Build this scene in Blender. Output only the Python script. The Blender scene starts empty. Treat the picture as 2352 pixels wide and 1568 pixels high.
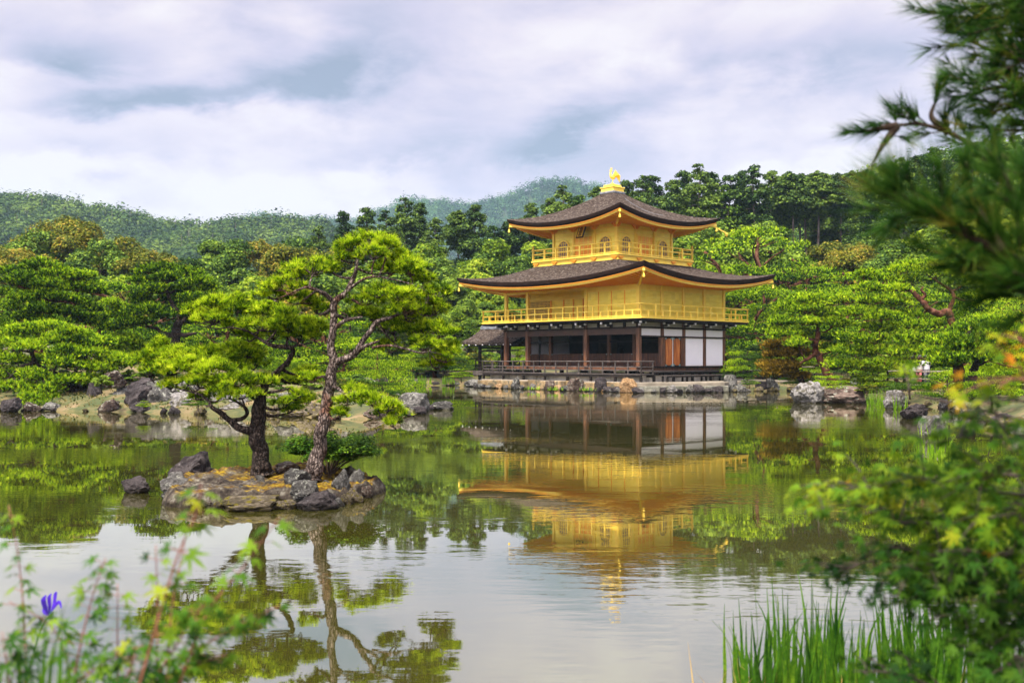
import bpy, math, random
import numpy as np
from mathutils import Vector, Matrix, noise as mnoise

# ------------------------------------------------------------------ camera, sky, sun, exposure
scene = bpy.context.scene
C = scene.collection
HOR, CX, FP, CAMH = 826.0, 1176.0, 2287.0, 1.9       # horizon row, centre column, focal length (in 2352-wide photo pixels), eye height
cam_d = bpy.data.cameras.new("camera"); cam = bpy.data.objects.new("camera", cam_d); C.objects.link(cam)
cam.location = (0, 0, CAMH); cam.rotation_euler = (math.radians(90), 0, 0)
cam_d.sensor_width = 36; cam_d.lens = 36 * FP / 2352.0
cam_d.shift_y = (HOR - 784) / 2352.0
cam_d.clip_start = 0.1; cam_d.clip_end = 6000
cam_d.dof.use_dof = True; cam_d.dof.focus_distance = 28; cam_d.dof.aperture_fstop = 2.8
scene.camera = cam
scene.render.resolution_x, scene.render.resolution_y = 1024, 682
scene.view_settings.view_transform = 'Standard'; scene.view_settings.look = 'None'
scene.view_settings.gamma = 1.0; scene.view_settings.exposure = 0.88
scene.cycles.max_bounces = 6; scene.cycles.diffuse_bounces = 3; scene.cycles.glossy_bounces = 3
scene.cycles.transmission_bounces = 3; scene.cycles.transparent_max_bounces = 4; scene.cycles.volume_bounces = 0
scene.cycles.use_denoising = True
scene.cycles.caustics_reflective = False; scene.cycles.caustics_refractive = False
scene.render.film_transparent = False

SUN_EL, SUN_AZ = math.radians(60), math.radians(-150)    # azimuth from +Y towards +X: behind the camera, from the left
sd = Vector((math.sin(SUN_AZ) * math.cos(SUN_EL), math.cos(SUN_AZ) * math.cos(SUN_EL), math.sin(SUN_EL)))
sun_d = bpy.data.lights.new("sun", 'SUN'); sun_d.energy = 4.9; sun_d.angle = math.radians(8); sun_d.color = (1.0, 0.91, 0.76)
sun = bpy.data.objects.new("sun", sun_d); C.objects.link(sun)
sun.rotation_euler = sd.to_track_quat('Z', 'Y').to_euler(); sun.location = (0, -20, 60)

def N(nt, typ, **kw):
    n = nt.nodes.new(typ)
    for k, v in kw.items():
        if k.startswith('i_'):
            n.inputs[k[2:].replace('_', ' ')].default_value = v
        else:
            setattr(n, k, v)
    return n

def math_node(nt, op, a, b=None, c=None, clamp=False):
    n = nt.nodes.new('ShaderNodeMath'); n.operation = op; n.use_clamp = clamp
    for i, v in enumerate((a, b, c)):
        if v is None: continue
        if hasattr(v, 'links') or hasattr(v, 'is_output'): nt.links.new(v, n.inputs[i])
        else: n.inputs[i].default_value = v
    return n.outputs[0]

def ramp(nt, fac, stops, interp='LINEAR'):
    r = nt.nodes.new('ShaderNodeValToRGB'); r.color_ramp.interpolation = interp
    e = r.color_ramp.elements
    while len(e) < len(stops): e.new(0.5)
    for el, (p, c) in zip(e, stops):
        el.position = p; el.color = (*c, 1) if len(c) == 3 else c
    nt.links.new(fac, r.inputs[0])
    return r.outputs[0]

def mixc(nt, fac, a, b, blend='MIX'):
    m = nt.nodes.new('ShaderNodeMix'); m.data_type = 'RGBA'; m.blend_type = blend
    for sock, v in ((m.inputs[0], fac), (m.inputs[6], a), (m.inputs[7], b)):
        if hasattr(v, 'is_output'): nt.links.new(v, sock)
        elif isinstance(v, (int, float)): sock.default_value = v
        else: sock.default_value = (*v, 1)
    return m.outputs[2]

world = bpy.data.worlds.new("World"); scene.world = world; world.use_nodes = True
wt = world.node_tree; wt.nodes.clear()
out = N(wt, 'ShaderNodeOutputWorld'); bg = N(wt, 'ShaderNodeBackground')
sky = N(wt, 'ShaderNodeTexSky', sky_type='NISHITA', sun_disc=False, sun_elevation=SUN_EL, sun_rotation=SUN_AZ, air_density=1.0, dust_density=1.6, ozone_density=1.4)
tc = N(wt, 'ShaderNodeTexCoord')
sep = N(wt, 'ShaderNodeSeparateXYZ'); wt.links.new(tc.outputs['Generated'], sep.inputs[0])
dx, dy, dz = sep.outputs
comb = N(wt, 'ShaderNodeCombineXYZ'); wt.links.new(dx, comb.inputs[0]); wt.links.new(dy, comb.inputs[1]); wt.links.new(math_node(wt, 'MULTIPLY', dz, 2.3), comb.inputs[2])
n1 = N(wt, 'ShaderNodeTexNoise', i_Scale=3.4, i_Detail=8.0, i_Roughness=0.55, i_Distortion=0.25); wt.links.new(comb.outputs[0], n1.inputs['Vector'])
n2 = N(wt, 'ShaderNodeTexNoise', i_Scale=9.0, i_Detail=8.0, i_Roughness=0.58, i_Distortion=0.3); wt.links.new(comb.outputs[0], n2.inputs['Vector'])
yy = math_node(wt, 'MAXIMUM', dy, 0.05)
tx = math_node(wt, 'DIVIDE', dx, yy); tz = math_node(wt, 'DIVIDE', dz, yy)
wx = math_node(wt, 'ADD', tx, math_node(wt, 'MULTIPLY', math_node(wt, 'SUBTRACT', n1.outputs[0], 0.5), 0.22))
wz = math_node(wt, 'ADD', tz, math_node(wt, 'MULTIPLY', math_node(wt, 'SUBTRACT', n2.outputs[0], 0.5), 0.10))
def bank(px, py, rx, ry, slope=0.0):
    """soft elliptical cloud bank around the direction of that part of the sky"""
    a = math_node(wt, 'DIVIDE', math_node(wt, 'SUBTRACT', wx, (px - CX) / FP), rx / FP)
    bz = math_node(wt, 'SUBTRACT', wz, (HOR - py) / FP)
    bz = math_node(wt, 'SUBTRACT', bz, math_node(wt, 'MULTIPLY', math_node(wt, 'SUBTRACT', wx, (px - CX) / FP), slope))
    b = math_node(wt, 'DIVIDE', bz, ry / FP)
    d = math_node(wt, 'SQRT', math_node(wt, 'ADD', math_node(wt, 'MULTIPLY', a, a), math_node(wt, 'MULTIPLY', b, b)))
    return math_node(wt, 'SUBTRACT', 1.0, math_node(wt, 'SMOOTH_MIN', d, 1.0, 0.3), clamp=True)
dark = None
for args, w in (((330, 225, 330, 62, 0.02), .82), ((620, 190, 260, 70, 0.10), .62), ((880, 135, 240, 120, 0.35), .62), ((1380, 285, 230, 60, 0.5), .58), ((180, 120, 260, 60, 0.0), .5), ((1750, 110, 560, 90, 0.0), 0.42), ((900, 350, 420, 55, 0.1), 0.4), ((2000, 330, 500, 60, .1), 0.4), ((150, 340, 400, 60, .0), .35)):
    v = math_node(wt, 'MULTIPLY', bank(*args), w)
    dark = v if dark is None else math_node(wt, 'ADD', dark, v)
gen = ramp(wt, n1.outputs[0], [(0.42, (0, 0, 0)), (0.64, (1, 1, 1))])
dk = math_node(wt, 'ADD', dark, math_node(wt, 'MULTIPLY', gen, 0.50), clamp=True)
fine = math_node(wt, 'MULTIPLY', math_node(wt, 'SUBTRACT', n2.outputs[0], 0.5), 1.0)
dk = math_node(wt, 'ADD', dk, fine, clamp=True)
cloud = ramp(wt, dk, [(0.0, (8.5, 7.8, 8.0)), (0.2, (7.5, 6.7, 7.5)), (0.45, (5.9, 5.4, 6.8)), (0.75, (4.1, 4.2, 5.6)), (1.0, (2.8, 3.2, 4.3))])
skyc = mixc(wt, 0.92, sky.outputs[0], cloud)
# an overcast sky is brighter towards the zenith and round the veiled sun behind the viewer
up_ = math_node(wt, 'MULTIPLY', math_node(wt, 'SUBTRACT', dz, 0.40), 2.2, clamp=True)
dot = N(wt, 'ShaderNodeVectorMath', operation='DOT_PRODUCT'); wt.links.new(tc.outputs['Generated'], dot.inputs[0]); dot.inputs[1].default_value = tuple(Vector((sd.x * 1.0, sd.y * 1.0, sd.z * .75)).normalized())
glow = math_node(wt, 'POWER', math_node(wt, 'MAXIMUM', dot.outputs['Value'], 0.0), 1.5)
gain = math_node(wt, 'ADD', 1.0, math_node(wt, 'ADD', math_node(wt, 'MULTIPLY', up_, 1.3), math_node(wt, 'MULTIPLY', glow, 2.1)))
sc_ = N(wt, 'ShaderNodeVectorMath', operation='SCALE'); wt.links.new(skyc, sc_.inputs[0]); wt.links.new(gain, sc_.inputs['Scale']); skyc = sc_.outputs[0]
wt.links.new(skyc, bg.inputs[0]); bg.inputs[1].default_value = 0.064
wt.links.new(bg.outputs[0], out.inputs[0])

# ------------------------------------------------------------------ helpers
R = random.Random(7)
rng = np.random.default_rng(11)
def W(px, py, Y):
    """point of the place seen at that photo pixel, Y metres ahead"""
    return Vector(((px - CX) / FP * Y, Y, CAMH - (py - HOR) / FP * Y))
def depth(py, z=0.0): return (CAMH - z) * FP / (py - HOR)
def tag(o, label=None, cat=None, group=None, kind=None):
    if label: o['label'] = label
    if cat: o['category'] = cat
    if group: o['group'] = group
    if kind: o['kind'] = kind
    return o
def empty(name, loc, rz=0.0):
    o = bpy.data.objects.new(name, None); C.objects.link(o)
    o.location = loc; o.rotation_euler = (0, 0, rz); o.empty_display_size = 0.2
    return o
def link(name, me, parent=None):
    o = bpy.data.objects.new(name, me); C.objects.link(o)
    if parent: o.parent = parent
    return o
TINT = {}
def mesh_np(name, V, faces, mat, smooth=False):
    """mesh from vertex array and a list of (n,k) index arrays"""
    me = bpy.data.meshes.new(name)
    V = np.asarray(V, dtype=np.float32)
    me.vertices.add(len(V)); me.vertices.foreach_set('co', V.ravel())
    loops = np.concatenate([f.ravel() for f in faces]).astype(np.int32)
    tot = np.concatenate([np.full(len(f), f.shape[1], dtype=np.int32) for f in faces])
    start = np.concatenate([[0], np.cumsum(tot)[:-1]]).astype(np.int32)
    me.loops.add(len(loops)); me.loops.foreach_set('vertex_index', loops)
    me.polygons.add(len(tot)); me.polygons.foreach_set('loop_start', start)
    try: me.polygons.foreach_set('loop_total', tot)
    except Exception: pass
    me.update(calc_edges=True); me.validate()
    if 'v' in TINT and len(TINT['v']) == len(me.vertices):
        at = me.attributes.new('tint', 'FLOAT', 'POINT'); at.data.foreach_set('value', TINT.pop('v'))
    if smooth: me.polygons.foreach_set('use_smooth', np.ones(len(tot), dtype=bool))
    me.materials.append(mat)
    return me
def copy_thing(o, loc, rz=0.0, sc=1.0, parent=None):
    c = o.copy(); C.objects.link(c); c.location = loc; c.rotation_euler = (0, 0, rz)
    c.scale = (sc, sc, sc) if isinstance(sc, (int, float)) else sc
    for ch in list(o.children):
        d = ch.copy(); C.objects.link(d); d.parent = c
        for g in list(ch.children):
            e = g.copy(); C.objects.link(e); e.parent = d
    return c

class MB:
    """collects boxes, bars, tubes and polygons of ONE object"""
    def __init__(s): s.v = []; s.f = []
    def poly(s, pts, faces):
        b = len(s.v); s.v += [tuple(p) for p in pts]; s.f += [tuple(b + i for i in f) for f in faces]; return s
    def box(s, x0, x1, y0, y1, z0, z1):
        x0, x1 = sorted((x0, x1)); y0, y1 = sorted((y0, y1)); z0, z1 = sorted((z0, z1))
        return s.poly([(x0, y0, z0), (x1, y0, z0), (x1, y1, z0), (x0, y1, z0), (x0, y0, z1), (x1, y0, z1), (x1, y1, z1), (x0, y1, z1)],
                      [(3, 2, 1, 0), (4, 5, 6, 7), (0, 1, 5, 4), (1, 2, 6, 5), (2, 3, 7, 6), (3, 0, 4, 7)])
    def bar(s, p, q, w, h=None, up=(0, 0, 1)):
        h = h or w; p, q = Vector(p), Vector(q); d = (q - p).normalized(); up = Vector(up)
        if abs(d.dot(up)) > 0.95: up = Vector((0, 1, 0))
        a = d.cross(up).normalized() * (w / 2); b = a.cross(d).normalized() * (h / 2)
        return s.poly([p - a - b, p + a - b, p + a + b, p - a + b, q - a - b, q + a - b, q + a + b, q - a + b],
                      [(3, 2, 1, 0), (4, 5, 6, 7), (0, 1, 5, 4), (1, 2, 6, 5), (2, 3, 7, 6), (3, 0, 4, 7)])
    def tube(s, pts, radii, n=8, cap=True):
        pts = [Vector(p) for p in pts]
        if not hasattr(radii, '__len__'): radii = [radii] * len(pts)
        b = len(s.v); ref = None
        for i, p in enumerate(pts):
            d = (pts[min(i + 1, len(pts) - 1)] - pts[max(i - 1, 0)]).normalized()
            if ref is None: ref = Vector((1, 0, 0)) if abs(d.x) < 0.8 else Vector((0, 1, 0))
            a = (ref - d * ref.dot(d)).normalized(); ref = a; c = d.cross(a)
            for k in range(n):
                t = 2 * math.pi * k / n; s.v.append(tuple(p + (a * math.cos(t) + c * math.sin(t)) * radii[i]))
        for i in range(len(pts) - 1):
            for k in range(n):
                k2 = (k + 1) % n; s.f.append((b + i * n + k, b + i * n + k2, b + (i + 1) * n + k2, b + (i + 1) * n + k))
        if cap:
            s.f.append(tuple(b + k for k in reversed(range(n)))); e = b + (len(pts) - 1) * n; s.f.append(tuple(e + k for k in range(n)))
        return s
    def prism(s, outline, z0, z1):
        n = len(outline)
        return s.poly([(x, y, z0) for x, y in outline] + [(x, y, z1) for x, y in outline],
                      [tuple(reversed(range(n))), tuple(range(n, 2 * n))] + [(i, (i + 1) % n, n + (i + 1) % n, n + i) for i in range(n)])
    def build(s, name, mat, parent=None, smooth=False, bevel=0.0):
        me = bpy.data.meshes.new(name); me.from_pydata(s.v, [], s.f); me.update()
        if smooth: me.polygons.foreach_set('use_smooth', [True] * len(me.polygons))
        me.materials.append(mat); o = link(name, me, parent)
        if bevel:
            m = o.modifiers.new('bevel', 'BEVEL'); m.width = bevel; m.segments = 1; m.limit_method = 'ANGLE'
        return o

def spline(pts, n=6):
    pts = [Vector(p) for p in pts]; out = []
    P = [pts[0] * 2 - pts[1]] + pts + [pts[-1] * 2 - pts[-2]]
    for i in range(1, len(P) - 2):
        for k in range(n):
            t = k / n; a, b, c, d = P[i - 1], P[i], P[i + 1], P[i + 2]
            out.append(0.5 * ((2 * b) + (c - a) * t + (2 * a - 5 * b + 4 * c - d) * t * t + (3 * b - a - 3 * c + d) * t ** 3))
    out.append(pts[-1]); return out

# ------------------------------------------------------------------ materials
def mk(name, stops, scale=4.0, rough=0.7, bump=0.0, bscale=None, detail=6.0, stretch=(1, 1, 1), metal=0.0, dist=0.02, coord='Object', rnd=0.0, spec=None, voro=None, nrough=0.6):
    m = bpy.data.materials.new(name); m.use_nodes = True; nt = m.node_tree
    bs = nt.nodes['Principled BSDF']; tcn = N(nt, 'ShaderNodeTexCoord'); mp = N(nt, 'ShaderNodeMapping'); mp.inputs['Scale'].default_value = stretch
    nt.links.new(tcn.outputs[coord], mp.inputs[0])
    nz = N(nt, 'ShaderNodeTexNoise', i_Scale=scale, i_Detail=detail, i_Roughness=nrough); nt.links.new(mp.outputs[0], nz.inputs['Vector'])
    fac = nz.outputs[0]
    if rnd:
        oi = N(nt, 'ShaderNodeObjectInfo')
        fac = math_node(nt, 'ADD', fac, math_node(nt, 'MULTIPLY', math_node(nt, 'SUBTRACT', oi.outputs['Random'], 0.5), rnd), clamp=True)
    col = ramp(nt, fac, stops)
    if voro:                                       # spots (lichen, moss, stains): (scale, threshold, colour)
        n3 = N(nt, 'ShaderNodeTexNoise', i_Scale=voro[0], i_Detail=8.0, i_Roughness=0.7); nt.links.new(tcn.outputs[coord], n3.inputs['Vector'])
        msk = ramp(nt, n3.outputs[0], [(voro[1], (0, 0, 0)), (voro[1] + 0.05, (1, 1, 1))])
        col = mixc(nt, msk, col, voro[2])
    nt.links.new(col, bs.inputs['Base Color']); bs.inputs['Roughness'].default_value = rough; bs.inputs['Metallic'].default_value = metal
    if spec is not None: bs.inputs['Specular IOR Level'].default_value = spec
    if bump:
        n2 = N(nt, 'ShaderNodeTexNoise', i_Scale=bscale or scale * 3, i_Detail=6.0, i_Roughness=0.65); nt.links.new(mp.outputs[0], n2.inputs['Vector'])
        bp = N(nt, 'ShaderNodeBump', i_Strength=bump, i_Distance=dist); nt.links.new(n2.outputs[0], bp.inputs['Height']); nt.links.new(bp.outputs[0], bs.inputs['Normal'])
    return m
def wet_line(m, h=.07, dark=.42):
    nt = m.node_tree; bs = nt.nodes['Principled BSDF']; base = bs.inputs['Base Color'].links[0].from_socket
    geo = N(nt, 'ShaderNodeNewGeometry'); sp_ = N(nt, 'ShaderNodeSeparateXYZ'); nt.links.new(geo.outputs['Position'], sp_.inputs[0])
    n = N(nt, 'ShaderNodeTexNoise', i_Scale=3.0, i_Detail=4.0); nt.links.new(geo.outputs['Position'], n.inputs['Vector'])
    z = math_node(nt, 'SUBTRACT', sp_.outputs[2], math_node(nt, 'MULTIPLY', n.outputs[0], h * 1.4)); k = ramp(nt, math_node(nt, 'MULTIPLY', z, 10), [(0, (dark, dark * .95, dark * .8)), (.25, (1, 1, 1))])
    nt.links.new(mixc(nt, 1.0, base, k, 'MULTIPLY'), bs.inputs['Base Color']); return m
def leafmat(name, stops, scale=1.2, trans=0.35, rnd=0.25, rough=0.55, fine=0.35):
    m = bpy.data.materials.new(name); m.use_nodes = True; nt = m.node_tree; nt.nodes.clear()
    o = N(nt, 'ShaderNodeOutputMaterial'); tcn = N(nt, 'ShaderNodeTexCoord')
    nz = N(nt, 'ShaderNodeTexNoise', i_Scale=scale, i_Detail=3.0); nt.links.new(tcn.outputs['Object'], nz.inputs['Vector'])
    nf = N(nt, 'ShaderNodeTexNoise', i_Scale=scale * 14, i_Detail=1.0); nt.links.new(tcn.outputs['Object'], nf.inputs['Vector'])
    oi = N(nt, 'ShaderNodeObjectInfo')
    f = math_node(nt, 'ADD', nz.outputs[0], math_node(nt, 'MULTIPLY', math_node(nt, 'SUBTRACT', nf.outputs[0], 0.5), fine))
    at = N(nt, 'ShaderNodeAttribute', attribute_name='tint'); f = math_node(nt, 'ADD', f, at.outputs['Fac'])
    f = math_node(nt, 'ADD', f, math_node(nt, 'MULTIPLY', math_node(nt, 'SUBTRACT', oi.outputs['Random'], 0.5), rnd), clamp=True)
    col = ramp(nt, f, stops)
    d = N(nt, 'ShaderNodeBsdfPrincipled', i_Roughness=rough); d.inputs['Specular IOR Level'].default_value = 0.06; nt.links.new(col, d.inputs['Base Color'])
    t = N(nt, 'ShaderNodeBsdfTranslucent'); nt.links.new(col, t.inputs['Color'])
    mx = N(nt, 'ShaderNodeMixShader'); mx.inputs[0].default_value = trans
    nt.links.new(d.outputs[0], mx.inputs[1]); nt.links.new(t.outputs[0], mx.inputs[2]); nt.links.new(mx.outputs[0], o.inputs[0])
    return m

M = {}
M['gold'] = mk('gold leaf', [(0.3, (0.90, 0.60, 0.06)), (0.5, (0.95, 0.68, 0.08)), (0.7, (0.97, 0.74, 0.12))], 1.3, 0.42, 0.15, 30, metal=0.15, dist=0.004)
M['gold_wall'] = mk('gilded lacquer wall', [(0.3, (0.82, 0.62, 0.06)), (0.5, (0.94, 0.74, 0.085)), (0.72, (0.98, 0.82, 0.15))], 0.9, 0.4, 0.3, 6, stretch=(1, 1, 6), metal=0.28, dist=0.01)
def add_sheets(m, size=.42, amt=.20):
    nt = m.node_tree; bs = nt.nodes['Principled BSDF']; base = bs.inputs['Base Color'].links[0].from_socket
    tcn = N(nt, 'ShaderNodeTexCoord'); vo = N(nt, 'ShaderNodeTexVoronoi', distance='CHEBYCHEV', i_Scale=1 / size, i_Randomness=.25); nt.links.new(tcn.outputs['Object'], vo.inputs['Vector'])
    sp_ = N(nt, 'ShaderNodeSeparateXYZ'); nt.links.new(vo.outputs['Color'], sp_.inputs[0]); v = ramp(nt, sp_.outputs[0], [(0, (1 - amt,) * 3), (1, (1, 1, 1))]); nt.links.new(mixc(nt, 1.0, base, v, 'MULTIPLY'), bs.inputs['Base Color'])
    nz = N(nt, 'ShaderNodeTexNoise', i_Scale=2.2, i_Detail=5.0); nt.links.new(tcn.outputs['Object'], nz.inputs['Vector']); r_ = ramp(nt, nz.outputs[0], [(.35, (.32, .32, .32)), (.65, (.52, .52, .52))]); nt.links.new(r_, bs.inputs['Roughness'])
add_sheets(M['gold_wall'], .36, .13); add_sheets(M['gold'], .6, .06)
M['gold_deep'] = mk('gilded wood with painted bounce', [(0.3, (0.86, 0.30, 0.012)), (0.7, (0.92, 0.38, 0.02))], 1.5, 0.45, metal=0.2)  # orange of light bouncing between gilded surfaces put into the base colour
M['bark_shingle'] = mk('cypress bark shingle', [(0.38, (0.010, 0.008, 0.007)), (0.45, (0.028, 0.018, 0.013)), (0.51, (0.076, 0.062, 0.053)), (0.56, (0.048, 0.031, 0.022)), (0.66, (0.22, 0.20, 0.18))], 5.5, 0.95, 1.0, 6.0, detail=5, dist=0.10, nrough=0.7, spec=0.05, stretch=(1, 1, 3), voro=(4.5, 0.60, (0.02, 0.014, 0.012)))
M['thatch_edge'] = mk('cut edge of the bark layers', [(0.35, (0.008, 0.006, 0.005)), (0.7, (0.04, 0.02, 0.014))], 2.0, 0.9, 0.4, 20, stretch=(1, 1, 12), spec=0.1)
M['dark_wood'] = mk('blackened wood', [(0.35, (0.006, 0.005, 0.004)), (0.6, (0.016, 0.011, 0.009)), (0.75, (0.04, 0.028, 0.022))], 3.0, 0.7, 0.2, 20, spec=.2)
M['grey_wood'] = mk('weathered deck wood', [(0.3, (0.025, 0.02, 0.018)), (0.55, (0.065, 0.052, 0.046)), (0.75, (0.17, 0.145, 0.135))], 2.5, 0.75, 0.3, 20, stretch=(1, 1, 4))
M['brown_wood'] = mk('aged red brown post wood', [(0.3, (0.030, 0.011, 0.005)), (0.5, (0.095, 0.036, 0.015)), (0.72, (0.20, 0.082, 0.032))], 2.2, 0.55, 0.2, 10, stretch=(3, 3, 0.5))
M['door_wood'] = mk('orange door wood', [(0.3, (0.16, 0.035, 0.008)), (0.5, (0.42, 0.12, 0.02)), (0.7, (0.62, 0.24, 0.06))], 1.8, 0.45, 0.2, 8, stretch=(5, 5, 0.6))
M['beam_wood'] = mk('brown beam wood', [(0.3, (0.020, 0.008, 0.005)), (0.7, (0.055, 0.022, 0.012))], 2.0, 0.6, 0.2, 10)
M['plaster'] = mk('white plaster', [(0.3, (0.83, 0.82, 0.84)), (0.7, (0.88, 0.87, 0.88))], 1.2, 0.85)
M['plaster_frame'] = mk('pale plaster edge', [(0.3, (0.74, 0.67, 0.60)), (0.7, (0.82, 0.76, 0.70))], 1.2, 0.85)
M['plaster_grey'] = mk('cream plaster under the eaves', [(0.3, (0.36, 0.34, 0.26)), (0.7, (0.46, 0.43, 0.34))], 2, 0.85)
M['copper'] = mk('verdigris fitting', [(0.3, (0.10, 0.20, 0.19)), (0.7, (0.22, 0.34, 0.32))], 8, 0.6)
M['white_paint'] = mk('white beam end', [(0.4, (0.8, 0.79, 0.8)), (0.6, (0.85, 0.84, 0.85))], 2, 0.6)
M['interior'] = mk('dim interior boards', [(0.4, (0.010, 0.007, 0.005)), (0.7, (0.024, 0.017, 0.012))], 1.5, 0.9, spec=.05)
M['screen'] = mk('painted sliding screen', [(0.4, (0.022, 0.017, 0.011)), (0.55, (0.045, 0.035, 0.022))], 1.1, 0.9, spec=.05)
M['slate'] = mk('ridge tile', [(0.4, (0.10, 0.11, 0.13)), (0.6, (0.22, 0.24, 0.27))], 4, 0.6)
M['black'] = mk('black lacquer', [(0.4, (0.01, 0.01, 0.01)), (0.6, (0.02, 0.018, 0.016))], 4, 0.35)
M['tan_stone'] = mk('tan stone block', [(0.32, (0.06, 0.045, 0.025)), (0.5, (0.22, 0.15, 0.07)), (0.7, (0.36, 0.27, 0.15))], 1.6, 0.9, 0.6, 8, voro=(2.5, 0.52, (0.09, 0.08, 0.05)))
M['lime_wall'] = mk('streaked lime base', [(0.32, (0.18, 0.16, 0.12)), (0.5, (0.55, 0.52, 0.46)), (0.7, (0.70, 0.68, 0.62))], 2.2, 0.9, 0.2, 8, stretch=(1, 1, 0.5))
M['paving'] = mk('pale paving', [(0.3, (0.10, 0.09, 0.065)), (0.5, (0.22, 0.19, 0.145)), (0.7, (0.34, 0.30, 0.24))], 0.9, 0.85, 0.25, 9)
M['gravel'] = mk('pale gravel path', [(0.3, (0.42, 0.37, 0.29)), (0.7, (0.62, 0.57, 0.48))], 3, 0.9, 0.3, 60)
M['skin'] = mk('skin', [(0.4, (0.52, 0.30, 0.20)), (0.6, (0.58, 0.36, 0.25))], 4, 0.6)
M['hair'] = mk('black hair', [(0.4, (0.012, 0.009, 0.008)), (0.6, (0.03, 0.022, 0.02))], 20, 0.5)
# ------------------------------------------------------------------ the golden pavilion (local x = along its east face, local y = along its pond face)
PV, PU, PZ = 8.6, 11.7, math.radians(42.91)
PORG = Vector((7.58, 59.6, 0.0))
pav = empty('golden_pavilion', PORG, PZ)
tag(pav, 'three storey pavilion with gold leaf upper storeys and curved bark roofs beside the pond', 'pavilion')
def LW(v, u, z=0.0):
    return PORG + Vector((v * math.cos(PZ) - u * math.sin(PZ), v * math.sin(PZ) + u * math.cos(PZ), z))
BV, BU = PV / 4, PU / 5.5
def fbox(mb, side, a0, a1, o0, o1, z0, z1, v0=0.0, u0=0.0, v1=PV, u1=PU):
    """box on a face: a along it, o outwards from it"""
    if side == 'L': mb.box(v0 - o1, v0 - o0, a0, a1, z0, z1)
    elif side == 'R': mb.box(a0, a1, u0 - o1, u0 - o0, z0, z1)
    elif side == 'BL': mb.box(v1 + o0, v1 + o1, a0, a1, z0, z1)
    else: mb.box(a0, a1, u1 + o0, u1 + o1, z0, z1)
    return mb

# --- storey 1 : floor, posts, beams
MB().box(-0.02, PV + 0.02, -0.02, PU + 0.02, 1.24, 1.43).build('floor', M['brown_wood'], pav, bevel=0.01)
for u in np.arange(0.3, PU, BU):
    for v in np.arange(0.3, PV, BV): MB().box(v - .09, v + .09, u - .09, u + .09, 0.55, 1.236).build('stilt', M['dark_wood'], pav)
def post(v, u, z0, z1, w, mat, name='post'):
    return MB().box(v - w / 2, v + w / 2, u - w / 2, u + w / 2, z0, z1).build(name, mat, pav, bevel=0.012)
US = [0, BU * 2, BU * 4.5, PU]
VS = [0, BV, 2 * BV, 3 * BV, PV]
outer = [(0, u) for u in US] + [(v, 0) for v in VS[1:]] + [(PV, u) for u in US[1:]] + [(v, PU) for v in VS[1:-1]]
for v, u in outer: post(v, u, 1.434, 4.22, 0.25, M['brown_wood'])
inner_u = [BU, 2 * BU, 3 * BU, 4.5 * BU, PU - .02]
for u in inner_u: post(BV, u, 1.434, 3.95, 0.2, M['brown_wood'])
post(BV, BU * 4.5 + BU * .5, 1.434, 3.95, .12, M['dark_wood'])
mb = MB()                                               # beams: wide brown beam on the pond face
fbox(mb, 'L', 0.126, PU - .126, -0.07, 0.07, 3.44, 3.80)
fbox(mb, 'BL', 0.126, PU - .126, -0.07, 0.07, 3.44, 3.80)
mb.build('beam', M['beam_wood'], pav, bevel=0.01)
mb = MB()
for s_, L_ in (('L', PU), ('R', PV), ('BL', PU), ('BR', PV)):
    fbox(mb, s_, -0.16, L_ + .16, 0.0, 0.15, 3.805, 3.90)
    fbox(mb, s_, -0.16, L_ + .16, 0.0, 0.17, 4.17, 4.26)
fbox(mb, 'R', 0.0, PV, -0.05, 0.15, 3.28, 3.36)
fbox(mb, 'R', 0.126, PV - .126, -0.05, 0.14, 1.436, 1.50)
mb.box(BV - .06, BV + .06, 0.1, PU - .1, 3.02, 3.12); mb.box(BV - .05, BV + .05, .1, PU - .1, 3.86, 4.2)
mb.build('tie_rails', M['dark_wood'], pav)
# small cream panels between the brackets
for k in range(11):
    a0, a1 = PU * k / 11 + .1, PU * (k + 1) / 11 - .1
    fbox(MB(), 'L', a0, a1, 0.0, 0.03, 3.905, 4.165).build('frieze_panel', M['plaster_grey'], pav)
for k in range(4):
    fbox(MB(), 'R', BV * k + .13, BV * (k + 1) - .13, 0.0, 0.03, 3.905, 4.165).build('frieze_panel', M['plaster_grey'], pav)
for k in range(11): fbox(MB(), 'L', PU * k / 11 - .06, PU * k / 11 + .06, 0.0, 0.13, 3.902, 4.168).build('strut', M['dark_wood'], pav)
# transom panels and white wall panels on the east face
for k in range(4):
    p = fbox(MB(), 'R', BV * k + .13, BV * (k + 1) - .13, 0.0, 0.05, 3.365, 3.80).build('transom_panel', M['plaster_frame'], pav)
    fbox(MB(), 'R', BV * k + .17, BV * (k + 1) - .17, 0.051, 0.06, 3.40, 3.765).build('plaster_field', M['plaster'], p)
    if k >= 2:
        p = fbox(MB(), 'R', BV * k + .13, BV * (k + 1) - .13, 0.0, 0.05, 1.51, 3.275).build('wall_panel', M['plaster_frame'], pav)
        fbox(MB(), 'R', BV * k + .17, BV * (k + 1) - .17, 0.051, 0.06, 1.55, 3.235).build('plaster_field', M['plaster'], p)
# back and west walls (seen only from elsewhere)
fbox(MB(), 'BL', 0.13, PU - .13, -0.05, 0.03, 1.44, 3.43).build('rear_wall', M['plaster'], pav)
fbox(MB(), 'BR', BV + .1, PV - .13, -0.05, 0.03, 1.44, 3.79).build('west_wall', M['plaster'], pav)
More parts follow.
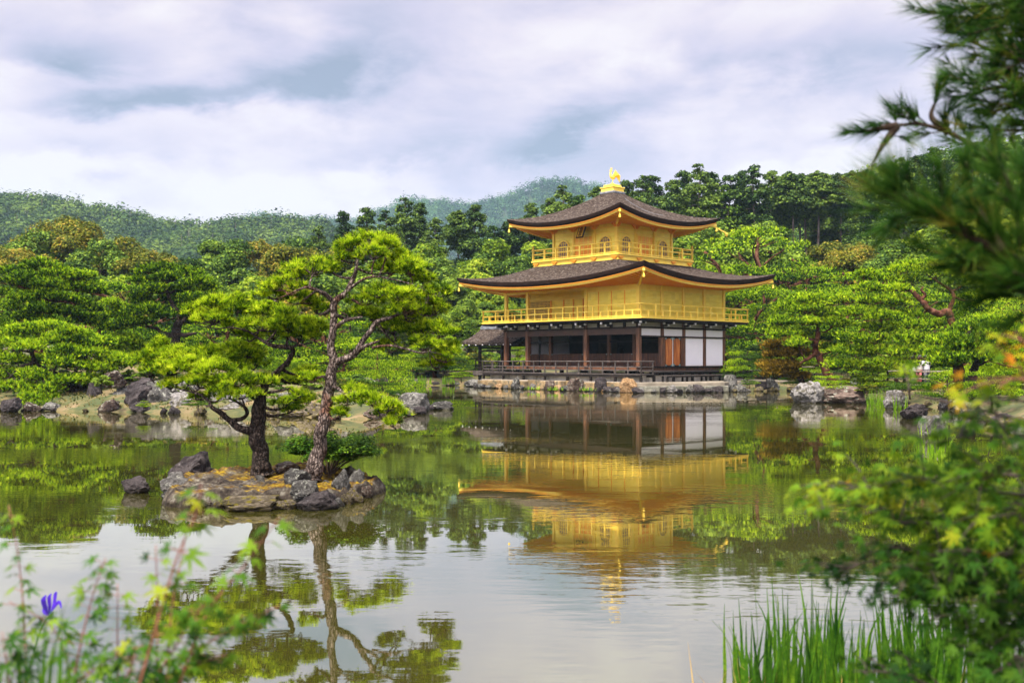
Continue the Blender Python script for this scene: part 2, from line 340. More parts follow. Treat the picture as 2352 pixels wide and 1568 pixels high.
# the plank double door
for k in range(2):
    a0 = BV + .30 + k * 0.80; a1 = a0 + .74
    d = fbox(MB(), 'R', a0, a1, 0.0, 0.03, 1.51, 3.27).build('door', M['dark_wood'], pav)
    n = 14; w = (a1 - a0) / 2 - .06; zc0, zc1 = 1.75, 3.02
    outl = []
    for i in range(n + 1):
        t = math.pi * i / n; outl.append(((a0 + a1) / 2 + w * math.cos(t), zc1 + .20 * math.sin(t)))
    for i in range(n + 1):
        t = math.pi + math.pi * i / n; outl.append(((a0 + a1) / 2 + w * math.cos(t), zc0 + .20 * math.sin(t)))
    m_ = len(outl)
    MB().poly([(x, -0.031, z) for x, z in outl] + [(x, -0.075, z) for x, z in outl],
              [tuple(range(m_)), tuple(reversed(range(m_, 2 * m_)))] + [(i, m_ + i, m_ + (i + 1) % m_, (i + 1) % m_) for i in range(m_)]).build('door_panel', M['door_wood'], d)
    for zz0, zz1 in ((1.515, 1.63), (3.15, 3.265)):
        for (p0, p1) in ((a0, a0 + .16), (a1 - .16, a1)): fbox(MB(), 'R', p0, p1, 0.031, 0.05, zz0, zz1).build('metal_fitting', M['copper'], d)
for j0, j1 in ((BV + .126, BV + .28), (2 * BV - .27, 2 * BV - .126)): fbox(MB(), 'R', j0, j1, 0, .1, 1.51, 3.275).build('door_jamb', M['brown_wood'], pav)
fbox(MB(), 'R', BV + 1.045, BV + 1.095, 0.0, 0.06, 1.51, 3.27).build('door_strip', M['plaster_frame'], pav)
# half height lattice shutters on the inner line, and the first bay of the east face
def lattice(side_u0, side_u1, v, z0, z1, along='u'):
    mb = MB(); n = max(4, int((side_u1 - side_u0) / .115))
    for i in range(n + 1):
        a = side_u0 + (side_u1 - side_u0) * i / n
        (mb.box(v - .03, v - .002, a - .016, a + .016, z0, z1) if along == 'u' else mb.box(a - .016, a + .016, v - .03, v - .002, z0, z1))
    for j in range(8):
        z = z0 + (z1 - z0) * j / 7
        (mb.box(v - .036, v - .006, side_u0, side_u1, z - .016, z + .016) if along == 'u' else mb.box(side_u0, side_u1, v - .036, v - .006, z - .016, z + .016))
    o = mb.build('lattice_shutter', M['brown_wood'], pav)
    b_ = MB(); (b_.box(v, v + .02, side_u0, side_u1, z0, z1) if along == 'u' else b_.box(side_u0, side_u1, v, v + .02, z0, z1)); b_.build('backing_board', M['beam_wood'], o)
    c = MB()
    for a0, a1 in ((side_u0, side_u0 + .12), (side_u1 - .12, side_u1)):
        for q0, q1 in ((z0, z0 + .05), (z1 - .05, z1)):
            (c.box(v - .045, v - .037, a0, a1, q0, q1) if along == 'u' else c.box(a0, a1, v - .045, v - .037, q0, q1))
    c.build('metal_corner', M['copper'], o)
for a, b in ((.06, BU - .12), (BU + .12, 2 * BU - .12), (2 * BU + .12, 3 * BU - .12), (3 * BU + .12, 4.5 * BU - .12), (4.5 * BU + .12, PU - .16)):
    lattice(a, b, BV, 1.45, 2.28)
# dim room behind: ceiling, back screens, altar
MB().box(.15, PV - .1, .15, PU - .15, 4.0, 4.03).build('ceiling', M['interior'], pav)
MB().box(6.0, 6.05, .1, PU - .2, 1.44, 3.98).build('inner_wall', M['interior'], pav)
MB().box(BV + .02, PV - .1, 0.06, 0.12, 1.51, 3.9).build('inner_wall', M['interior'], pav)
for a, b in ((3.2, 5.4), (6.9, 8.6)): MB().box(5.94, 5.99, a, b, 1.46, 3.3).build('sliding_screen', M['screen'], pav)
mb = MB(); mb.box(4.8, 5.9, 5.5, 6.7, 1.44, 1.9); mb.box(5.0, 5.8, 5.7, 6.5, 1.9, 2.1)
mb.tube([(5.4, 6.1, 2.1), (5.4, 6.1, 2.35), (5.4, 6.1, 2.6), (5.4, 6.1, 2.75), (5.4, 6.1, 2.9)], [.36, .28, .24, .1, .13], 10); mb.build('altar', M['interior'], pav)

# --- lower decks
def plank_deck(name, v0, v1, u0, u1, z, th, along, mat, w=0.24):
    mb = MB()
    if along == 'u':
        n = max(1, round((v1 - v0) / w))
        for i in range(n): mb.box(v0 + (v1 - v0) * i / n + .004, v0 + (v1 - v0) * (i + 1) / n - .004, u0, u1, z - th, z)
    else:
        n = max(1, round((u1 - u0) / w))
        for i in range(n): mb.box(v0, v1, u0 + (u1 - u0) * i / n + .004, u0 + (u1 - u0) * (i + 1) / n - .004, z - th, z)
    return mb.build(name, mat, pav)
dk = plank_deck('pond_deck', -1.2, -0.03, -1.2, PU + 1.2, 1.06, .05, 'u', M['grey_wood'])
mb = MB(); mb.box(-1.17, -1.07, -1.15, PU + 1.15, .86, 1.005); mb.box(-.2, -.1, -1.15, PU + 1.15, .86, 1.005)
for u in np.linspace(-1.1, PU + 1.1, 8): mb.box(-1.16, -1.04, u - .07, u + .07, 0.3 if u > -1 else 0.45, .86)
mb.build('deck_frame', M['dark_wood'], dk)
dk = plank_deck('east_deck', 0.0, PV + .95, -1.2, -0.03, 1.23, .05, 'v', M['grey_wood'])
mb = MB(); mb.box(0.02, PV + .9, -1.17, -1.08, 1.08, 1.175)
for v in np.linspace(.1, PV + .85, 6): mb.box(v - .07, v + .07, -1.15, -1.03, .58, 1.08); mb.box(v - .06, v + .06, -.3, -.18, .58, 1.175)
mb.build('deck_frame', M['dark_wood'], dk)
st = plank_deck('step_bench', 0.25, 6.3, -1.95, -1.42, .99, .05, 'v', M['grey_wood'])
mb = MB(); mb.box(.3, 6.25, -1.93, -1.86, .86, .935)
for v in np.linspace(.4, 6.1, 4): mb.box(v - .05, v + .05, -1.9, -1.8, .58, .86); mb.box(v - .05, v + .05, -1.55, -1.46, .58, .935)
mb.build('bench_leg', M['dark_wood'], st)
MB().box(-.75, PV - .1, -.75, PU + .8, .3, .97).build('foundation', M['lime_wall'], pav)

def railing(p0, p1, zd, rails, post_h, n, rr, pw, mat, name='railing', parent=None, short=None, knob=None):
    """rails as one mesh, each upright a sub-part"""
    p0, p1 = Vector((*p0, zd)), Vector((*p1, zd)); mb = MB(); d = (p1 - p0).normalized()
    for i, z in enumerate(rails):
        e = .13 if i == 0 else 0.0; up = Vector((0, 0, z))
        if i == 0: mb.tube([p0 - d * e + up, p0 + up, p1 + up, p1 + d * e + up], rr, 8)
        else: mb.bar(p0 + up, p1 + up, rr * 1.5, rr * 1.7)
    o = mb.build(name, mat, parent or pav)
    for i in range(n + 1):
        q = p0.lerp(p1, i / n); h = post_h if (short is None or i % 2 == 0) else short
        if short is None and i in (0, n): h = post_h
        if knob and i in (0, n) and knob[i != 0]:
            MB().tube([q - Vector((0, 0, .10)), q + Vector((0, 0, post_h + .10)), q + Vector((0, 0, post_h + .14)), q + Vector((0, 0, post_h + .17)), q + Vector((0, 0, post_h + .24)), q + Vector((0, 0, post_h + .32))], [pw * .85, pw * .85, pw * .5, pw * .8, pw * .7, .01], 10).build('corner_post', mat, o, smooth=False)
        elif h: MB().box(q.x - pw / 2, q.x + pw / 2, q.y - pw / 2, q.y + pw / 2, zd, zd + h - rr * .9).build('baluster', mat, o)
    return o
railing((-1.12, -1.12), (-1.12, PU + 1.12), 1.06, (.74, .42, .22), .74, 14, .035, .065, M['grey_wood'])
railing((-1.12, -1.12), (-.05, -1.12), 1.06, (.74, .42, .22), .74, 1, .035, .065, M['grey_wood'])
railing((-1.12, PU + 1.12), (0.4, PU + 1.12), 1.06, (.74, .42, .22), .74, 2, .035, .065, M['grey_wood'])

# --- storey 2 deck, brackets
A2 = 1.2
MB().box(-A2, PV + A2, -A2, PU + A2, 4.33, 4.43).build('upper_deck', M['gold'], pav, bevel=.01)
mb = MB(); mb.box(-A2 + .03, PV + A2 - .03, -A2 + .03, PU + A2 - .03, 4.265, 4.325)
for u in np.linspace(-A2 + .1, PU + A2 - .1, 30): mb.box(-A2 + .05, PV + A2 - .05, u - .04, u + .04, 4.20, 4.262)
mb.build('deck_joists', M['dark_wood'], pav)
def bracket(v, u, side):
    mb = MB(); wb = MB(); d = Vector((-1, 0, 0)) if side == 'L' else Vector((0, -1, 0)) if side == 'R' else Vector((-1, -1, 0)).normalized()
    t = Vector((0, 1, 0)) if side != 'R' else Vector((1, 0, 0))
    if side == 'C': t = Vector((1, -1, 0)).normalized()
    b = Vector((v, u, 0)); z = Vector((0, 0, 1)); Rr = .95 if side != 'C' else 1.3
    mb.bar(b + z * 4.13, b + d * Rr + z * 4.13, .11, .13, z); mb.bar(b + z * 4.0, b + d * .55 + z * 4.0, .11, .10, z)
    mb.bar(b + d * .5 - t * .36 + z * 4.11, b + d * .5 + t * .36 + z * 4.11, .09, .10, z)
    for q, zc in ((b + d * Rr, 4.13), (b + d * .55, 4.0), (b + d * .5 - t * .36, 4.11), (b + d * .5 + t * .36, 4.11)):
        e = d if q in (b + d * Rr, b + d * .55) else t
        wb.box(q.x - .055, q.x + .055, q.y - .055, q.y + .055, zc - .065, zc + .05)
    o = mb.build('bracket', M['dark_wood'], pav); wb.build('white_tip', M['white_paint'], o)
for u in (BU * np.arange(1, 6)).tolist() + [PU]: bracket(0, u, 'L')
for v in VS[1:]: bracket(v, 0, 'R')
bracket(0, 0, 'C')
R2 = (.76, .40, .08)
railing((-1.12, -1.12), (-1.12, PU + 1.12), 4.43, R2, .76, 22, .032, .075, M['gold'], short=.40)
railing((-1.12, -1.12), (PV + 1.12, -1.12), 4.43, R2, .76, 16, .032, .075, M['gold'], short=.40)
railing((PV + 1.12, -1.12), (PV + 1.12, PU + 1.12), 4.43, R2, .76, 22, .032, .075, M['gold'], short=.40)
railing((-1.12, PU + 1.12), (PV + 1.12, PU + 1.12), 4.43, R2, .76, 16, .032, .075, M['gold'], short=.40)

# --- storey 2 walls
for v, u in outer: post(v, u, 4.434, 6.55, 0.21, M['gold'], 'gilded_post')
Z0, Z1 = 4.434, 6.46
def louvre(side, a0, a1, name='shutter_panel', z0=Z0 + .05, z1=6.1, o=.0, n=26, v0=0.0, u0=0.0):
    mb = MB(); fbox(mb, side, a0, a1, o, o + .02, z0, z1, v0=v0, u0=u0)
    for i in range(n):
        z = z0 + (z1 - z0) * (i + .5) / n; fbox(mb, side, a0 + .015, a1 - .015, o + .02, o + .034, z - (z1 - z0) / n * .34, z + (z1 - z0) / n * .34, v0=v0, u0=u0)
    return mb.build(name, M['gold_wall'], pav)
for k in range(4): louvre('L', k * BU / 2 * 1.0 + (.11 if k in (0,) else .02), (k + 1) * BU / 2 - (.11 if k == 3 else .02), z1=6.12)
mb = MB(); fbox(mb, 'L', .106, 2 * BU - .106, -.04, .045, 6.121, 6.2); fbox(mb, 'L', .106, 2 * BU - .106, -.04, .03, 6.2, 6.5); mb.build('wall_head', M['gold'], pav)
for k in range(1, 4): fbox(MB(), 'L', k * BU / 2 - .02, k * BU / 2 + .02, .0, .06, Z0, 6.12).build('mullion', M['gold_deep'], pav)
for k in range(4):
    louvre('R', BV * k + .11, BV * (k + 1) - .11, z1=6.12, n=40)
mb = MB(); fbox(mb, 'R', .106, PV - .106, -.04, .045, 6.121, 6.2); fbox(mb, 'R', .106, PV - .106, -.04, .03, 6.2, 6.5); mb.build('wall_head', M['gold'], pav)
fbox(MB(), 'BL', .1, PU - .1, -.04, .02, Z0, 6.5).build('gilded_wall', M['gold_wall'], pav)
fbox(MB(), 'BR', BV, PV - .1, -.04, .02, Z0, 6.5).build('gilded_wall', M['gold_wall'], pav)
# recessed part
MB().box(BV, BV + .06, 2 * BU, PU, Z0, 6.5).build('gilded_wall', M['gold_wall'], pav)
MB().box(.1, BV, 2 * BU - .03, 2 * BU + .03, Z0, 6.5).build('gilded_wall', M['gold_wall'], pav)
mb = MB(); fbox(mb, 'L', 2 * BU + .1, PU - .1, -.05, .05, 6.28, 6.5); mb.build('lintel', M['gold'], pav)
mb = MB()
mb.box(BV - .05, BV, 2 * BU + .05, PU, 5.95, 6.03); mb.box(BV - .05, BV, 2 * BU + .05, PU, 4.5, 4.56)
for u in (9.5, 8.3, 7.4, 6.5, 5.4): MB().box(BV - .06, BV - .001, u - .03, u + .03, Z0 + .13, 5.94).build('mullion', M['gold_deep'], pav)
mb.build('wall_frame', M['gold'], pav)
g = MB().box(BV - .02, BV - .004, 9.6, 11.65, 4.6, 5.9).build('lattice_window', M['brown_wood'], pav)
mb = MB()
for a in np.linspace(9.6, 11.65, 17): mb.box(BV - .04, BV - .021, a - .014, a + .014, 4.6, 5.9)
for z in np.linspace(4.6, 5.9, 14): mb.box(BV - .046, BV - .026, 9.6, 11.65, z - .014, z + .014)
mb.build('lattice', M['gold'], g)
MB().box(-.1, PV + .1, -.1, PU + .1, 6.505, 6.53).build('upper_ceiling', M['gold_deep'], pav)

# --- roofs
def hip_roof(e, t, z_e, z_t, lift, lean, thick, fascia_in, wall, z_wall, nm, ns=60, nr=20, zf=0.0):
    """e, t : (v0,v1,u0,u1) of eave and top; e at z_e in the middle of a side, + lift at the corners"""
    def corner(r, i): return [(r[0], r[2]), (r[1], r[2]), (r[1], r[3]), (r[0], r[3])][i % 4]
    def lf(tt): return abs(2 * tt - 1) ** 2.2
    def grid(fn, rows):
        V = []; F = []
        for sd_ in range(4):
            b = len(V)
            for j in range(rows + 1):
                for i in range(ns + 1): V.append(fn(sd_, i / ns, j / rows))
            for j in range(rows):
                for i in range(ns):
                    a = b + j * (ns + 1) + i; F.append((a, a + 1, a + ns + 2, a + ns + 1))
        return V, F
    def edge(sd_, tt, r, grow=0.0):
        a, b = corner(r, sd_), corner(r, sd_ + 1)
        return Vector((a[0] + (b[0] - a[0]) * tt, a[1] + (b[1] - a[1]) * tt))
    def top(sd_, tt, s):
        pe, pt = edge(sd_, tt, e), edge(sd_, tt, t); p = pe.lerp(pt, s)
        z = z_e + lift * lf(tt) * (1 - s) ** 2.4 + (z_t - z_e) * (lean * s + (1 - lean) * s * s)
        nz = mnoise.noise(Vector((p.x * 1.7, p.y * 1.7, 3.1))) * .02 + mnoise.noise(Vector((p.x * 6, p.y * 6, 1.1))) * .012
        return (p.x, p.y, z + nz * (0.3 + s))
    V, F = grid(top, nr)
    roof = MB(); roof.v, roof.f = V, F; o = roof.build(nm, M['bark_shingle'], pav, smooth=True)
    ei = (e[0] + .16, e[1] - .16, e[2] + .16, e[3] - .16)
    def under(sd_, tt, s):
        zt = z_e + lift * lf(tt)
        if s == 0: p = edge(sd_, tt, e); return (p.x, p.y, zt)
        if s < .4: p = edge(sd_, tt, e).lerp(edge(sd_, tt, ei), .25); return (p.x, p.y, zt - thick * .55)
        if s < .7: p = edge(sd_, tt, ei); return (p.x, p.y, zt - thick)
        p = edge(sd_, tt, (ei[0] + .5, ei[1] - .5, ei[2] + .5, ei[3] - .5)); return (p.x, p.y, zt - thick + .01)
    V, F = grid(under, 3); ub = MB(); ub.v, ub.f = V, [tuple(reversed(f)) for f in F]; ub.build('roof_edge', M['thatch_edge'], o, smooth=False)
    # orange lath under the bark, gold eave board, soffit
    f1 = fascia_in
    def band(off0, off1, za, zb):
        def fn(sd_, tt, s):
            k = [off0, off0, off1, off1][round(s * 3)]; dz_ = [za, zb, zb, za][round(s * 3)]
            r = (e[0] + k, e[1] - k, e[2] + k, e[3] - k); p = edge(sd_, tt, r)
            return (p.x, p.y, z_e + lift * lf(tt) - thick + dz_)
        V, F = grid(fn, 3); b = MB(); b.v, b.f = V, [tuple(reversed(f)) for f in F]; return b
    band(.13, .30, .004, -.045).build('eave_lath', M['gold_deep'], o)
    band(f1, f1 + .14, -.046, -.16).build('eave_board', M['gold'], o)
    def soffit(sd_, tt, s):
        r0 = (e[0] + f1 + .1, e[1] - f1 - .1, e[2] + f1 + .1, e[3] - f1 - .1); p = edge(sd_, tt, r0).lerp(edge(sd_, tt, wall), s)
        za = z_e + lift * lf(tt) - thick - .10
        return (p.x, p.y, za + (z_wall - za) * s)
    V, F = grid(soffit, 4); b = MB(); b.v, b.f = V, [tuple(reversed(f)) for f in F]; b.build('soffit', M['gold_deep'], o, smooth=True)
    for sd_ in range(4):                                # rafters, square, parallel to each other
        L = (edge(sd_, 1, e) - edge(sd_, 0, e)).length; n = int(L / .30); mb = MB(); tips = MB()
        for i in range(n + 1):
            tt = (i + .5) / (n + 1); p0 = Vector(soffit(sd_, tt, 0)); pw = edge(sd_, tt, e)
            a, c_ = corner(e, sd_), corner(e, sd_ + 1); dirn = Vector((c_[0] - a[0], c_[1] - a[1], 0)).normalized(); inn = Vector((-dirn.y, dirn.x, 0))
            dw = [wall[2] - e[2], e[1] - wall[1], e[3] - wall[3], wall[0] - e[0]][sd_]
            q = Vector((pw.x, pw.y, 0)) + inn * (f1 + .06); q.z = z_e + lift * lf(tt) - thick - .13
            reach = min(dw, min(tt, 1 - tt) * L) - f1 - .06
            if reach < .15: continue
            s_ = min(1, (reach) / (dw - f1 - .06)); e2 = q + inn * reach; e2.z = q.z + (z_wall - .03 - q.z) * s_
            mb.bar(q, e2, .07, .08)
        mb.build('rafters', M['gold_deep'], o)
    # ridge beams under the four corners + tip fitting
    for i in range(4):
        c0 = corner((e[0] + f1 - .1, e[1] - f1 + .1, e[2] + f1 - .1, e[3] - f1 + .1), i); c1 = corner(wall, i)
        zc = z_e + lift * lf(0) - thick - .16
        mb = MB(); mb.bar((c0[0], c0[1], zc), (c1[0], c1[1], z_wall - .12), .13, .14); c2 = Vector(c0) + (Vector(c0) - Vector(c1)).normalized() * .02
        hb = mb.build('hip_rafter', M['gold'], o)
        zb_ = zc - .1
        MB().tube([(c0[0], c0[1], zb_), (c0[0], c0[1], zb_ - .12), (c0[0], c0[1], zb_ - .14), (c0[0], c0[1], zb_ - .26), (c0[0], c0[1], zb_ - .34)], [.012, .012, .045, .07, .075], 8).build('wind_bell', M['gold'], o)
    return o
E2 = 2.42
T0, T1 = 3.08, 3.08 + 5.55               # storey 3 in u
S0, S1 = 1.52, 1.52 + 5.55               # storey 3 in v
hip_roof((-E2, PV + E2, -E2, PU + E2), (S0 - 0.95, S1 + .95, T0 - .95, T1 + .95), 6.84, 8.12, .68, .72, .33, .22, (-.05, PV + .05, -.05, PU + .05), 6.5, 'lower_roof', ns=80)
E3 = 2.25
CV, CU = (S0 + S1) / 2, (T0 + T1) / 2
r3 = hip_roof((S0 - E3, S1 + E3, T0 - E3, T1 + E3), (CV - .36, CV + .36, CU - .36, CU + .36), 10.74, 13.15, .62, .55, .30, .22, (S0 - .05, S1 + .05, T0 - .05, T1 + .05), 10.62, 'upper_roof', ns=60, nr=28)
mb = MB(); pr = [(0.0 + CV + .36 - 0.36 * 0, 0)]
pts = []
for s in np.linspace(.03, .8, 10):
    z = 10.74 + .62 * abs(2 * .22 - 1) ** 2.2 * (1 - s) ** 2.4 + (13.15 - 10.74) * (.55 * s + .45 * s * s)
    pe = Vector((S0 - E3 + (5.55 + 2 * E3) * .42, T0 - E3)); pt = Vector((CV - .1, CU - .36)); p = pe.lerp(pt, s)
    pts.append((p.x, p.y, z + .045))
mb.tube(list(reversed(pts)), .011, 6).build('lightning_conductor', M['slate'], pav)

# --- storey 3
C3 = 1.08
MB().box(S0 - C3, S1 + C3, T0 - C3, T1 + C3, 8.40, 8.50).build('top_deck', M['gold'], pav, bevel=.012)
bd = MB().box(S0 - C3 + .12, S1 + C3 - .12, T0 - C3 + .12, T1 + C3 - .12, 7.9, 8.395).build('deck_skirt', M['gold'], pav)
mb = MB(); q = .1
for z0, z1, o_ in ((8.33, 8.39, .035), (8.12, 8.15, .02)):
    mb.box(S0 - C3 + .12 - o_, S1 + C3 - .12 + o_, T0 - C3 + .12 - o_, T1 + C3 - .12 + o_, z0, z1)
mb.build('skirt_moulding', M['gold'], bd)
for k in range(5):
    for side, a in (('L', T0 - .7 + k * (5.55 + 1.4) / 4), ('R', S0 - .7 + k * (5.55 + 1.4) / 4)):
        mb = MB()
        v0, u0 = S0 - C3 + .12, T0 - C3 + .12
        fbox(mb, side, a - .22, a + .22, .0, .10, 8.26, 8.32, v0=v0, u0=u0); fbox(mb, side, a - .13, a + .13, .0, .08, 8.19, 8.26, v0=v0, u0=u0); fbox(mb, side, a - .06, a + .06, .0, .06, 8.14, 8.19, v0=v0, u0=u0)
        mb.build('skirt_bracket', M['gold_deep'], bd)
R3 = (.72, .44, .08); cc = C3 - .1
for p, q_ in (((S0 - cc, T0 - cc), (S0 - cc, T1 + cc)), ((S0 - cc, T0 - cc), (S1 + cc, T0 - cc)), ((S1 + cc, T0 - cc), (S1 + cc, T1 + cc)), ((S0 - cc, T1 + cc), (S1 + cc, T1 + cc))):
    railing(p, q_, 8.5, R3, .72, 7, .034, .10, M['gold'], knob=(True, True))
B3 = 5.55 / 3
for side, base in (('L', T0), ('R', S0), ('BL', T0), ('BR', S0)):
    for k in range(3):
        mb = MB(); fbox(mb, side, base + B3 * k + .08, base + B3 * (k + 1) - .08, -.05, .0, 8.5, 10.62, v0=S0, u0=T0, v1=S1, u1=T1)
        mb.build('gilded_wall', M['gold_wall'], pav)
    mb = MB()
    for z0, z1 in ((9.98, 10.03), (10.28, 10.36), (8.51, 8.60)): fbox(mb, side, base, base + 5.55, -.02, .035, z0, z1, v0=S0, u0=T0, v1=S1, u1=T1)
    mb.build('wall_band', M['gold'], pav)
def win3(side, c):
    """bell shaped window: frame, pane, bars"""
    def pt(a, o_, z): return (S0 - o_, a, z) if side == 'L' else (a, T0 - o_, z)
    def bell(w, h, z0):
        L = []
        prof = [(1.0, 0), (.94, .25), (.9, .5), (.92, .62), (.84, .76), (.66, .87), (.40, .94), (.16, .97), (0, 1.0)]
        L += [(w * x, z0 + h * y) for x, y in prof]; L += [(-w * x, z0 + h * y) for x, y in reversed(prof[:-1])]
        return L
    o1, o2 = bell(.58, 1.26, 8.62), bell(.49, 1.14, 8.62); n = len(o1); mb = MB()
    P_ = [pt(c + x, .0, z) for x, z in o1] + [pt(c + x, .06, z) for x, z in o1] + [pt(c + x, .06, z) for x, z in o2] + [pt(c + x, .0, z) for x, z in o2]
    F_ = []
    for i in range(n - 1):
        for r_ in range(3): F_.append((r_ * n + i, r_ * n + i + 1, (r_ + 1) * n + i + 1, (r_ + 1) * n + i))
    mb.poly(P_, F_); fr = mb.build('bell_window', M['gold'], pav)
    MB().poly([pt(c + x, .012, z) for x, z in o2], [tuple(range(n))] if side == 'R' else [tuple(reversed(range(n)))]).build('pane', M['window_pane'], fr)
    mb = MB()
    for x in (-.34, -.17, 0.0, .17, .34):
        h_ = 1.09 - (abs(x) ** 2) * 2.2; p = sorted([pt(c + x - .014, .014, 8.62), pt(c + x + .014, .036, 8.62 + h_)]); mb.box(p[0][0], p[1][0], p[0][1], p[1][1], 8.62, 8.62 + h_)
    for z in (8.82, 9.02, 9.22, 9.42, 9.6):
        w_ = .47 if z < 9.3 else (.42 if z < 9.5 else .28); p = [pt(c - w_, .014, z), pt(c + w_, .032, z)]; mb.box(p[0][0], p[1][0], p[0][1], p[1][1], z - .012, z + .012)
    mb.build('lattice', M['gold'], fr)
M['window_pane'] = mk('paper window pane', [(0.35, (0.12, 0.075, 0.06)), (0.65, (0.24, 0.17, 0.15))], 3, 0.6)
for side, base in (('L', T0), ('R', S0)):
    win3(side, base + B3 * .5); win3(side, base + B3 * 2.5)
    d = fbox(MB(), side, base + B3 + .12, base + 2 * B3 - .12, .0, .04, 8.6, 9.93, v0=S0, u0=T0).build('panelled_door', M['gold_deep'], pav)
    mb = MB()
    for i in range(5):
        a = base + B3 + .12 + (B3 - .24) * i / 4; fbox(mb, side, a - .025, a + .025, .04, .075, 8.6, 9.93, v0=S0, u0=T0)
    for z in (8.63, 9.05, 9.42, 9.52, 9.9): fbox(mb, side, base + B3 + .12, base + 2 * B3 - .12, .041, .07, z - .025, z + .025, v0=S0, u0=T0)
    for i in range(4):
        for j in range(5):
            a = base + B3 + .12 + (B3 - .24) * (i + .5) / 4; fbox(mb, side, a - .16, a + .16, .041, .052, 9.575 + j * .06, 9.595 + j * .06, v0=S0, u0=T0)
    mb.build('door_rails', M['gold'], d)
    for a in (base + B3 + .06, base + 2 * B3 - .06):
        fbox(MB(), side, a - .035, a + .035, .03, .13, 8.6, 10.02, v0=S0, u0=T0).build('door_pivot_post', M['gold'], pav)
corners3 = [(S0, T0), (S1, T0), (S1, T1), (S0, T1)] + [(S0, T0 + B3 * k) for k in (1, 2)] + [(S0 + B3 * k, T0) for k in (1, 2)] + [(S1, T0 + B3 * k) for k in (1, 2)] + [(S0 + B3 * k, T1) for k in (1, 2)]
for v, u in corners3:
    post(v, u, 8.504, 10.64, .17, M['gold'], 'gilded_post')
    mb = MB()
    for z0, z1, w in ((10.30, 10.38, .15), (10.38, 10.46, .24), (10.46, 10.54, .34)):
        mb.box(v - w, v + w, u - .07, u + .07, z0, z1); mb.box(v - .068, v + .068, u - w, u + w, z0 + .002, z1 - .002)
    for dx_, dy_ in ((.3, 0), (-.3, 0), (0, .3), (0, -.3)): mb.box(v + dx_ - .08, v + dx_ + .08, u + dy_ - .08, u + dy_ + .08, 10.52, 10.62)
    mb.build('eave_bracket', M['gold_deep'], pav)
# plaque leaning out under the eave above the door
pc = Vector((S0 - .42, CU - .12, 10.22)); dn = Vector((-.42, 0, -1)).normalized(); nn = Vector((-1, 0, .42)).normalized(); sd2 = Vector((0, 1, 0))
def plq(w, h, d0, d1, dc=Vector((0, 0, 0))):
    P_ = []
    for dd in (d0, d1):
        for sx, sy in ((-1, -1), (1, -1), (1, 1), (-1, 1)): P_.append(pc + dc + sd2 * (w / 2 * sx) + dn * (h / 2 * sy) + nn * dd)
    return MB().poly(P_, [(3, 2, 1, 0), (4, 5, 6, 7), (0, 1, 5, 4), (1, 2, 6, 5), (2, 3, 7, 6), (3, 0, 4, 7)])
pq = plq(.62, .92, -.05, 0).build('name_plaque', M['black'], pav)
plq(.44, .78, .001, .03).build('plaque_field', M['gold'], pq)
mb = MB()
for cy_ in (-.24, 0.0, .24):                            # three brushed characters, dark on gold
    for (x0, y0, x1, y1) in ((-.12, -.08, .12, -.08), (-.10, 0, .10, 0), (0, -.10, 0, .10), (-.12, .09, .12, .09), (-.07, -.02, -.12, .08), (.07, -.02, .12, .08)):
        mb.bar(pc + nn * .035 + sd2 * x0 + dn * (cy_ + y0), pc + nn * .035 + sd2 * x1 + dn * (cy_ + y1), .035, .012, nn)
mb.build('lettering', M['black'], pq)
# roof cap and phoenix
MB().box(CV - .62, CV + .62, CU - .62, CU + .62, 12.98, 13.12).build('cap_base', M['slate'], pav, bevel=.02)
mb = MB(); mb.box(CV - .55, CV + .55, CU - .55, CU + .55, 13.122, 13.42); mb.box(CV - .6, CV + .6, CU - .6, CU + .6, 13.36, 13.425); mb.box(CV - .42, CV + .42, CU - .42, CU + .42, 13.427, 13.60)
mb.build('gold_pedestal', M['gold'], pav, bevel=.015)
ph = MB().tube([(CV, CU, 13.6), (CV, CU, 13.7), (CV, CU, 13.74)], [.17, .15, .06], 12).build('phoenix', M['gold'], pav)
r_ = Vector((.7325, -.681, 0))          # image right
z_ = Vector((0, 0, 1)); o_ = Vector((CV, CU, 0))
def P3(a, z, s=0.0): return o_ + r_ * a + z_ * z + Vector((.681, .7325, 0)) * s
mb = MB()
mb.tube(spline([P3(.20, 14.12), P3(.08, 14.10), P3(-.05, 14.17), P3(-.13, 14.33), P3(-.12, 14.48), P3(-.07, 14.58), P3(-.12, 14.62)], 4), [.03, .06, .09, .11, .12, .13, .14, .14, .135, .12, .10, .09, .075, .065, .058, .052, .05, .05, .052, .058, .06, .06, .055, .045, .02], 10)
mb.tube([P3(-.12, 14.62), P3(-.17, 14.60), P3(-.23, 14.57)], [.04, .02, .005], 6)
for k in range(4): mb.tube([P3(-.1 + k * .02, 14.66), P3(-.12 + k * .035, 14.73), P3(-.15 + k * .05, 14.78)], [.018, .014, .004], 5)
mb.tube([P3(-.14, 14.58), P3(-.15, 14.52)], [.02, .01], 5)
mb.build('body', M['gold'], ph, smooth=True)
for s_ in (-.06, .06):
    MB().tube([P3(-.02, 14.12, s_), P3(.03, 13.92, s_), P3(-.01, 13.74, s_)], [.035, .022, .02], 6).build('leg', M['gold'], ph)
    w = MB()
    for k in range(6):
        a = .02 + k * .045; w.tube(spline([P3(.0 + k * .02, 14.15, s_), P3(.10 + a, 14.30 + .04 * (5 - k) * .4, s_ * 2.0), P3(.18 + a * .9, 14.62 - k * .055, s_ * 3.2)], 3), [.035, .04, .045, .045, .035, .02, .006], 5)
    w.build('wing', M['gold'], ph)
w = MB()
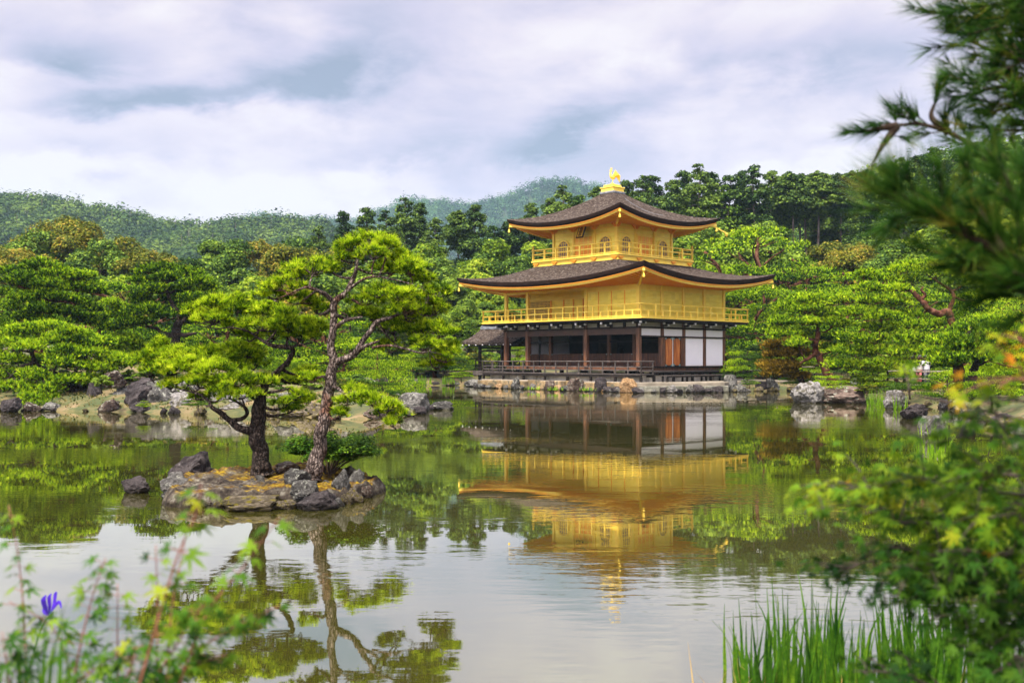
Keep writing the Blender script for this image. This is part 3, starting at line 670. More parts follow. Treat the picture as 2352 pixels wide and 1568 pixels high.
for k in range(7):
    a = k - 3; w.tube(spline([P3(.14, 14.12, a * .012), P3(.28, 14.30 - k * .02, a * .03), P3(.42, 14.28 - k * .05, a * .05), P3(.52, 14.14 - k * .055, a * .06)], 3), [.02, .025, .03, .033, .033, .035, .03, .03, .02, .006], 5)
w.build('tail', M['gold'], ph)
# rain spout leaving the upper eave
sp = Vector((S1 + E3 - .5, T0 - E3 + .45, 10.95)); e_ = sp + Vector((1.9, -.15, -.50))
sb = MB().bar(sp, e_, .09, .09).build('rain_spout', M['gold'], pav)
MB().tube([e_ + Vector((-.12, 0, .0)), e_ + Vector((-.12, 0, -.06)), e_ + Vector((-.12, 0, -.2))], [.13, .12, .05], 8).build('spout_cup', M['gold'], sb)

# ------------------------------------------------------------------ fishing deck on the west side (own building)
fd = empty('fishing_deck', LW(2.8, PU + 1.3), PZ)
tag(fd, 'small open porch with a bark gable roof on dark posts over the pond', 'porch')
def FL(mb, name, mat, parent=fd, **k):
    mb.v = [(x - 2.8, y - PU - 1.3, z) for x, y, z in mb.v]; return mb.build(name, mat, parent, **k)
F0, F1, FA, FB = PU + .2, 17.5, .8, 4.8; mid = (FA + FB) / 2
mb = MB(); n = 16
for sgn in (-1, 1):
    V = []; F = []
    for j in range(n + 1):
        s = j / n; v = (mid + sgn * 2.05) + (-sgn * 2.05) * s; zz0 = 3.12 + (4.22 - 3.12) * (.45 * s + .55 * s * s)
        for i in range(21):
            tt = i / 20; V.append((v, F0 + (F1 - F0) * tt, zz0 + .12 * (1 - s) * tt ** 4))
    for j in range(n):
        for i in range(20):
            a = j * 21 + i; F.append((a, a + 1, a + 22, a + 21) if sgn < 0 else (a + 21, a + 22, a + 1, a))
    mb.poly(V, F); m2 = [(x, y, z - .17) for x, y, z in V]; mb.poly(m2, [tuple(reversed(f)) for f in F])
    ed = list(range(21)); mb.poly([V[i] for i in ed] + [m2[i] for i in ed], [(i, i + 1, 21 + i + 1, 21 + i) for i in range(20)])
    ed = [j * 21 + 20 for j in range(n + 1)]; mb.poly([V[i] for i in ed] + [m2[i] for i in ed], [(i, i + 1, n + 1 + i + 1, n + 1 + i) for i in range(n)])
rf = FL(mb, 'gable_roof', M['bark_shingle'], smooth=False)
FL(MB().box(mid - .16, mid + .16, F0, F1 - .05, 4.16, 4.34).box(mid - .1, mid + .1, F0 + .01, F1 - .1, 4.34, 4.44), 'ridge', M['slate'], rf)
mb = MB(); tips = MB()
for u in np.linspace(F0 + .2, F1 - .25, 8):
    mb.bar((FA + .0, u, 3.0), (mid, u, 3.85), .07, .08); mb.bar((FB, u, 3.0), (mid, u, 3.85), .07, .08); tips.box(FA - .06, FA + .0, u - .035, u + .035, 2.93, 3.0)
FL(mb, 'rafters', M['dark_wood'], rf); FL(tips, 'white_tip', M['white_paint'], rf)
for v in (1.35, 4.25):
    for u in (13.6, 16.0): FL(MB().box(v - .09, v + .09, u - .09, u + .09, -.4, 3.02), 'post', M['dark_wood'])
FL(MB().box(1.3, 1.4, F0, 16.6, 2.86, 3.0).box(4.2, 4.3, F0, 16.6, 2.86, 3.0).box(1.4, 4.2, 15.95, 16.05, 2.7, 2.85).box(1.31, 1.39, F0, 16.0, 2.5, 2.6), 'beam', M['dark_wood'])
FL(MB().box(1.1, 4.5, PU + 1.3, 16.5, 1.0, 1.12).box(1.08, 1.16, PU + 1.3, 16.5, .8, .99), 'deck_floor', M['grey_wood'])
for (a, b, nn_) in (((1.2, 16.3), (1.2, PU + 1.5), 5), ((1.2, 16.3), (4.4, 16.3), 4), ((4.4, 16.3), (4.4, PU + 1.5), 5)):
    rl = railing(a, b, 1.12, (.70, .45, .2), .70, nn_, .03, .06, M['dark_wood'], parent=fd)
    for o in [rl] + list(rl.children):
        o.data.transform(Matrix.Translation((-2.8, -PU - 1.3, 0)))
# ------------------------------------------------------------------ land, pond, terrace, rocks
def L2(v, u): p = LW(v, u); return (p.x, p.y)
POND = [(-75, 3.0), (-12, 2.6), (0, 2.3), (3.2, 2.8), (5, 4.6), (7, 9), (9.2, 14), (11.4, 20), (13.2, 26), (15.6, 33), (17.0, 39), (16.6, 43), (13.2, 45.2), (14.5, 47.5), (18.5, 50), (21, 54), (20.5, 58), (18.5, 60.6), (13, 60.2), (8.6, 59.5),
        L2(-.9, .5), L2(-.9, 12.2), L2(1.5, 13), (-1.0, 74), (-3.5, 73.2), (-7.5, 73.4), (-10, 78), (-12, 84), (-20, 84), (-26, 74), (-42, 68), (-75, 66)]
ISLE = [(-75, 40), (-30, 38.6), (-19, 37.6), (-14, 36.2), (-10, 34.6), (-7, 33.2), (-4.9, 31.6), (-3.7, 33.2), (-3.3, 37), (-4.2, 41), (-7, 47), (-13, 53), (-30, 57), (-75, 57)]
TERR = [L2(-1.45, 12.6), L2(-1.45, -1.15), (12.5, 58.5), (13.6, 61.0), (17.5, 63.0), L2(12.6, -.5), L2(12.6, 12.6)]
def sdf(poly, X, Y):
    """signed distance, negative inside"""
    P = np.array(poly); d = np.full(X.shape, 1e9); inside = np.zeros(X.shape, bool)
    for i in range(len(P)):
        a, b = P[i], P[(i + 1) % len(P)]; e = b - a
        wx_, wy_ = X - a[0], Y - a[1]; t = np.clip((wx_ * e[0] + wy_ * e[1]) / (e @ e), 0, 1)
        d = np.minimum(d, (wx_ - e[0] * t) ** 2 + (wy_ - e[1] * t) ** 2)
        c = ((a[1] > Y) != (b[1] > Y)) & (X < (b[0] - a[0]) * (Y - a[1]) / (b[1] - a[1] + 1e-12) + a[0])
        inside ^= c
    d = np.sqrt(d); return np.where(inside, -d, d)
def sm(x): x = np.clip(x, 0, 1); return x * x * (3 - 2 * x)
def ground_z(X, Y):
    X = np.asarray(X, float); Y = np.asarray(Y, float)
    dp = sdf(POND, X, Y); di = sdf(ISLE, X, Y); dl = np.maximum(dp, -di)       # >0 on land
    z = np.where(dl > 0, .08 + .42 * sm(dl / 1.6), -.7 * sm(-dl / 1.2) + .08 * (1 - sm(-dl / .5)))
    z = z + np.where(di < 0, 1.15 * sm((-di - .5) / 7), 0)
    z = z + np.where((dp > 0) & (Y > 40), .55 * sm((dp - 2) / 6), 0) + np.where((dp > 6) & (Y > 50), np.clip(dp - 6, 0, 60) * .045, 0)
    bum = .10 * np.sin(X * .9 + 1.3 * np.sin(Y * .5)) * np.cos(Y * .7 + X * .2)
    z = z + np.where(dl > 1, bum, 0)
    dt = sdf(TERR, X, Y); z = np.where(dt < .6, np.minimum(z, .42), z)
    return z
def gz(x, y): return float(ground_z(np.array([x]), np.array([y]))[0])
def axis(lo, hi, step, far, k=1.18):
    a = list(np.arange(lo, hi + 1e-6, step)); s = step
    while a[-1] < far: s *= k; a.append(a[-1] + s)
    s = step
    while a[0] > -far: s *= k; a.insert(0, a[0] - s)
    return np.array(a)
gx = axis(-50, 46, .55, 1900); gy = axis(-4, 100, .55, 1900)
X, Y = np.meshgrid(gx, gy); Z = ground_z(X, Y)
Z = np.where(Y < -6, .45, Z)
V = np.stack([X.ravel(), Y.ravel(), Z.ravel()], 1); nx, ny = len(gx), len(gy)
i = np.arange((nx - 1) * (ny - 1)); r, c = i // (nx - 1), i % (nx - 1); a = r * nx + c
F = np.stack([a, a + 1, a + nx + 1, a + nx], 1)
M['ground'] = mk('dry grass and moss ground', [(0.36, (0.025, 0.038, 0.008)), (0.48, (0.075, 0.075, 0.02)), (0.57, (0.13, 0.095, 0.042)), (0.74, (0.25, 0.185, 0.095))], 0.9, 0.95, 0.8, 9, detail=9, nrough=.7, voro=(1.6, 0.52, (0.04, 0.055, 0.012)))
g = link('ground', mesh_np('ground', V, [F], M['ground'], True)); tag(g, kind='structure', label='mossy dry garden ground around the pond')
# water
def water_mat():
    m = bpy.data.materials.new('murky pond water'); m.use_nodes = True; nt = m.node_tree; nt.nodes.clear()
    o = N(nt, 'ShaderNodeOutputMaterial'); tcn = N(nt, 'ShaderNodeTexCoord')
    def wave(sx, sy, sc, det, rgh=.5):
        mp = N(nt, 'ShaderNodeMapping'); mp.inputs['Scale'].default_value = (sx, sy, 1); nt.links.new(tcn.outputs['Object'], mp.inputs[0])
        n = N(nt, 'ShaderNodeTexNoise', i_Scale=sc, i_Detail=det, i_Roughness=rgh); nt.links.new(mp.outputs[0], n.inputs['Vector']); return n.outputs[0]
    fine = wave(.8, 2.4, 2.4, 3.0); mid_ = wave(.6, 1.3, .9, 3.0); patch = wave(.35, .9, .22, 3.0, .6)
    pm = ramp(nt, patch, [(0.47, (.04, .04, .04)), (0.64, (1, 1, 1))])
    h = math_node(nt, 'ADD', math_node(nt, 'MULTIPLY', math_node(nt, 'MULTIPLY', fine, pm), WAT[0]), math_node(nt, 'MULTIPLY', mid_, WAT[1]))
    bp = N(nt, 'ShaderNodeBump', i_Strength=1.0, i_Distance=1.0); nt.links.new(h, bp.inputs['Height'])
    murk = ramp(nt, wave(1, 1, .12, 2.0), [(0.35, (0.040, 0.040, 0.006)), (0.65, (0.060, 0.058, 0.012))])
    d = N(nt, 'ShaderNodeBsdfDiffuse'); nt.links.new(murk, d.inputs[0])
    g_ = N(nt, 'ShaderNodeBsdfGlossy', i_Roughness=.012); g_.inputs['Color'].default_value = (.965, .95, .87, 1); nt.links.new(bp.outputs[0], g_.inputs['Normal'])
    fr = N(nt, 'ShaderNodeLayerWeight', i_Blend=.5); fk = math_node(nt, 'ADD', WAT[2], math_node(nt, 'MULTIPLY', 1 - WAT[2], math_node(nt, 'POWER', fr.outputs['Facing'], 2.6)))
    mx = N(nt, 'ShaderNodeMixShader'); nt.links.new(fk, mx.inputs[0]); nt.links.new(d.outputs[0], mx.inputs[1]); nt.links.new(g_.outputs[0], mx.inputs[2])
    nt.links.new(mx.outputs[0], o.inputs[0]); return m
WAT = (0.0046, 0.00042, .29)
V = np.array([(-76, 1, 0), (40, 1, 0), (40, 86, 0), (-76, 86, 0)], float)
w = link('pond_water', mesh_np('pond_water', V, [np.array([[0, 1, 2, 3]])], water_mat())); tag(w, kind='structure', label='murky olive pond water reflecting the pavilion and the sky')
wet_line(M['tan_stone'], .12)
# terrace
def wall_poly(name, pts, z0, z1, mat, label=None, kind='structure'):
    o = MB().prism(list(reversed(pts)) if sum((pts[i][0] * pts[(i + 1) % len(pts)][1] - pts[(i + 1) % len(pts)][0] * pts[i][1]) for i in range(len(pts))) < 0 else pts, z0, z1).build(name, mat, None, bevel=.03); tag(o, label, kind=kind); return o
wall_poly('terrace_pavement', TERR, -.6, .585, M['paving'], 'pale stone terrace round the pavilion base')
# tan block wall under the pond deck, block by block courses in one low wall
tw = empty('stone_block_wall', LW(-1.5, -1.1), PZ); tag(tw, 'low wall of tan stone blocks at the water below the pond deck', 'wall')
u = 0.0; k = 0
while u < 13.4:
    l_ = R.uniform(.9, 1.7); h_ = R.uniform(.50, .62); o = R.uniform(0, .08)
    mb = MB().box(-.22 - o, .1, u, u + l_ - .03, -.5, h_); b = mb.build('block', M['tan_stone'], tw, bevel=.03); u += l_; k += 1
M['edge_stone'] = mk('grey edge stone', [(0.35, (0.045, 0.05, 0.035)), (0.5, (0.13, 0.13, 0.10)), (0.7, (0.27, 0.26, 0.21))], 2.2, 0.9, 0.5, 12)
wet_line(M['edge_stone'], .10)
ke = empty('terrace_kerb', (7.3, 57.65, 0)); tag(ke, 'grey cut stone kerb along the water in front of the east steps', 'kerb')
pts = [Vector((7.3, 57.65, 0)), Vector((12.6, 58.45, 0))]
for a_, b_ in zip(pts, pts[1:]):
    L_ = (b_ - a_).length; n = int(L_ / 1.3); d_ = (b_ - a_) / n; nn_ = Vector((d_.y, -d_.x, 0)).normalized()
    for i in range(n):
        p = a_ + d_ * i + d_.normalized() * .015 - Vector((7.3, 57.65, 0)); q = a_ + d_ * (i + 1) - d_.normalized() * .015 - Vector((7.3, 57.65, 0)); w_ = R.uniform(.28, .4)
        MB().prism([(p.x + nn_.x * w_, p.y + nn_.y * w_), (q.x + nn_.x * w_, q.y + nn_.y * w_), (q.x, q.y), (p.x, p.y)], -.5, R.uniform(.34, .40)).build('kerb_stone', M['edge_stone'], ke, bevel=.03)

# rocks
def rock_mat(name, a, b, c, spot, th):
    return wet_line(mk(name, [(0.30, a), (0.48, b), (0.60, c), (0.72, tuple(min(.5, x * 1.35) for x in c))], 6.0, 0.92, 1.0, 8, detail=8, dist=.12, nrough=.75, rnd=.12, voro=(5.5, th, spot), spec=.2))
M['rock_grey'] = rock_mat('grey lichen rock', (0.02, 0.02, 0.02), (0.065, 0.063, 0.058), (0.165, 0.16, 0.15), (0.30, 0.31, 0.26), .57)
M['rock_dark'] = rock_mat('dark wet rock', (0.008, 0.007, 0.008), (0.028, 0.023, 0.024), (0.07, 0.06, 0.06), (0.16, 0.15, 0.15), .62)
M['rock_tan'] = rock_mat('tan rock', (0.09, 0.05, 0.02), (0.28, 0.17, 0.08), (0.48, 0.34, 0.20), (0.10, 0.085, 0.06), .58)
M['rock_red'] = rock_mat('reddish rock', (0.012, 0.009, 0.007), (0.055, 0.038, 0.030), (0.135, 0.10, 0.082), (0.26, 0.27, 0.22), .56)
M['rock_pale'] = rock_mat('pale rock', (0.04, 0.04, 0.04), (0.12, 0.115, 0.11), (0.27, 0.26, 0.25), (0.08, 0.075, 0.05), .52)
M['rock_moss'] = rock_mat('mossy rock', (0.02, 0.016, 0.010), (0.08, 0.065, 0.04), (0.19, 0.16, 0.12), (0.13, 0.11, 0.012), .52)
import bmesh
def rock_mesh(seed, sub=4, cuts=11, amp=.20):
    rr = random.Random(seed); bm = bmesh.new(); bmesh.ops.create_icosphere(bm, subdivisions=sub, radius=1.0)
    pl = []
    for _ in range(cuts):
        n = Vector((rr.gauss(0, 1), rr.gauss(0, 1), rr.gauss(.2, .8))).normalized(); pl.append((n, rr.uniform(.52, .85)))
    off = Vector((rr.uniform(-50, 50), rr.uniform(-50, 50), rr.uniform(-50, 50)))
    for v in bm.verts:
        p = v.co.copy()
        for n, d in pl:
            k = p.dot(n) - d
            if k > 0: p -= n * k * .92
        p *= 1 + amp * (mnoise.fractal(p * 1.6 + off, .9, 2.1, 4)) + amp * .6 * mnoise.noise(p * 5 + off) + amp * .35 * mnoise.noise(p * 12 + off)
        rid = abs(mnoise.noise(p * 3.1 + off)); p *= 1 - .10 * max(0, .25 - rid) * 4 * .5
        v.co = p
    me = bpy.data.meshes.new('rock'); bm.to_mesh(me); bm.free()
    mn = [min(v.co[i] for v in me.vertices) for i in range(3)]; mx = [max(v.co[i] for v in me.vertices) for i in range(3)]
    for v in me.vertices:
        v.co = Vector([(v.co[i] - (mn[i] + mx[i]) / 2) / (mx[i] - mn[i]) if i < 2 else (v.co[i] - mn[2]) / (mx[2] - mn[2]) for i in range(3)])
    me.polygons.foreach_set('use_smooth', [True] * len(me.polygons)); me.set_sharp_from_angle(angle=math.radians(38)) if hasattr(me, 'set_sharp_from_angle') else None
    return me
ROCKS = [rock_mesh(s, 4) for s in range(3, 13)]
def rock_at(x, y, w, h, mat='rock_grey', label='', d=None, z=0.0, rz=None, seed=None, name='rock', group=None, sink=.3, tilt=0.0):
    me = ROCKS[(seed if seed is not None else R.randrange(10)) % 10]
    key = (me.name, mat)
    if key not in RC: m2 = me.copy(); m2.materials.clear(); m2.materials.append(M[mat]); RC[key] = m2
    o = link(name, RC[key]); hh = h / (1 - sink); o.scale = (w * 1.04, (d or w * R.uniform(.7, 1.0)), hh)
    o.rotation_euler = (tilt * .4, tilt, rz if rz is not None else R.choice([0, math.pi]) + R.uniform(-.35, .35)); o.location = (x, y, z - hh * sink)
    return tag(o, label, 'rock', group)
RC = {}
def rock_px(px, py, wp, hp, mat, label, z=0.0, **k):
    Y_ = depth(py, z); s = Y_ / FP; return rock_at((px - CX) * s, Y_ + wp * s * .35, wp * s, hp * s, mat, label, z=z, **k)
HR = [  # px, waterline py, width, height, material, label
 (1186, 890, 22, 24, 'rock_grey', 'upright grey rock by the far end of the stone block wall'),
 (1226, 891, 16, 12, 'rock_grey', 'small grey rock just before the far end of the block wall'),
 (1265, 892, 26, 18, 'rock_red', 'brownish rock in the block wall below the pond deck middle'),
 (1300, 894, 20, 10, 'rock_grey', 'low grey rock at the foot of the block wall'),
 (1322, 894, 34, 25, 'rock_red', 'pinkish grey rock leaning on the block wall'),
 (1380, 897, 25, 28, 'rock_dark', 'tall dark grey rock in front of the pond deck'),
 (1443, 900, 34, 28, 'rock_tan', 'orange tan boulder below the near corner of the pond deck'),
 (1415, 904, 22, 11, 'rock_dark', 'dark rock standing in the water before the orange boulder'),
 (1470, 901, 20, 10, 'rock_grey', 'low grey rock between the orange boulder and the kerb'),
 (1541, 906, 25, 15, 'rock_pale', 'pale boulder in the water before the kerb'),
 (1588, 906, 22, 15, 'rock_pale', 'second pale boulder before the kerb, nearer its stepped end'),
 (1641, 901, 26, 13, 'rock_grey', 'flat grey rock past the end of the pale boulders'),
 (1680, 899, 27, 30, 'rock_grey', 'big upright grey green rock at the end of the terrace'),
 (1700, 900, 20, 16, 'rock_grey', 'rock leaning against the big upright terrace rock'),
 (1722, 897, 36, 20, 'rock_grey', 'wide lichen rock below the tiny pine at the terrace end'),
 (1752, 898, 26, 17, 'rock_dark', 'dark rock between the wide lichen rock and the inlet'),
 (1779, 898, 34, 23, 'rock_grey', 'rounded grey rock at the mouth of the small inlet'),
 (1085, 888, 30, 13, 'rock_grey', 'low mossy rock under the open porch'),
 (1112, 889, 18, 16, 'rock_grey', 'rock beside the porch post'),
 (1056, 884, 30, 13, 'rock_moss', 'mossy rock on the far bank before the porch'),
 (1006, 880, 37, 17, 'rock_grey', 'wide jagged rock on the far bank'),
 (1038, 880, 20, 12, 'rock_red', 'brown rock beside the wide jagged one on the far bank'),
 (975, 881, 18, 8, 'rock_moss', 'small mossy rock on the far bank by the reeds'),
 (947, 946, 56, 34, 'rock_grey', 'rounded lichen boulder at the tip of the long island'),
 (905, 941, 44, 28, 'rock_pale', 'pale boulder behind the tip of the long island'),
 (1014, 941, 42, 15, 'rock_grey', 'flat grey rock alone in the water off the long island tip'),
 (846, 903, 30, 28, 'rock_pale', 'white pointed rock on the back of the long island'),
 (868, 902, 40, 34, 'rock_dark', 'dark wedge rock next to the white pointed rock'),
 (792, 955, 50, 26, 'rock_grey', 'grey rock behind the leaning islet pine'),
 (735, 957, 70, 18, 'rock_pale', 'low pale rock ledge behind the islet pine trunks'),
 (676, 958, 60, 16, 'rock_moss', 'low mossy ledge rock between the two islet pines'),
 (530, 950, 66, 20, 'rock_pale', 'long pale ledge rock on the island shore'),
 (478, 948, 46, 22, 'rock_red', 'reddish ledge rock behind the low islet pine limb'),
 (421, 946, 60, 38, 'rock_pale', 'big lichen covered block on the island shore'),
 (366, 944, 56, 44, 'rock_grey', 'blue grey upright block on the island shore'),
 (318, 944, 62, 46, 'rock_dark', 'dark slanting boulder on the island shore'),
 (264, 940, 42, 24, 'rock_moss', 'mossy boulder on the island shore near the thick pine'),
 (207, 940, 42, 46, 'rock_dark', 'dark lichen boulder behind the foot of the thick old pine'),
 (150, 941, 78, 20, 'rock_moss', 'low mossy boulder with white patches by the old pine'),
 (110, 943, 36, 14, 'rock_grey', 'low rock at the water under the old pine boughs'),
 (60, 945, 40, 16, 'rock_red', 'brown shore rock by the picture edge of the island'),
 (18, 946, 44, 24, 'rock_dark', 'dark shore rock at the very edge of view'),
 (1863, 926, 62, 38, 'rock_pale', 'rounded grey boulder with pale lichen on the east point'),
 (1946, 926, 96, 30, 'rock_red', 'wide reddish boulder on the east point'),
 (2066, 940, 40, 34, 'rock_pale', 'pale boulder behind the water irises'),
 (2110, 962, 50, 26, 'rock_dark', 'dark rock past the water irises'),
 (2151, 1005, 50, 40, 'rock_pale', 'speckled rock on the east bank behind the maple'),
]
def wall_u(px, v):
    lo, hi = -3.0, 16.0                                # point along the pond wall seen in that photo column
    for _ in range(40):
        m_ = (lo + hi) / 2; p = LW(v, m_); lo, hi = (m_, hi) if CX + FP * p.x / p.y > px else (lo, m_)
    return LW(v, lo)
for t in HR:
    if 1180 <= t[0] <= 1480 and t[1] < 906:
        p = wall_u(t[0], -1.95); s_ = p.y / FP; rock_at(p.x, p.y, t[2] * s_ * 1.15, t[3] * s_ * 1.25, t[4], t[5], d=t[2] * s_ * .8)
    elif 1480 < t[0] < 1660:
        Y_ = 57.0 + (t[0] - 1480) * .006; s_ = Y_ / FP; rock_at((t[0] - CX) * s_, Y_, t[2] * s_ * 1.2, t[3] * s_ * 1.25, t[4], t[5])
    else: rock_px(t[0], t[1], t[2] * 1.25, t[3] * 1.35, *t[4:])
for (px, py, z, wp, hp, mt, lb) in ((289, 868, 1.15, 24, 22, 'rock_grey', 'grey rock standing on the sandy island mound'), (256, 880, 1.0, 44, 30, 'rock_red', 'jagged brown rock on the sandy island mound'), (282, 912, .45, 19, 28, 'rock_grey', 'small upright stone on the island slope'), (1962, 884, .45, 26, 16, 'rock_grey', 'rock on the east bank above the reddish boulder')):
    rock_px(px, py, wp, hp, mt, lb, z=z)
# small shore stones along every visible bank
def along(poly, i0, i1, step, jitter, mats, wr, group, label):
    P_ = poly[i0:i1 + 1]
    for a_, b_ in zip(P_, P_[1:]):
        a_, b_ = Vector(a_), Vector(b_); L_ = (b_ - a_).length
        for k in range(max(1, int(L_ / step))):
            p = a_.lerp(b_, (k + R.random()) / max(1, int(L_ / step))) + Vector((R.uniform(-jitter, jitter), R.uniform(-jitter, jitter)))
            w_ = R.uniform(*wr); rock_at(p.x, p.y, w_, w_ * R.uniform(.35, .7), R.choice(mats), label, z=0.02, group=group, name='shore_stone', sink=.35)
iw = POND.index(L2(-.9, .5))
along(ISLE, 1, 7, .9, .25, ['rock_moss', 'rock_moss', 'rock_dark', 'rock_red'], (.2, 1.1), 'small stones along the island shore', 'small stone in the water edge row along the long island')
along(ISLE, 7, 10, 1.1, .3, ['rock_grey', 'rock_dark'], (.4, .9), 'small stones on the island tip', 'small stone along the tip of the long island')
along([L2(-1.85, -.8), L2(-1.85, 12.8)], 0, 1, .42, .14, ['rock_grey', 'rock_moss', 'rock_tan', 'rock_dark', 'rock_pale'], (.22, .6), 'small stones along the block wall', 'small stone in the water row at the foot of the tan block wall')
along([(7.3, 57.0), (12.6, 57.9), (14.5, 60.0), (18.5, 60.4), (20.4, 57.5), (20.8, 53)], 0, 5, .6, .2, ['rock_grey', 'rock_moss', 'rock_dark'], (.3, .8), 'small stones along the kerb', 'small stone in the row along the terrace kerb and inlet')
along(POND, POND.index((-3.5, 73.2)) - 1, POND.index((-7.5, 73.4)), .7, .3, ['rock_grey', 'rock_moss', 'rock_dark', 'rock_pale'], (.4, 1.0), 'small stones on the far bank', 'small stone in the row along the far bank by the porch')
along(POND, 6, 14, 1.1, .35, ['rock_grey', 'rock_moss', 'rock_dark'], (.35, .9), 'small stones on the east bank', 'small stone in the row along the east bank beyond the maple')

for k, (px, Y_, w_, h_, mt) in enumerate(((300, 38.6, 1.0, .8, 'rock_grey'), (335, 38.2, 1.3, 1.1, 'rock_dark'), (372, 38.0, 1.2, 1.0, 'rock_grey'), (405, 37.6, 1.4, .95, 'rock_pale'), (440, 37.4, 1.1, .8, 'rock_grey'), (470, 36.8, 1.3, .7, 'rock_moss'), (510, 36.6, 1.5, .75, 'rock_grey'), (560, 36.0, 1.4, .6, 'rock_pale'), (610, 35.6, 1.2, .55, 'rock_moss'), (650, 35.2, 1.3, .6, 'rock_grey'), (700, 34.8, 1.2, .5, 'rock_grey'), (750, 34.2, 1.3, .55, 'rock_moss'), (800, 34.6, 1.1, .6, 'rock_grey'), (840, 35.2, 1.0, .7, 'rock_dark')  ), 1):
    rock_at((px - CX) / FP * Y_, Y_, w_, h_, mt, 'boulder in the upper bank row on the long island, %s along' % ['first','second','third','fourth','fifth','sixth','seventh','eighth','ninth','tenth','eleventh','twelfth','thirteenth','fourteenth','fifteenth','sixteenth','seventeenth','eighteenth'][k - 1], z=.15, group='boulders banking up the long island', tilt=R.uniform(-.15, .15))
# ------------------------------------------------------------------ islet with two pines
IC = Vector((-3.36, 14.05, 0)); 
def islet_r(th):
    return 1.0 + .07 * math.sin(2 * th + .6) + .06 * math.sin(3 * th + 2) + .05 * math.sin(5 * th) + .04 * mnoise.noise(Vector((math.cos(th) * 2.5, math.sin(th) * 2.5, 5)))
V = []; nr_, nt_ = 70, 220
for j in range(nr_ + 1):
    s = j / nr_
    for i in range(nt_):
        th = 2 * math.pi * i / nt_; rr = islet_r(th) * s
        x, y = 1.46 * rr * math.cos(th), 1.42 * rr * math.sin(th)
        pv = Vector((x, y, 0))
        z = .20 + .07 * mnoise.noise(pv * 1.1) + .05 * abs(mnoise.fractal(pv * 3.1, .8, 2, 4)) + .10 * max(0, mnoise.noise(pv * 1.7 + Vector((3, 1, 0)))) - .10 * (.5 - y / 2.8) + .06 * min(1, s)
        z += .10 * math.exp(-((x + .9) ** 2 + (y + .1) ** 2) / .12)
        ed = sm(np.array((1 - s) / .13)); lump = .35 + .65 * abs(mnoise.noise(Vector((x * 4.2, y * 4.2, 2))))
        z = -.35 + (z + .35) * float(ed) ** .55 + (.05 * lump * (1 - float(ed)))
        if s > .72: z += .035 * mnoise.noise(pv * 9) + .03 * mnoise.noise(pv * 17)
        else: z += .012 * mnoise.noise(pv * 15)
        V.append((x + .05 * mnoise.noise(pv * 5 + Vector((0, 0, z * 5))), y + .05 * mnoise.noise(pv * 5 + Vector((9, 0, z * 5))), z))
V = np.array(V); j, i = np.meshgrid(np.arange(nr_), np.arange(nt_), indexing='ij'); a = (j * nt_ + i).ravel(); b = (j * nt_ + (i + 1) % nt_).ravel()
F = np.stack([a + nt_, b + nt_, b, a], 1)
def islet_mat():
    m = mk('islet rock and moss', [(0.36, (0.012, 0.010, 0.009)), (0.46, (0.035, 0.028, 0.022)), (0.53, (0.065, 0.055, 0.042)), (0.66, (0.20, 0.19, 0.155))], 6.5, .95, 1.0, 12, detail=10, dist=.03, nrough=.75, spec=.15)
    nt = m.node_tree; bs = nt.nodes['Principled BSDF']; base = bs.inputs['Base Color'].links[0].from_socket
    tcn = N(nt, 'ShaderNodeTexCoord'); n = N(nt, 'ShaderNodeTexNoise', i_Scale=1.5, i_Detail=7.0, i_Roughness=.62); nt.links.new(tcn.outputs['Object'], n.inputs['Vector'])
    sp_ = N(nt, 'ShaderNodeSeparateXYZ'); nt.links.new(tcn.outputs['Object'], sp_.inputs[0])
    geo = N(nt, 'ShaderNodeNewGeometry'); sn = N(nt, 'ShaderNodeSeparateXYZ'); nt.links.new(geo.outputs['Normal'], sn.inputs[0])
    flat = ramp(nt, sn.outputs[2], [(.72, (0, 0, 0)), (.92, (1, 1, 1))])
    k = ramp(nt, n.outputs[0], [(.43, (0, 0, 0)), (.52, (1, 1, 1))])
    n2 = N(nt, 'ShaderNodeTexNoise', i_Scale=16.0, i_Detail=4.0); nt.links.new(tcn.outputs['Object'], n2.inputs['Vector'])
    mossc = ramp(nt, n2.outputs[0], [(.35, (.05, .016, .004)), (.5, (.11, .070, .006)), (.66, (.24, .165, .010))])
    fac = math_node(nt, 'MULTIPLY', flat, k)
    nt.links.new(mixc(nt, fac, base, mossc), bs.inputs['Base Color']); return wet_line(m, .05)
isl = link('islet_ground', mesh_np('islet_ground', V, [F], islet_mat(), True)); isl.location = IC; tag(isl, 'rocky islet with yellow moss in the pond', kind='structure')
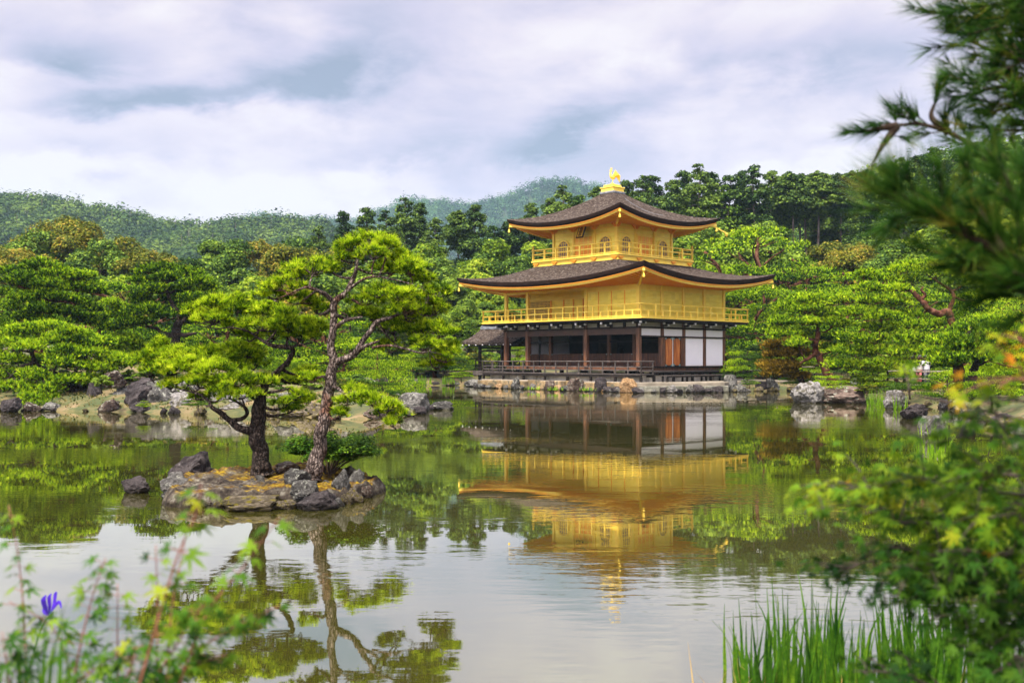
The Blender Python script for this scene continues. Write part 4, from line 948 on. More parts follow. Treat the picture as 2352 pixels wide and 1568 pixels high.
for (px, Y_, z, wp, hp, mt, lb, sd_, k_) in (
    (438, 15.0, .02, 112, 84, 'rock_dark', 'big dark slanting boulder behind the islet', 3, dict(tilt=.18)),
    (484, 14.8, .12, 34, 30, 'rock_dark', 'small dark rock beside the big slanting boulder', 5, {}),
    (684, 13.4, .20, 62, 40, 'rock_grey', 'grey crested rock before the leaning pine', 2, {}),
    (700, 13.0, .06, 66, 50, 'rock_grey', 'white crusted rock below the grey crested one', 7, {}),
    (728, 12.75, -.02, 100, 44, 'rock_dark', 'long dark rock at the front water edge of the islet', 4, {}),
    (783, 13.5, .15, 44, 48, 'rock_grey', 'upright square grey rock on the islet shoulder', 6, {}),
    (817, 13.8, .12, 42, 46, 'rock_grey', 'grey rock behind the upright square one', 8, {}),
    (842, 13.7, .0, 28, 30, 'rock_red', 'small brown rock at the far tip of the islet', 1, {}),
    (816, 13.3, .0, 38, 34, 'rock_moss', 'yellow mossed rock at the islet tip', 9, {}),
    (795, 13.1, .0, 30, 26, 'rock_moss', 'small mossy rock below the upright square one', 0, {}),
    (662, 14.9, .22, 58, 24, 'rock_red', 'brown rock between the two islet trunks', 2, {}),
    (578, 12.72, -.02, 140, 36, 'rock_moss', 'broad brown rock at the front middle of the islet', 7, {}),
    (456, 12.8, -.02, 66, 30, 'rock_red', 'brown rock at the front water edge by the sloping end', 5, {}),
    (420, 13.7, .0, 90, 62, 'rock_grey', 'sloping lichen rock forming the islet end', 9, {}),
    (394, 13.4, .0, 46, 28, 'rock_grey', 'low lichen rock at the outermost end of the islet', 0, {}),
    (509, 12.8, -.02, 50, 24, 'rock_moss', 'mossy rock between two brown front rocks', 3, {}),
    (657, 12.7, -.02, 50, 26, 'rock_moss', 'mossy rock next to the broad brown front rock', 1, {}),
    (770, 12.9, -.02, 44, 26, 'rock_grey', 'grey rock next to the long dark one', 6, {})):
    s = Y_ / FP; rock_at((px - CX) * s, Y_, wp * s, hp * s, mt, lb, z=z, seed=sd_, rz=R.uniform(-.3, .3), sink=.3, **k_)
rock_px(303, 1133, 70, 38, 'rock_dark', 'dark pointed rock alone in the water beside the islet', seed=5)
# pebbles strewn on the islet
for k in range(26):
    th = R.uniform(0, 6.28); q = R.uniform(.1, .75); w_ = R.uniform(.04, .12)
    rock_at(IC.x + 1.4 * q * math.cos(th), IC.y + 1.35 * q * math.sin(th), w_, w_ * .6, R.choice(['rock_grey', 'rock_pale', 'rock_red']), 'small pebble strewn among the moss on top of the islet', z=.18, group='pebbles on the islet', name='pebble')
# ------------------------------------------------------------------ foliage tools
def unit(a): return a / (np.linalg.norm(a, axis=1, keepdims=True) + 1e-9)
def tuft_arrays(P, D, L, Wd, k, spread, g=rng):
    """k needles fanning from each point P round direction D; one thin triangle each"""
    n = len(P); P = np.repeat(P, k, 0); D = np.repeat(D, k, 0); Ls = np.repeat(L, k) * g.uniform(.65, 1.1, n * k)
    d = unit(D + spread * unit(g.normal(size=(n * k, 3))))
    s = unit(np.cross(d, g.normal(size=(n * k, 3)))) * (Wd / 2)
    b = P + d * (Ls * .05)[:, None]
    V = np.stack([b - s, b + s, P + d * Ls[:, None]], 1).reshape(-1, 3)
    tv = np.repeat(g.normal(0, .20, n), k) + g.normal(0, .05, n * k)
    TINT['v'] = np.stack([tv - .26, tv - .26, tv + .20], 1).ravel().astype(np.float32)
    return V, np.arange(len(V)).reshape(-1, 3)
def leaf_arrays(P, Nn, size, g=rng, asp=.62):
    """one pointed four-cornered leaf at each P facing Nn"""
    n = len(P); s = (size * g.uniform(.6, 1.25, n))[:, None] if np.ndim(size) == 0 else size[:, None]
    a = unit(np.cross(Nn, g.normal(size=(n, 3)))); b = np.cross(Nn, a)
    fold = Nn * (s * .12)
    V = np.stack([P - a * s, P + b * s * asp + fold, P + a * s, P - b * s * asp + fold], 1).reshape(-1, 3)
    TINT['v'] = np.repeat(g.normal(0, .14, n), 4).astype(np.float32)
    return V, np.arange(len(V)).reshape(-1, 4)
def cat_arrays(parts):
    Vs = []; Fs = []; o = 0
    for V, F in parts: Vs.append(V); Fs.append(F + o); o += len(V)
    return np.concatenate(Vs), Fs
def pad_points(c, rx, ry, rz, n, g=rng, lumps=None, zq=.45):
    """shoot positions on a lumpy flat-bottomed cushion of foliage"""
    m = lumps or max(5, int(9 * (rx * ry) ** .5 / .5))
    lc = g.uniform(-1, 1, (m * 3, 3)); lc = lc[(lc[:, 0] ** 2 + lc[:, 1] ** 2) < .85][:m]; m = len(lc)
    lc = np.stack([lc[:, 0] * rx, lc[:, 1] * ry, (1 - lc[:, 0] ** 2 - lc[:, 1] ** 2) * rz * .7 + lc[:, 2] * rz * .22], 1)
    k = g.integers(0, m, n); lr = np.minimum(rx, ry) * g.uniform(.32, .55, m)
    q = unit(g.normal(size=(n, 3))); q[:, 2] = np.abs(q[:, 2]) * g.choice([1, 1, 1, 1, 1, 1, -.3], n)
    rad = g.uniform(.72, 1.0, n)
    P = lc[k] + q * (lr[k] * rad)[:, None] * np.array([1, 1, zq])
    D = unit(q * np.array([.6, .6, .5]) + np.array([0, 0, .85]) + np.stack([P[:, 0] / rx, P[:, 1] / ry, P[:, 0] * 0], 1) * .35)
    return P + np.asarray(c), D
M['pine_bright'] = leafmat('young pine needles', [(0.20, (0.035, 0.085, 0.006)), (0.42, (0.17, 0.31, 0.006)), (0.62, (0.42, 0.59, 0.010)), (0.85, (0.68, 0.78, 0.04))], 1.6, .46, .10)
M['pine_mid'] = leafmat('garden pine needles', [(0.24, (0.014, 0.045, 0.005)), (0.46, (0.090, 0.20, 0.006)), (0.65, (0.26, 0.45, 0.008)), (0.86, (0.48, 0.62, 0.02))], .55, .2, .30)
M['pine_deep'] = leafmat('dark pine needles', [(0.22, (0.012, 0.038, 0.008)), (0.5, (0.050, 0.125, 0.012)), (0.78, (0.16, 0.27, 0.022))], .6, .3, .2)
M['conifer'] = leafmat('tall conifer foliage', [(0.22, (0.010, 0.026, 0.008)), (0.48, (0.046, 0.095, 0.018)), (0.76, (0.15, 0.23, 0.032))], .4, .2, .32)
M['leaf_olive'] = leafmat('bronze green leaves', [(0.22, (0.024, 0.042, 0.006)), (0.44, (0.08, 0.11, 0.010)), (0.64, (0.20, 0.20, 0.016)), (0.86, (0.36, 0.25, 0.035))], .40, .25, .30)
M['leaf_green'] = leafmat('broad green leaves', [(0.22, (0.014, 0.040, 0.008)), (0.5, (0.07, 0.14, 0.016)), (0.78, (0.22, 0.32, 0.03))], .45, .22, .5)
M['leaf_lime'] = leafmat('light green leaves', [(0.24, (0.035, 0.080, 0.008)), (0.54, (0.14, 0.24, 0.012)), (0.86, (0.38, 0.46, 0.035))], .5, .36, .25)
M['leaf_rust'] = leafmat('rusty pine foliage', [(0.22, (0.07, 0.055, 0.008)), (0.5, (0.24, 0.16, 0.012)), (0.78, (0.46, 0.30, 0.03))], .8, .3, .1)
M['hill_leaf'] = leafmat('far forest foliage', [(0.26, (0.014, 0.038, 0.008)), (0.5, (0.042, 0.088, 0.013)), (0.74, (0.11, 0.17, 0.022))], .035, .2, .0, fine=.35)
def barkmat(name, crack, plate, tip, scale=16, st=.32, red=None):
    m = bpy.data.materials.new(name); m.use_nodes = True; nt = m.node_tree; bs = nt.nodes['Principled BSDF']; tcn = N(nt, 'ShaderNodeTexCoord'); mp = N(nt, 'ShaderNodeMapping'); mp.inputs['Scale'].default_value = (1, 1, st); nt.links.new(tcn.outputs['Object'], mp.inputs[0])
    nz = N(nt, 'ShaderNodeTexNoise', i_Scale=5.0, i_Detail=3.0); nt.links.new(mp.outputs[0], nz.inputs['Vector']); wv = N(nt, 'ShaderNodeVectorMath', operation='SCALE'); nt.links.new(nz.outputs['Color'], wv.inputs[0]); wv.inputs['Scale'].default_value = .22
    ad = N(nt, 'ShaderNodeVectorMath', operation='ADD'); nt.links.new(mp.outputs[0], ad.inputs[0]); nt.links.new(wv.outputs[0], ad.inputs[1])
    vo = N(nt, 'ShaderNodeTexVoronoi', feature='DISTANCE_TO_EDGE', i_Scale=scale); nt.links.new(ad.outputs[0], vo.inputs['Vector'])
    n2 = N(nt, 'ShaderNodeTexNoise', i_Scale=22.0, i_Detail=6.0, i_Roughness=.7); nt.links.new(tcn.outputs['Object'], n2.inputs['Vector'])
    pl = ramp(nt, n2.outputs[0], [(.36, crack), (.5, plate), (.66, tip)]); ck = ramp(nt, vo.outputs[0], [(.0, (.0, .0, .0)), (.13, (1, 1, 1))])
    col = mixc(nt, ck, crack, pl)
    if red: n3 = N(nt, 'ShaderNodeTexNoise', i_Scale=2.2, i_Detail=4.0); nt.links.new(tcn.outputs['Object'], n3.inputs['Vector']); col = mixc(nt, ramp(nt, n3.outputs[0], [(.52, (0, 0, 0)), (.62, (1, 1, 1))]), col, mixc(nt, ck, crack, red))
    nt.links.new(col, bs.inputs['Base Color']); bs.inputs['Roughness'].default_value = .95; bs.inputs['Specular IOR Level'].default_value = .1
    hh = math_node(nt, 'ADD', math_node(nt, 'MINIMUM', vo.outputs[0], .2), math_node(nt, 'MULTIPLY', n2.outputs[0], .12)); bp = N(nt, 'ShaderNodeBump', i_Strength=1.0, i_Distance=.10); nt.links.new(hh, bp.inputs['Height']); nt.links.new(bp.outputs[0], bs.inputs['Normal']); return m
M['bark'] = barkmat('scaly grey pine bark', (0.012, 0.008, 0.007), (0.13, 0.10, 0.088), (0.30, 0.25, 0.22), scale=24, red=(0.15, 0.075, 0.05))
M['bark_hero_dark'] = barkmat('scaly dark pine bark', (0.006, 0.005, 0.005), (0.042, 0.031, 0.026), (0.12, 0.095, 0.08), scale=24)
M['bark_red'] = mk('red pine bark', [(0.34, (0.02, 0.008, 0.005)), (0.5, (0.085, 0.034, 0.02)), (0.7, (0.20, 0.10, 0.065))], 5, 0.95, .8, 10, stretch=(1, 1, .5), dist=.03, spec=.1)
M['bark_dark'] = mk('dark pine bark', [(0.34, (0.008, 0.006, 0.005)), (0.5, (0.035, 0.024, 0.018)), (0.7, (0.11, 0.08, 0.065))], 8, 0.95, 1.0, 14, stretch=(1, 1, .4), dist=.03, spec=.1)
M['bark_pale'] = mk('pale conifer bark', [(0.34, (0.06, 0.045, 0.04)), (0.5, (0.17, 0.135, 0.12)), (0.7, (0.32, 0.28, 0.26))], 3, 0.95, .5, 8, stretch=(1, 1, .3), spec=.1)

# ---- generic garden pine with layered cushions, several variants
def limb(mb, pts, r0, r1, n=8, sub=6):
    sp_ = spline(pts, sub); k = len(sp_)
    out_ = []
    for i, p in enumerate(sp_):
        w_ = r0 * .55 * min(1, i / 3)
        out_.append(p + Vector((mnoise.noise(p * 2.2), mnoise.noise(p * 2.2 + Vector((7, 0, 0))), mnoise.noise(p * 2.2 + Vector((0, 9, 0))))) * w_)
    mb.tube(out_, [r0 + (r1 - r0) * (i / (k - 1)) ** .8 for i in range(k)], n); return out_
def garden_pine(seed, H=6.0, spread=3.6, tiers=6, n=5200, mat='pine_mid', bark='bark_red', lean=.12, L=.17, k=5, wd=.045, low=.22, dens=1.0, shape=.6):
    r = random.Random(seed); g = np.random.default_rng(seed); mb = MB()
    la = r.uniform(0, 6.28); tp = [Vector((0, 0, -.4))]
    for i in range(1, 6):
        t = i / 5; tp.append(Vector((math.cos(la) * lean * H * t + r.uniform(-.07, .07) * H * t, math.sin(la) * lean * H * t + r.uniform(-.07, .07) * H * t, H * .93 * t)))
    tr = limb(mb, tp, .045 * H * .8, .012 * H, 10)
    pads = []
    for j in range(tiers):
        f = low + (1 - low) * (j / (tiers - 1)) ; zc = H * f * .97; rad = spread * (1 - f) ** shape + .16 * spread
        base = tr[min(len(tr) - 1, int(f * .92 * (len(tr) - 1)))]
        m = 1 if j == tiers - 1 else (3 if f > .75 else r.choice([4, 5]))
        a0 = r.uniform(0, 6.28)
        for q in range(m):
            a = a0 + 6.28 * q / m + r.uniform(-.35, .35); d = 0 if j == tiers - 1 else rad * r.uniform(.45, .72)
            z_c = zc + r.uniform(-.08, .08) * H + (0 if j == tiers - 1 else -.02 * H)
            c = Vector((base.x + math.cos(a) * d, base.y + math.sin(a) * d, z_c)); pr_ = rad * r.uniform(.24, .50) + .05 * spread
            pads.append((c, pr_ * r.uniform(.95, 1.35), pr_, pr_ * r.uniform(.20, .32)))
            if d > 0:
                m1 = base.lerp(c, .5) + Vector((r.uniform(-.1, .1), r.uniform(-.1, .1), r.uniform(-.12, .02))) * H * .6
                b_ = base - Vector((0, 0, .03 * H)); lb = limb(mb, [b_, m1, c - Vector((0, 0, .05))], .013 * H * (1.2 - f * .6), .004 * H, 6, 4)
                for _ in range(3):
                    e = c + Vector((r.uniform(-1, 1) * pr_ * .7, r.uniform(-1, 1) * pr_ * .7, r.uniform(-.1, .0) * pr_)); limb(mb, [lb[-4], lb[-4].lerp(e, .5) + Vector((0, 0, -.04)), e], .005 * H, .002 * H, 5, 3)
    tot = sum(p[1] * p[2] for p in pads); Ps = []; Ds = []
    for c, rx, ry, rz in pads:
        P, D = pad_points(tuple(c), rx, ry, rz, max(40, int(n * dens * rx * ry / tot)), g); Ps.append(P); Ds.append(D)
    P = np.concatenate(Ps); D = np.concatenate(Ds)
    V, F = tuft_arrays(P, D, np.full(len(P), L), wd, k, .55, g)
    return mb_mesh(mb, 'trunk', M[bark]), mesh_np('crown', V, [F], M[mat])
def mb_mesh(mb, name, mat):
    me = bpy.data.meshes.new(name); me.from_pydata(mb.v, [], mb.f); me.polygons.foreach_set('use_smooth', [True] * len(me.polygons)); me.materials.append(mat); return me
# ---- round broadleaf tree built from leaf clumps
def broadleaf(seed, H=9.0, rw=3.6, n=16000, mat='leaf_olive', bark='bark_dark', size=.12, m=26, up=.55, base=.28, squash=.9):
    r = random.Random(seed); g = np.random.default_rng(seed); mb = MB()
    tr = limb(mb, [Vector((0, 0, -.5)), Vector((r.uniform(-.2, .2), r.uniform(-.2, .2), H * .3)), Vector((r.uniform(-.5, .5), r.uniform(-.5, .5), H * .8))], .032 * H, .008 * H, 8)
    cz = H * (base + 1) / 2; hz = H * (1 - base) / 2; Ps = []; Ds = []; cl = []
    for _ in range(m):
        d = Vector((r.gauss(0, 1), r.gauss(0, 1), r.gauss(.25, .9))).normalized(); q = r.uniform(.5, .98)
        w_ = 1 - .35 * max(0, d.z)
        c = Vector((d.x * rw * q * w_, d.y * rw * q * w_, cz + d.z * hz * q * .92)); cl.append((c, rw * r.uniform(.20, .36)))
        if r.random() < .7:
            b_ = tr[int(len(tr) * r.uniform(.35, .75))]; limb(mb, [b_, b_.lerp(c, .5) + Vector((0, 0, -.03 * H)), c], .008 * H, .002 * H, 5, 3)
    tot = sum(x[1] ** 2 for x in cl)
    for c, rr in cl:
        k = int(n * rr * rr / tot); q = unit(g.normal(size=(k, 3))); q[:, 2] = np.where(q[:, 2] < -.25, -q[:, 2], q[:, 2])
        lp = np.array([[mnoise.noise(Vector(v) * 2.2 + c)] for v in q[:: max(1, k // 200)]]) ; rad = g.uniform(.7, 1.08, k) + .18 * np.sin(q[:, 0] * 5 + c.x) * np.cos(q[:, 1] * 6 + c.z)
        Ps.append(np.array(c) + q * (rr * rad)[:, None] * np.array([1, 1, squash * .8])); Ds.append(unit(q * .8 + np.array([0, 0, up]) + .45 * g.normal(size=(k, 3))))
    V, F = leaf_arrays(np.concatenate(Ps), np.concatenate(Ds), size, g)
    return mb_mesh(mb, 'trunk', M[bark]), mesh_np('crown', V, [F], M[mat])
# ---- tall conifer: long bare stem, ragged tiers of drooping sprays
def conifer(seed, H=17.0, rw=2.4, n=17000, mat='conifer', bark='bark_pale', size=.15, start=.42, cone=.7, dead=6):
    r = random.Random(seed); g = np.random.default_rng(seed); mb = MB()
    tr = limb(mb, [Vector((0, 0, -.5)), Vector((r.uniform(-.15, .15), 0, H * .5)), Vector((r.uniform(-.3, .3), r.uniform(-.3, .3), H * .98))], .014 * H, .003 * H, 8)
    Ps = []; Ds = []; m = 60; cl = []
    for i in range(m):
        f = start + (1 - start) * (i + r.random()) / m; t = (f - start) / (1 - start)
        prof = rw * (min(1, (t + .08) * 3.0)) * (1 - t ** 1.5) ** cone * r.uniform(.7, 1.15) + .18
        a = i * 2.4 + r.uniform(-.5, .5); d = prof * r.uniform(.45, 1.0); b_ = tr[min(len(tr) - 1, int(f * (len(tr) - 1)))]
        c = Vector((b_.x + math.cos(a) * d, b_.y + math.sin(a) * d, H * f - d * .12 + r.uniform(-.2, .2))); cl.append((c, (.24 * prof + .28) * r.uniform(.6, 1.3)))
        limb(mb, [b_ + Vector((0, 0, H * f - b_.z - .1)), c], .05, .015, 5, 2)
    for i in range(dead):
        f = r.uniform(start * .5, start + .2); a = r.uniform(0, 6.28); b_ = tr[int(f * (len(tr) - 1))]; l_ = r.uniform(.5, 1.5)
        limb(mb, [b_, b_ + Vector((math.cos(a) * l_ * .6, math.sin(a) * l_ * .6, .1)), b_ + Vector((math.cos(a) * l_, math.sin(a) * l_, r.uniform(-.3, .5)))], .035, .008, 5, 3)
    tot = sum(x[1] ** 2 for x in cl)
    for c, rr in cl:
        k = int(n * rr * rr / tot); q = unit(g.normal(size=(k, 3))); q[:, 2] = np.where(q[:, 2] < -.35, -q[:, 2], q[:, 2])
        Ps.append(np.array(c) + q * (rr * g.uniform(.35, 1.15, k))[:, None] * np.array([1.2, 1.2, .72])); Ds.append(unit(q * .6 + np.array([0, 0, .6]) + .5 * g.normal(size=(k, 3))))
    V, F = leaf_arrays(np.concatenate(Ps), np.concatenate(Ds), size, g)
    return mb_mesh(mb, 'trunk', M[bark]), mesh_np('crown', V, [F], M[mat])

PINES = [garden_pine(s, mat=m_, bark=b_, lean=l_, tiers=t_, n=9500, shape=sh) for s, m_, b_, l_, t_, sh in ((1, 'pine_mid', 'bark_red', .10, 7, .6), (2, 'pine_mid', 'bark_dark', .22, 6, .45), (3, 'pine_mid', 'bark_red', .05, 7, .75), (4, 'pine_deep', 'bark_dark', .12, 7, .6), (5, 'pine_mid', 'bark_red', .18, 6, .35))]
LOWP = [garden_pine(s, H=2.2, spread=2.2, tiers=4, n=3000, mat=m_, bark='bark_dark', L=.15, wd=.026, low=.3, shape=.5) for s, m_ in ((21, 'pine_mid'), (22, 'pine_deep'), (23, 'leaf_rust'))]
BROAD = [broadleaf(s, mat=m_, H=h_, rw=w_, m=mm) for s, m_, h_, w_, mm in ((31, 'leaf_olive', 9, 3.6, 30), (32, 'leaf_olive', 10, 3.3, 26), (33, 'leaf_green', 9, 3.4, 28), (34, 'leaf_green', 10, 3.0, 24), (35, 'leaf_lime', 7, 3.0, 24), (36, 'leaf_olive', 11, 3.8, 34))]
BUSH = [broadleaf(s, H=1.5, rw=1.0, n=3500, mat=m_, size=.07, m=14, base=.02) for s, m_ in ((41, 'leaf_green'), (42, 'leaf_lime'), (43, 'leaf_olive'))]
CONI = [conifer(s, H=h_, rw=w_, start=st, mat=m_) for s, h_, w_, st, m_ in ((51, 17, 2.5, .45, 'conifer'), (52, 18, 2.0, .76, 'conifer'), (53, 16, 3.0, .30, 'conifer'), (54, 18, 2.7, .34, 'conifer'), (55, 15, 3.2, .25, 'leaf_green'))]
def plant(kind, var, x, y, h, native, label, cat, name, group=None, rz=None, wide=1.0, z=None, mats=None):
    """a tree: an empty at its foot with trunk and crown"""
    tm, cm = var; s = h / native
    e = empty(name, (x, y, (gz(x, y) if z is None else z) - .05), R.uniform(0, 6.28) if rz is None else rz); e.scale = (s * wide, s * wide, s)
    link('trunk', tm, e); link('crown', cm, e); return tag(e, label, cat, group)
def top_h(px, py, Y_, z): return W(px, py, Y_).z - z
# ------------------------------------------------------------------ hills with forest
def hill(name, Yr, prof, back, base_z, label, crown_r, count, fmat, gmat, kind_label, depth_m, seed, step=6.0, ntri=100, lowf=.0, stick=0):
    """prof: skyline as (px, py) at distance Yr ; ground falls towards the viewer over depth_m"""
    g = np.random.default_rng(seed)
    px = np.array([p[0] for p in prof], float); py = np.array([p[1] for p in prof], float)
    xs = (px - CX) / FP * Yr; zs = CAMH - (py - HOR) / FP * Yr
    gx_ = np.arange(xs.min(), xs.max(), step); ridge = np.interp(gx_, xs, zs); ker = np.array([1, 2, 3, 2, 1]) / 9.; ridge = np.convolve(np.pad(ridge, 2, 'edge'), ker, 'valid')
    def zf(x, t):                                      # t 0 ridge .. 1 foot
        r_ = np.interp(x, gx_, ridge); sp = .5 + .5 * np.sin(x / (Yr * .035) + 1.5 * np.sin(x / (Yr * .013)))
        return base_z + (r_ - base_z) * (1 - t) ** (1.0 + .35 * sp) + 0 * x
    ts = np.concatenate([np.linspace(-.5, 0, 5)[:-1], np.linspace(0, 1, 26)])
    Xg, Tg = np.meshgrid(gx_, ts); Zg = zf(Xg, np.abs(Tg)); Yg = Yr - Tg * depth_m + 12 * np.sin(Xg / 40) * Tg
    V = np.stack([Xg.ravel(), Yg.ravel(), Zg.ravel()], 1); nx_ = len(gx_); ny_ = len(ts)
    i = np.arange((nx_ - 1) * (ny_ - 1)); r_, c_ = i // (nx_ - 1), i % (nx_ - 1); a = r_ * nx_ + c_
    F = np.stack([a, a + nx_, a + nx_ + 1, a + 1], 1)
    h = link(name, mesh_np(name, V, [F], gmat, True)); tag(h, label, kind='structure')
    x = g.uniform(gx_[0], gx_[-1], count); t = g.uniform(-.03, .62, count) ** 1.0; t[: count // 7] = g.uniform(-.04, .05, count // 7)
    z = zf(x, np.abs(t)); y = Yr - t * depth_m + 12 * np.sin(x / 40) * t; s = crown_r * g.uniform(.6, 1.35, count)
    k = ntri; q = unit(g.normal(size=(count * k, 3))); q[:, 2] = np.abs(q[:, 2]) * g.choice([1, 1, 1, -.4], count * k)
    S = np.repeat(s, k); hgt = np.repeat(g.uniform(.8, 1.5, count), k)
    lump = 1 + .22 * np.sin(q[:, 0] * 6 + np.repeat(g.uniform(0, 6, count), k)) * np.cos(q[:, 1] * 7)
    P = np.repeat(np.stack([x, y, z], 1), k, 0) + q * (S * lump * g.uniform(.75, 1.1, count * k))[:, None] * np.stack([np.ones_like(hgt), np.ones_like(hgt), hgt], 1); P[:, 2] += S * .9
    V, F = leaf_arrays(P, unit(q * 1.0 + np.array([0, 0, .4]) + .3 * g.normal(size=P.shape)), crown_r * .22, g); TINT['v'] = TINT['v'] * .22 + np.repeat(np.repeat(g.normal(0, .13, count), k), 4).astype(np.float32)
    f = link(name + '_forest', mesh_np('forest', V, [F], fmat)); tag(f, kind_label, 'forest', kind='stuff')
    if stick:
        mb = MB()
        for _ in range(stick):
            xx = g.uniform(gx_[0], gx_[-1]); tt = g.uniform(0, .3); zz = float(zf(np.array([xx]), np.array([tt]))[0]); yy = Yr - tt * depth_m - crown_r
            mb.tube([(xx, yy, zz), (xx + g.uniform(-.5, .5), yy, zz + crown_r * 2.4)], [crown_r * .05, crown_r * .02], 4)
        o = mb.build('bare_trunks', M['bark_pale']); tag(o, 'bare grey dead trunks dotted over the wooded hill', 'dead trees', kind='stuff')
M['hill_far'] = leafmat('far mountain foliage', [(0.26, (0.010, 0.035, 0.016)), (0.5, (0.035, 0.10, 0.040)), (0.74, (0.10, 0.20, 0.06))], .012, .2, .0, fine=.4)
M['hill_soil'] = mk('dark forest floor', [(0.4, (0.012, 0.028, 0.008)), (0.6, (0.03, 0.055, 0.014))], .05, 1.0)
hill('near_hill', 520, [(-500, 505), (-150, 488), (0, 484), (60, 480), (120, 485), (160, 500), (240, 516), (300, 520), (345, 537), (420, 548), (470, 554), (520, 544), (580, 534), (660, 534), (740, 544), (820, 567), (900, 597), (1000, 632), (1200, 682)], 0, 4, 'dark green wooded hill behind the gardens', 4.2, 4600, M['hill_leaf'], M['hill_soil'], 'dense forest covering the nearer hill', 230, 5, stick=70)
hill('far_mountain', 1300, [(430, 610), (520, 530), (575, 510), (610, 506), (650, 516), (690, 518), (740, 515), (800, 526), (860, 508), (900, 480), (950, 465), (1000, 476), (1060, 480), (1110, 484), (1150, 472), (1200, 444), (1250, 425), (1285, 423), (1330, 430), (1380, 438), (1440, 456), (1600, 510), (1900, 570), (2100, 630)], 0, 10, 'blue green mountain far behind the pavilion', 6.0, 5200, M['hill_far'], M['hill_soil'], 'forest covering the far mountain', 420, 6, step=12, ntri=44, stick=30)
hill('east_hill', 300, [(1500, 674), (1650, 594), (1800, 524), (1920, 474), (2000, 439), (2060, 419), (2120, 414), (2200, 394), (2300, 379), (2500, 364), (2800, 364)], 0, 4, 'green wooded slope behind the trees past the pavilion', 3.2, 1700, M['leaf_green'], M['hill_soil'], 'forest on the slope beyond the tall conifers', 130, 7, step=4, ntri=170)

# ------------------------------------------------------------------ trees standing one by one
ORD = {}
WORDS = ['first', 'second', 'third', 'fourth', 'fifth', 'sixth', 'seventh', 'eighth', 'ninth', 'tenth', 'eleventh', 'twelfth', 'thirteenth', 'fourteenth', 'fifteenth', 'sixteenth', 'seventeenth', 'eighteenth', 'nineteenth', 'twentieth']
def ordw(k):
    if k <= 20: return WORDS[k - 1]
    t, u = divmod(k, 10); return ({2: 'twenty', 3: 'thirty', 4: 'forty', 5: 'fifty', 6: 'sixty'}[t] + '-' + WORDS[u - 1]) if u else {3: 'thirtieth', 4: 'fortieth', 5: 'fiftieth', 6: 'sixtieth'}[t]
def row(kind, lst, native, variants, name, cat, desc, ref, group, wide=1.0):
    """lst: (px, top py, Y, variant) ; labels count outwards from ref"""
    for k, (px, py, Y_, v) in enumerate(lst, 1):
        x = (px - CX) / FP * Y_; z = gz(x, Y_); h = top_h(px, py, Y_, z)
        plant(kind, variants[v], x, Y_, h, native[v], '%s %s' % (desc[v] if isinstance(desc, dict) else desc, ref % ordw(k)), cat, name, group, wide=wide)
CN = [17, 18, 16, 18, 15]; PN = [6.0] * 5; BN = [9, 10, 9, 10, 7, 11]
CD = {0: 'tall dark conifer', 1: 'slim dark conifer with a long bare stem', 2: 'broad dark conifer', 3: 'tall ragged conifer', 4: 'wide fresh green conifer'}
row('c', [(735, 525, 112, 2), (790, 488, 110, 3), (838, 478, 114, 0), (884, 490, 104, 2), (930, 462, 112, 2), (962, 470, 118, 3), (1002, 505, 108, 3), (1052, 486, 112, 1), (1092, 470, 110, 0), (1130, 520, 104, 4), (1170, 505, 112, 1), (1215, 470, 116, 3), (1262, 455, 118, 0), (1290, 434, 116, 2), (1335, 450, 114, 4), (1380, 430, 118, 0)], CN, CONI, 'conifer_tree', 'conifer', CD, 'between islet pine and pavilion roof, %s along', 'tall conifers west of the pavilion roof', wide=1.0)
row('c', [(1442, 418, 116, 3), (1478, 412, 112, 2), (1502, 404, 118, 0), (1540, 418, 112, 3), (1572, 396, 116, 3), (1602, 386, 112, 2), (1640, 398, 118, 0), (1672, 406, 112, 4), (1700, 396, 118, 3), (1735, 388, 110, 2), (1768, 396, 116, 3), (1795, 402, 120, 1), (1822, 396, 114, 1), (1850, 400, 122, 1), (1880, 396, 116, 1), (1905, 404, 124, 0), (1932, 400, 116, 1), (1958, 396, 120, 1), (1985, 402, 114, 3), (2010, 396, 122, 1), (2038, 392, 112, 1), (2070, 372, 108, 2), (2105, 360, 112, 0), (2150, 345, 104, 3), (2195, 352, 112, 2), (2240, 330, 108, 4), (2290, 318, 104, 3), (2335, 322, 110, 2), (2385, 300, 104, 3)], CN, CONI, 'conifer_tree', 'conifer', CD, 'in the skyline row, %s past the pavilion', 'tall conifers east of the pavilion roof')
row('c', [(1812, 430, 128, 1), (1838, 425, 130, 1), (1866, 432, 132, 1), (1892, 428, 130, 0), (1918, 430, 134, 1), (1945, 428, 130, 1), (1972, 430, 134, 0), (2000, 434, 130, 1)], CN, CONI, 'conifer_tree', 'conifer', CD, 'behind the skyline row, %s past the pavilion', 'conifers of the second rank')
BD = {0: 'round bronze green tree', 1: 'tall bronze green tree', 2: 'round dark green tree', 3: 'tall dark green tree', 4: 'light green tree', 5: 'big bronze tree'}
row('b', [(-60, 560, 88, 0), (0, 560, 92, 1), (45, 560, 86, 0), (98, 540, 92, 2), (140, 478, 96, 5), (190, 520, 92, 1), (240, 560, 88, 2), (272, 540, 94, 0), (325, 575, 86, 1), (350, 565, 92, 0), (400, 590, 86, 1), (430, 600, 84, 2), (500, 548, 92, 3), (540, 560, 90, 2), (600, 552, 94, 1), (650, 545, 92, 5), (690, 556, 94, 2), (740, 560, 92, 0)], BN, BROAD, 'broadleaf_tree', 'broadleaf tree', BD, 'in the upper row below the near hill, %s along', 'broadleaf trees below the near hill')
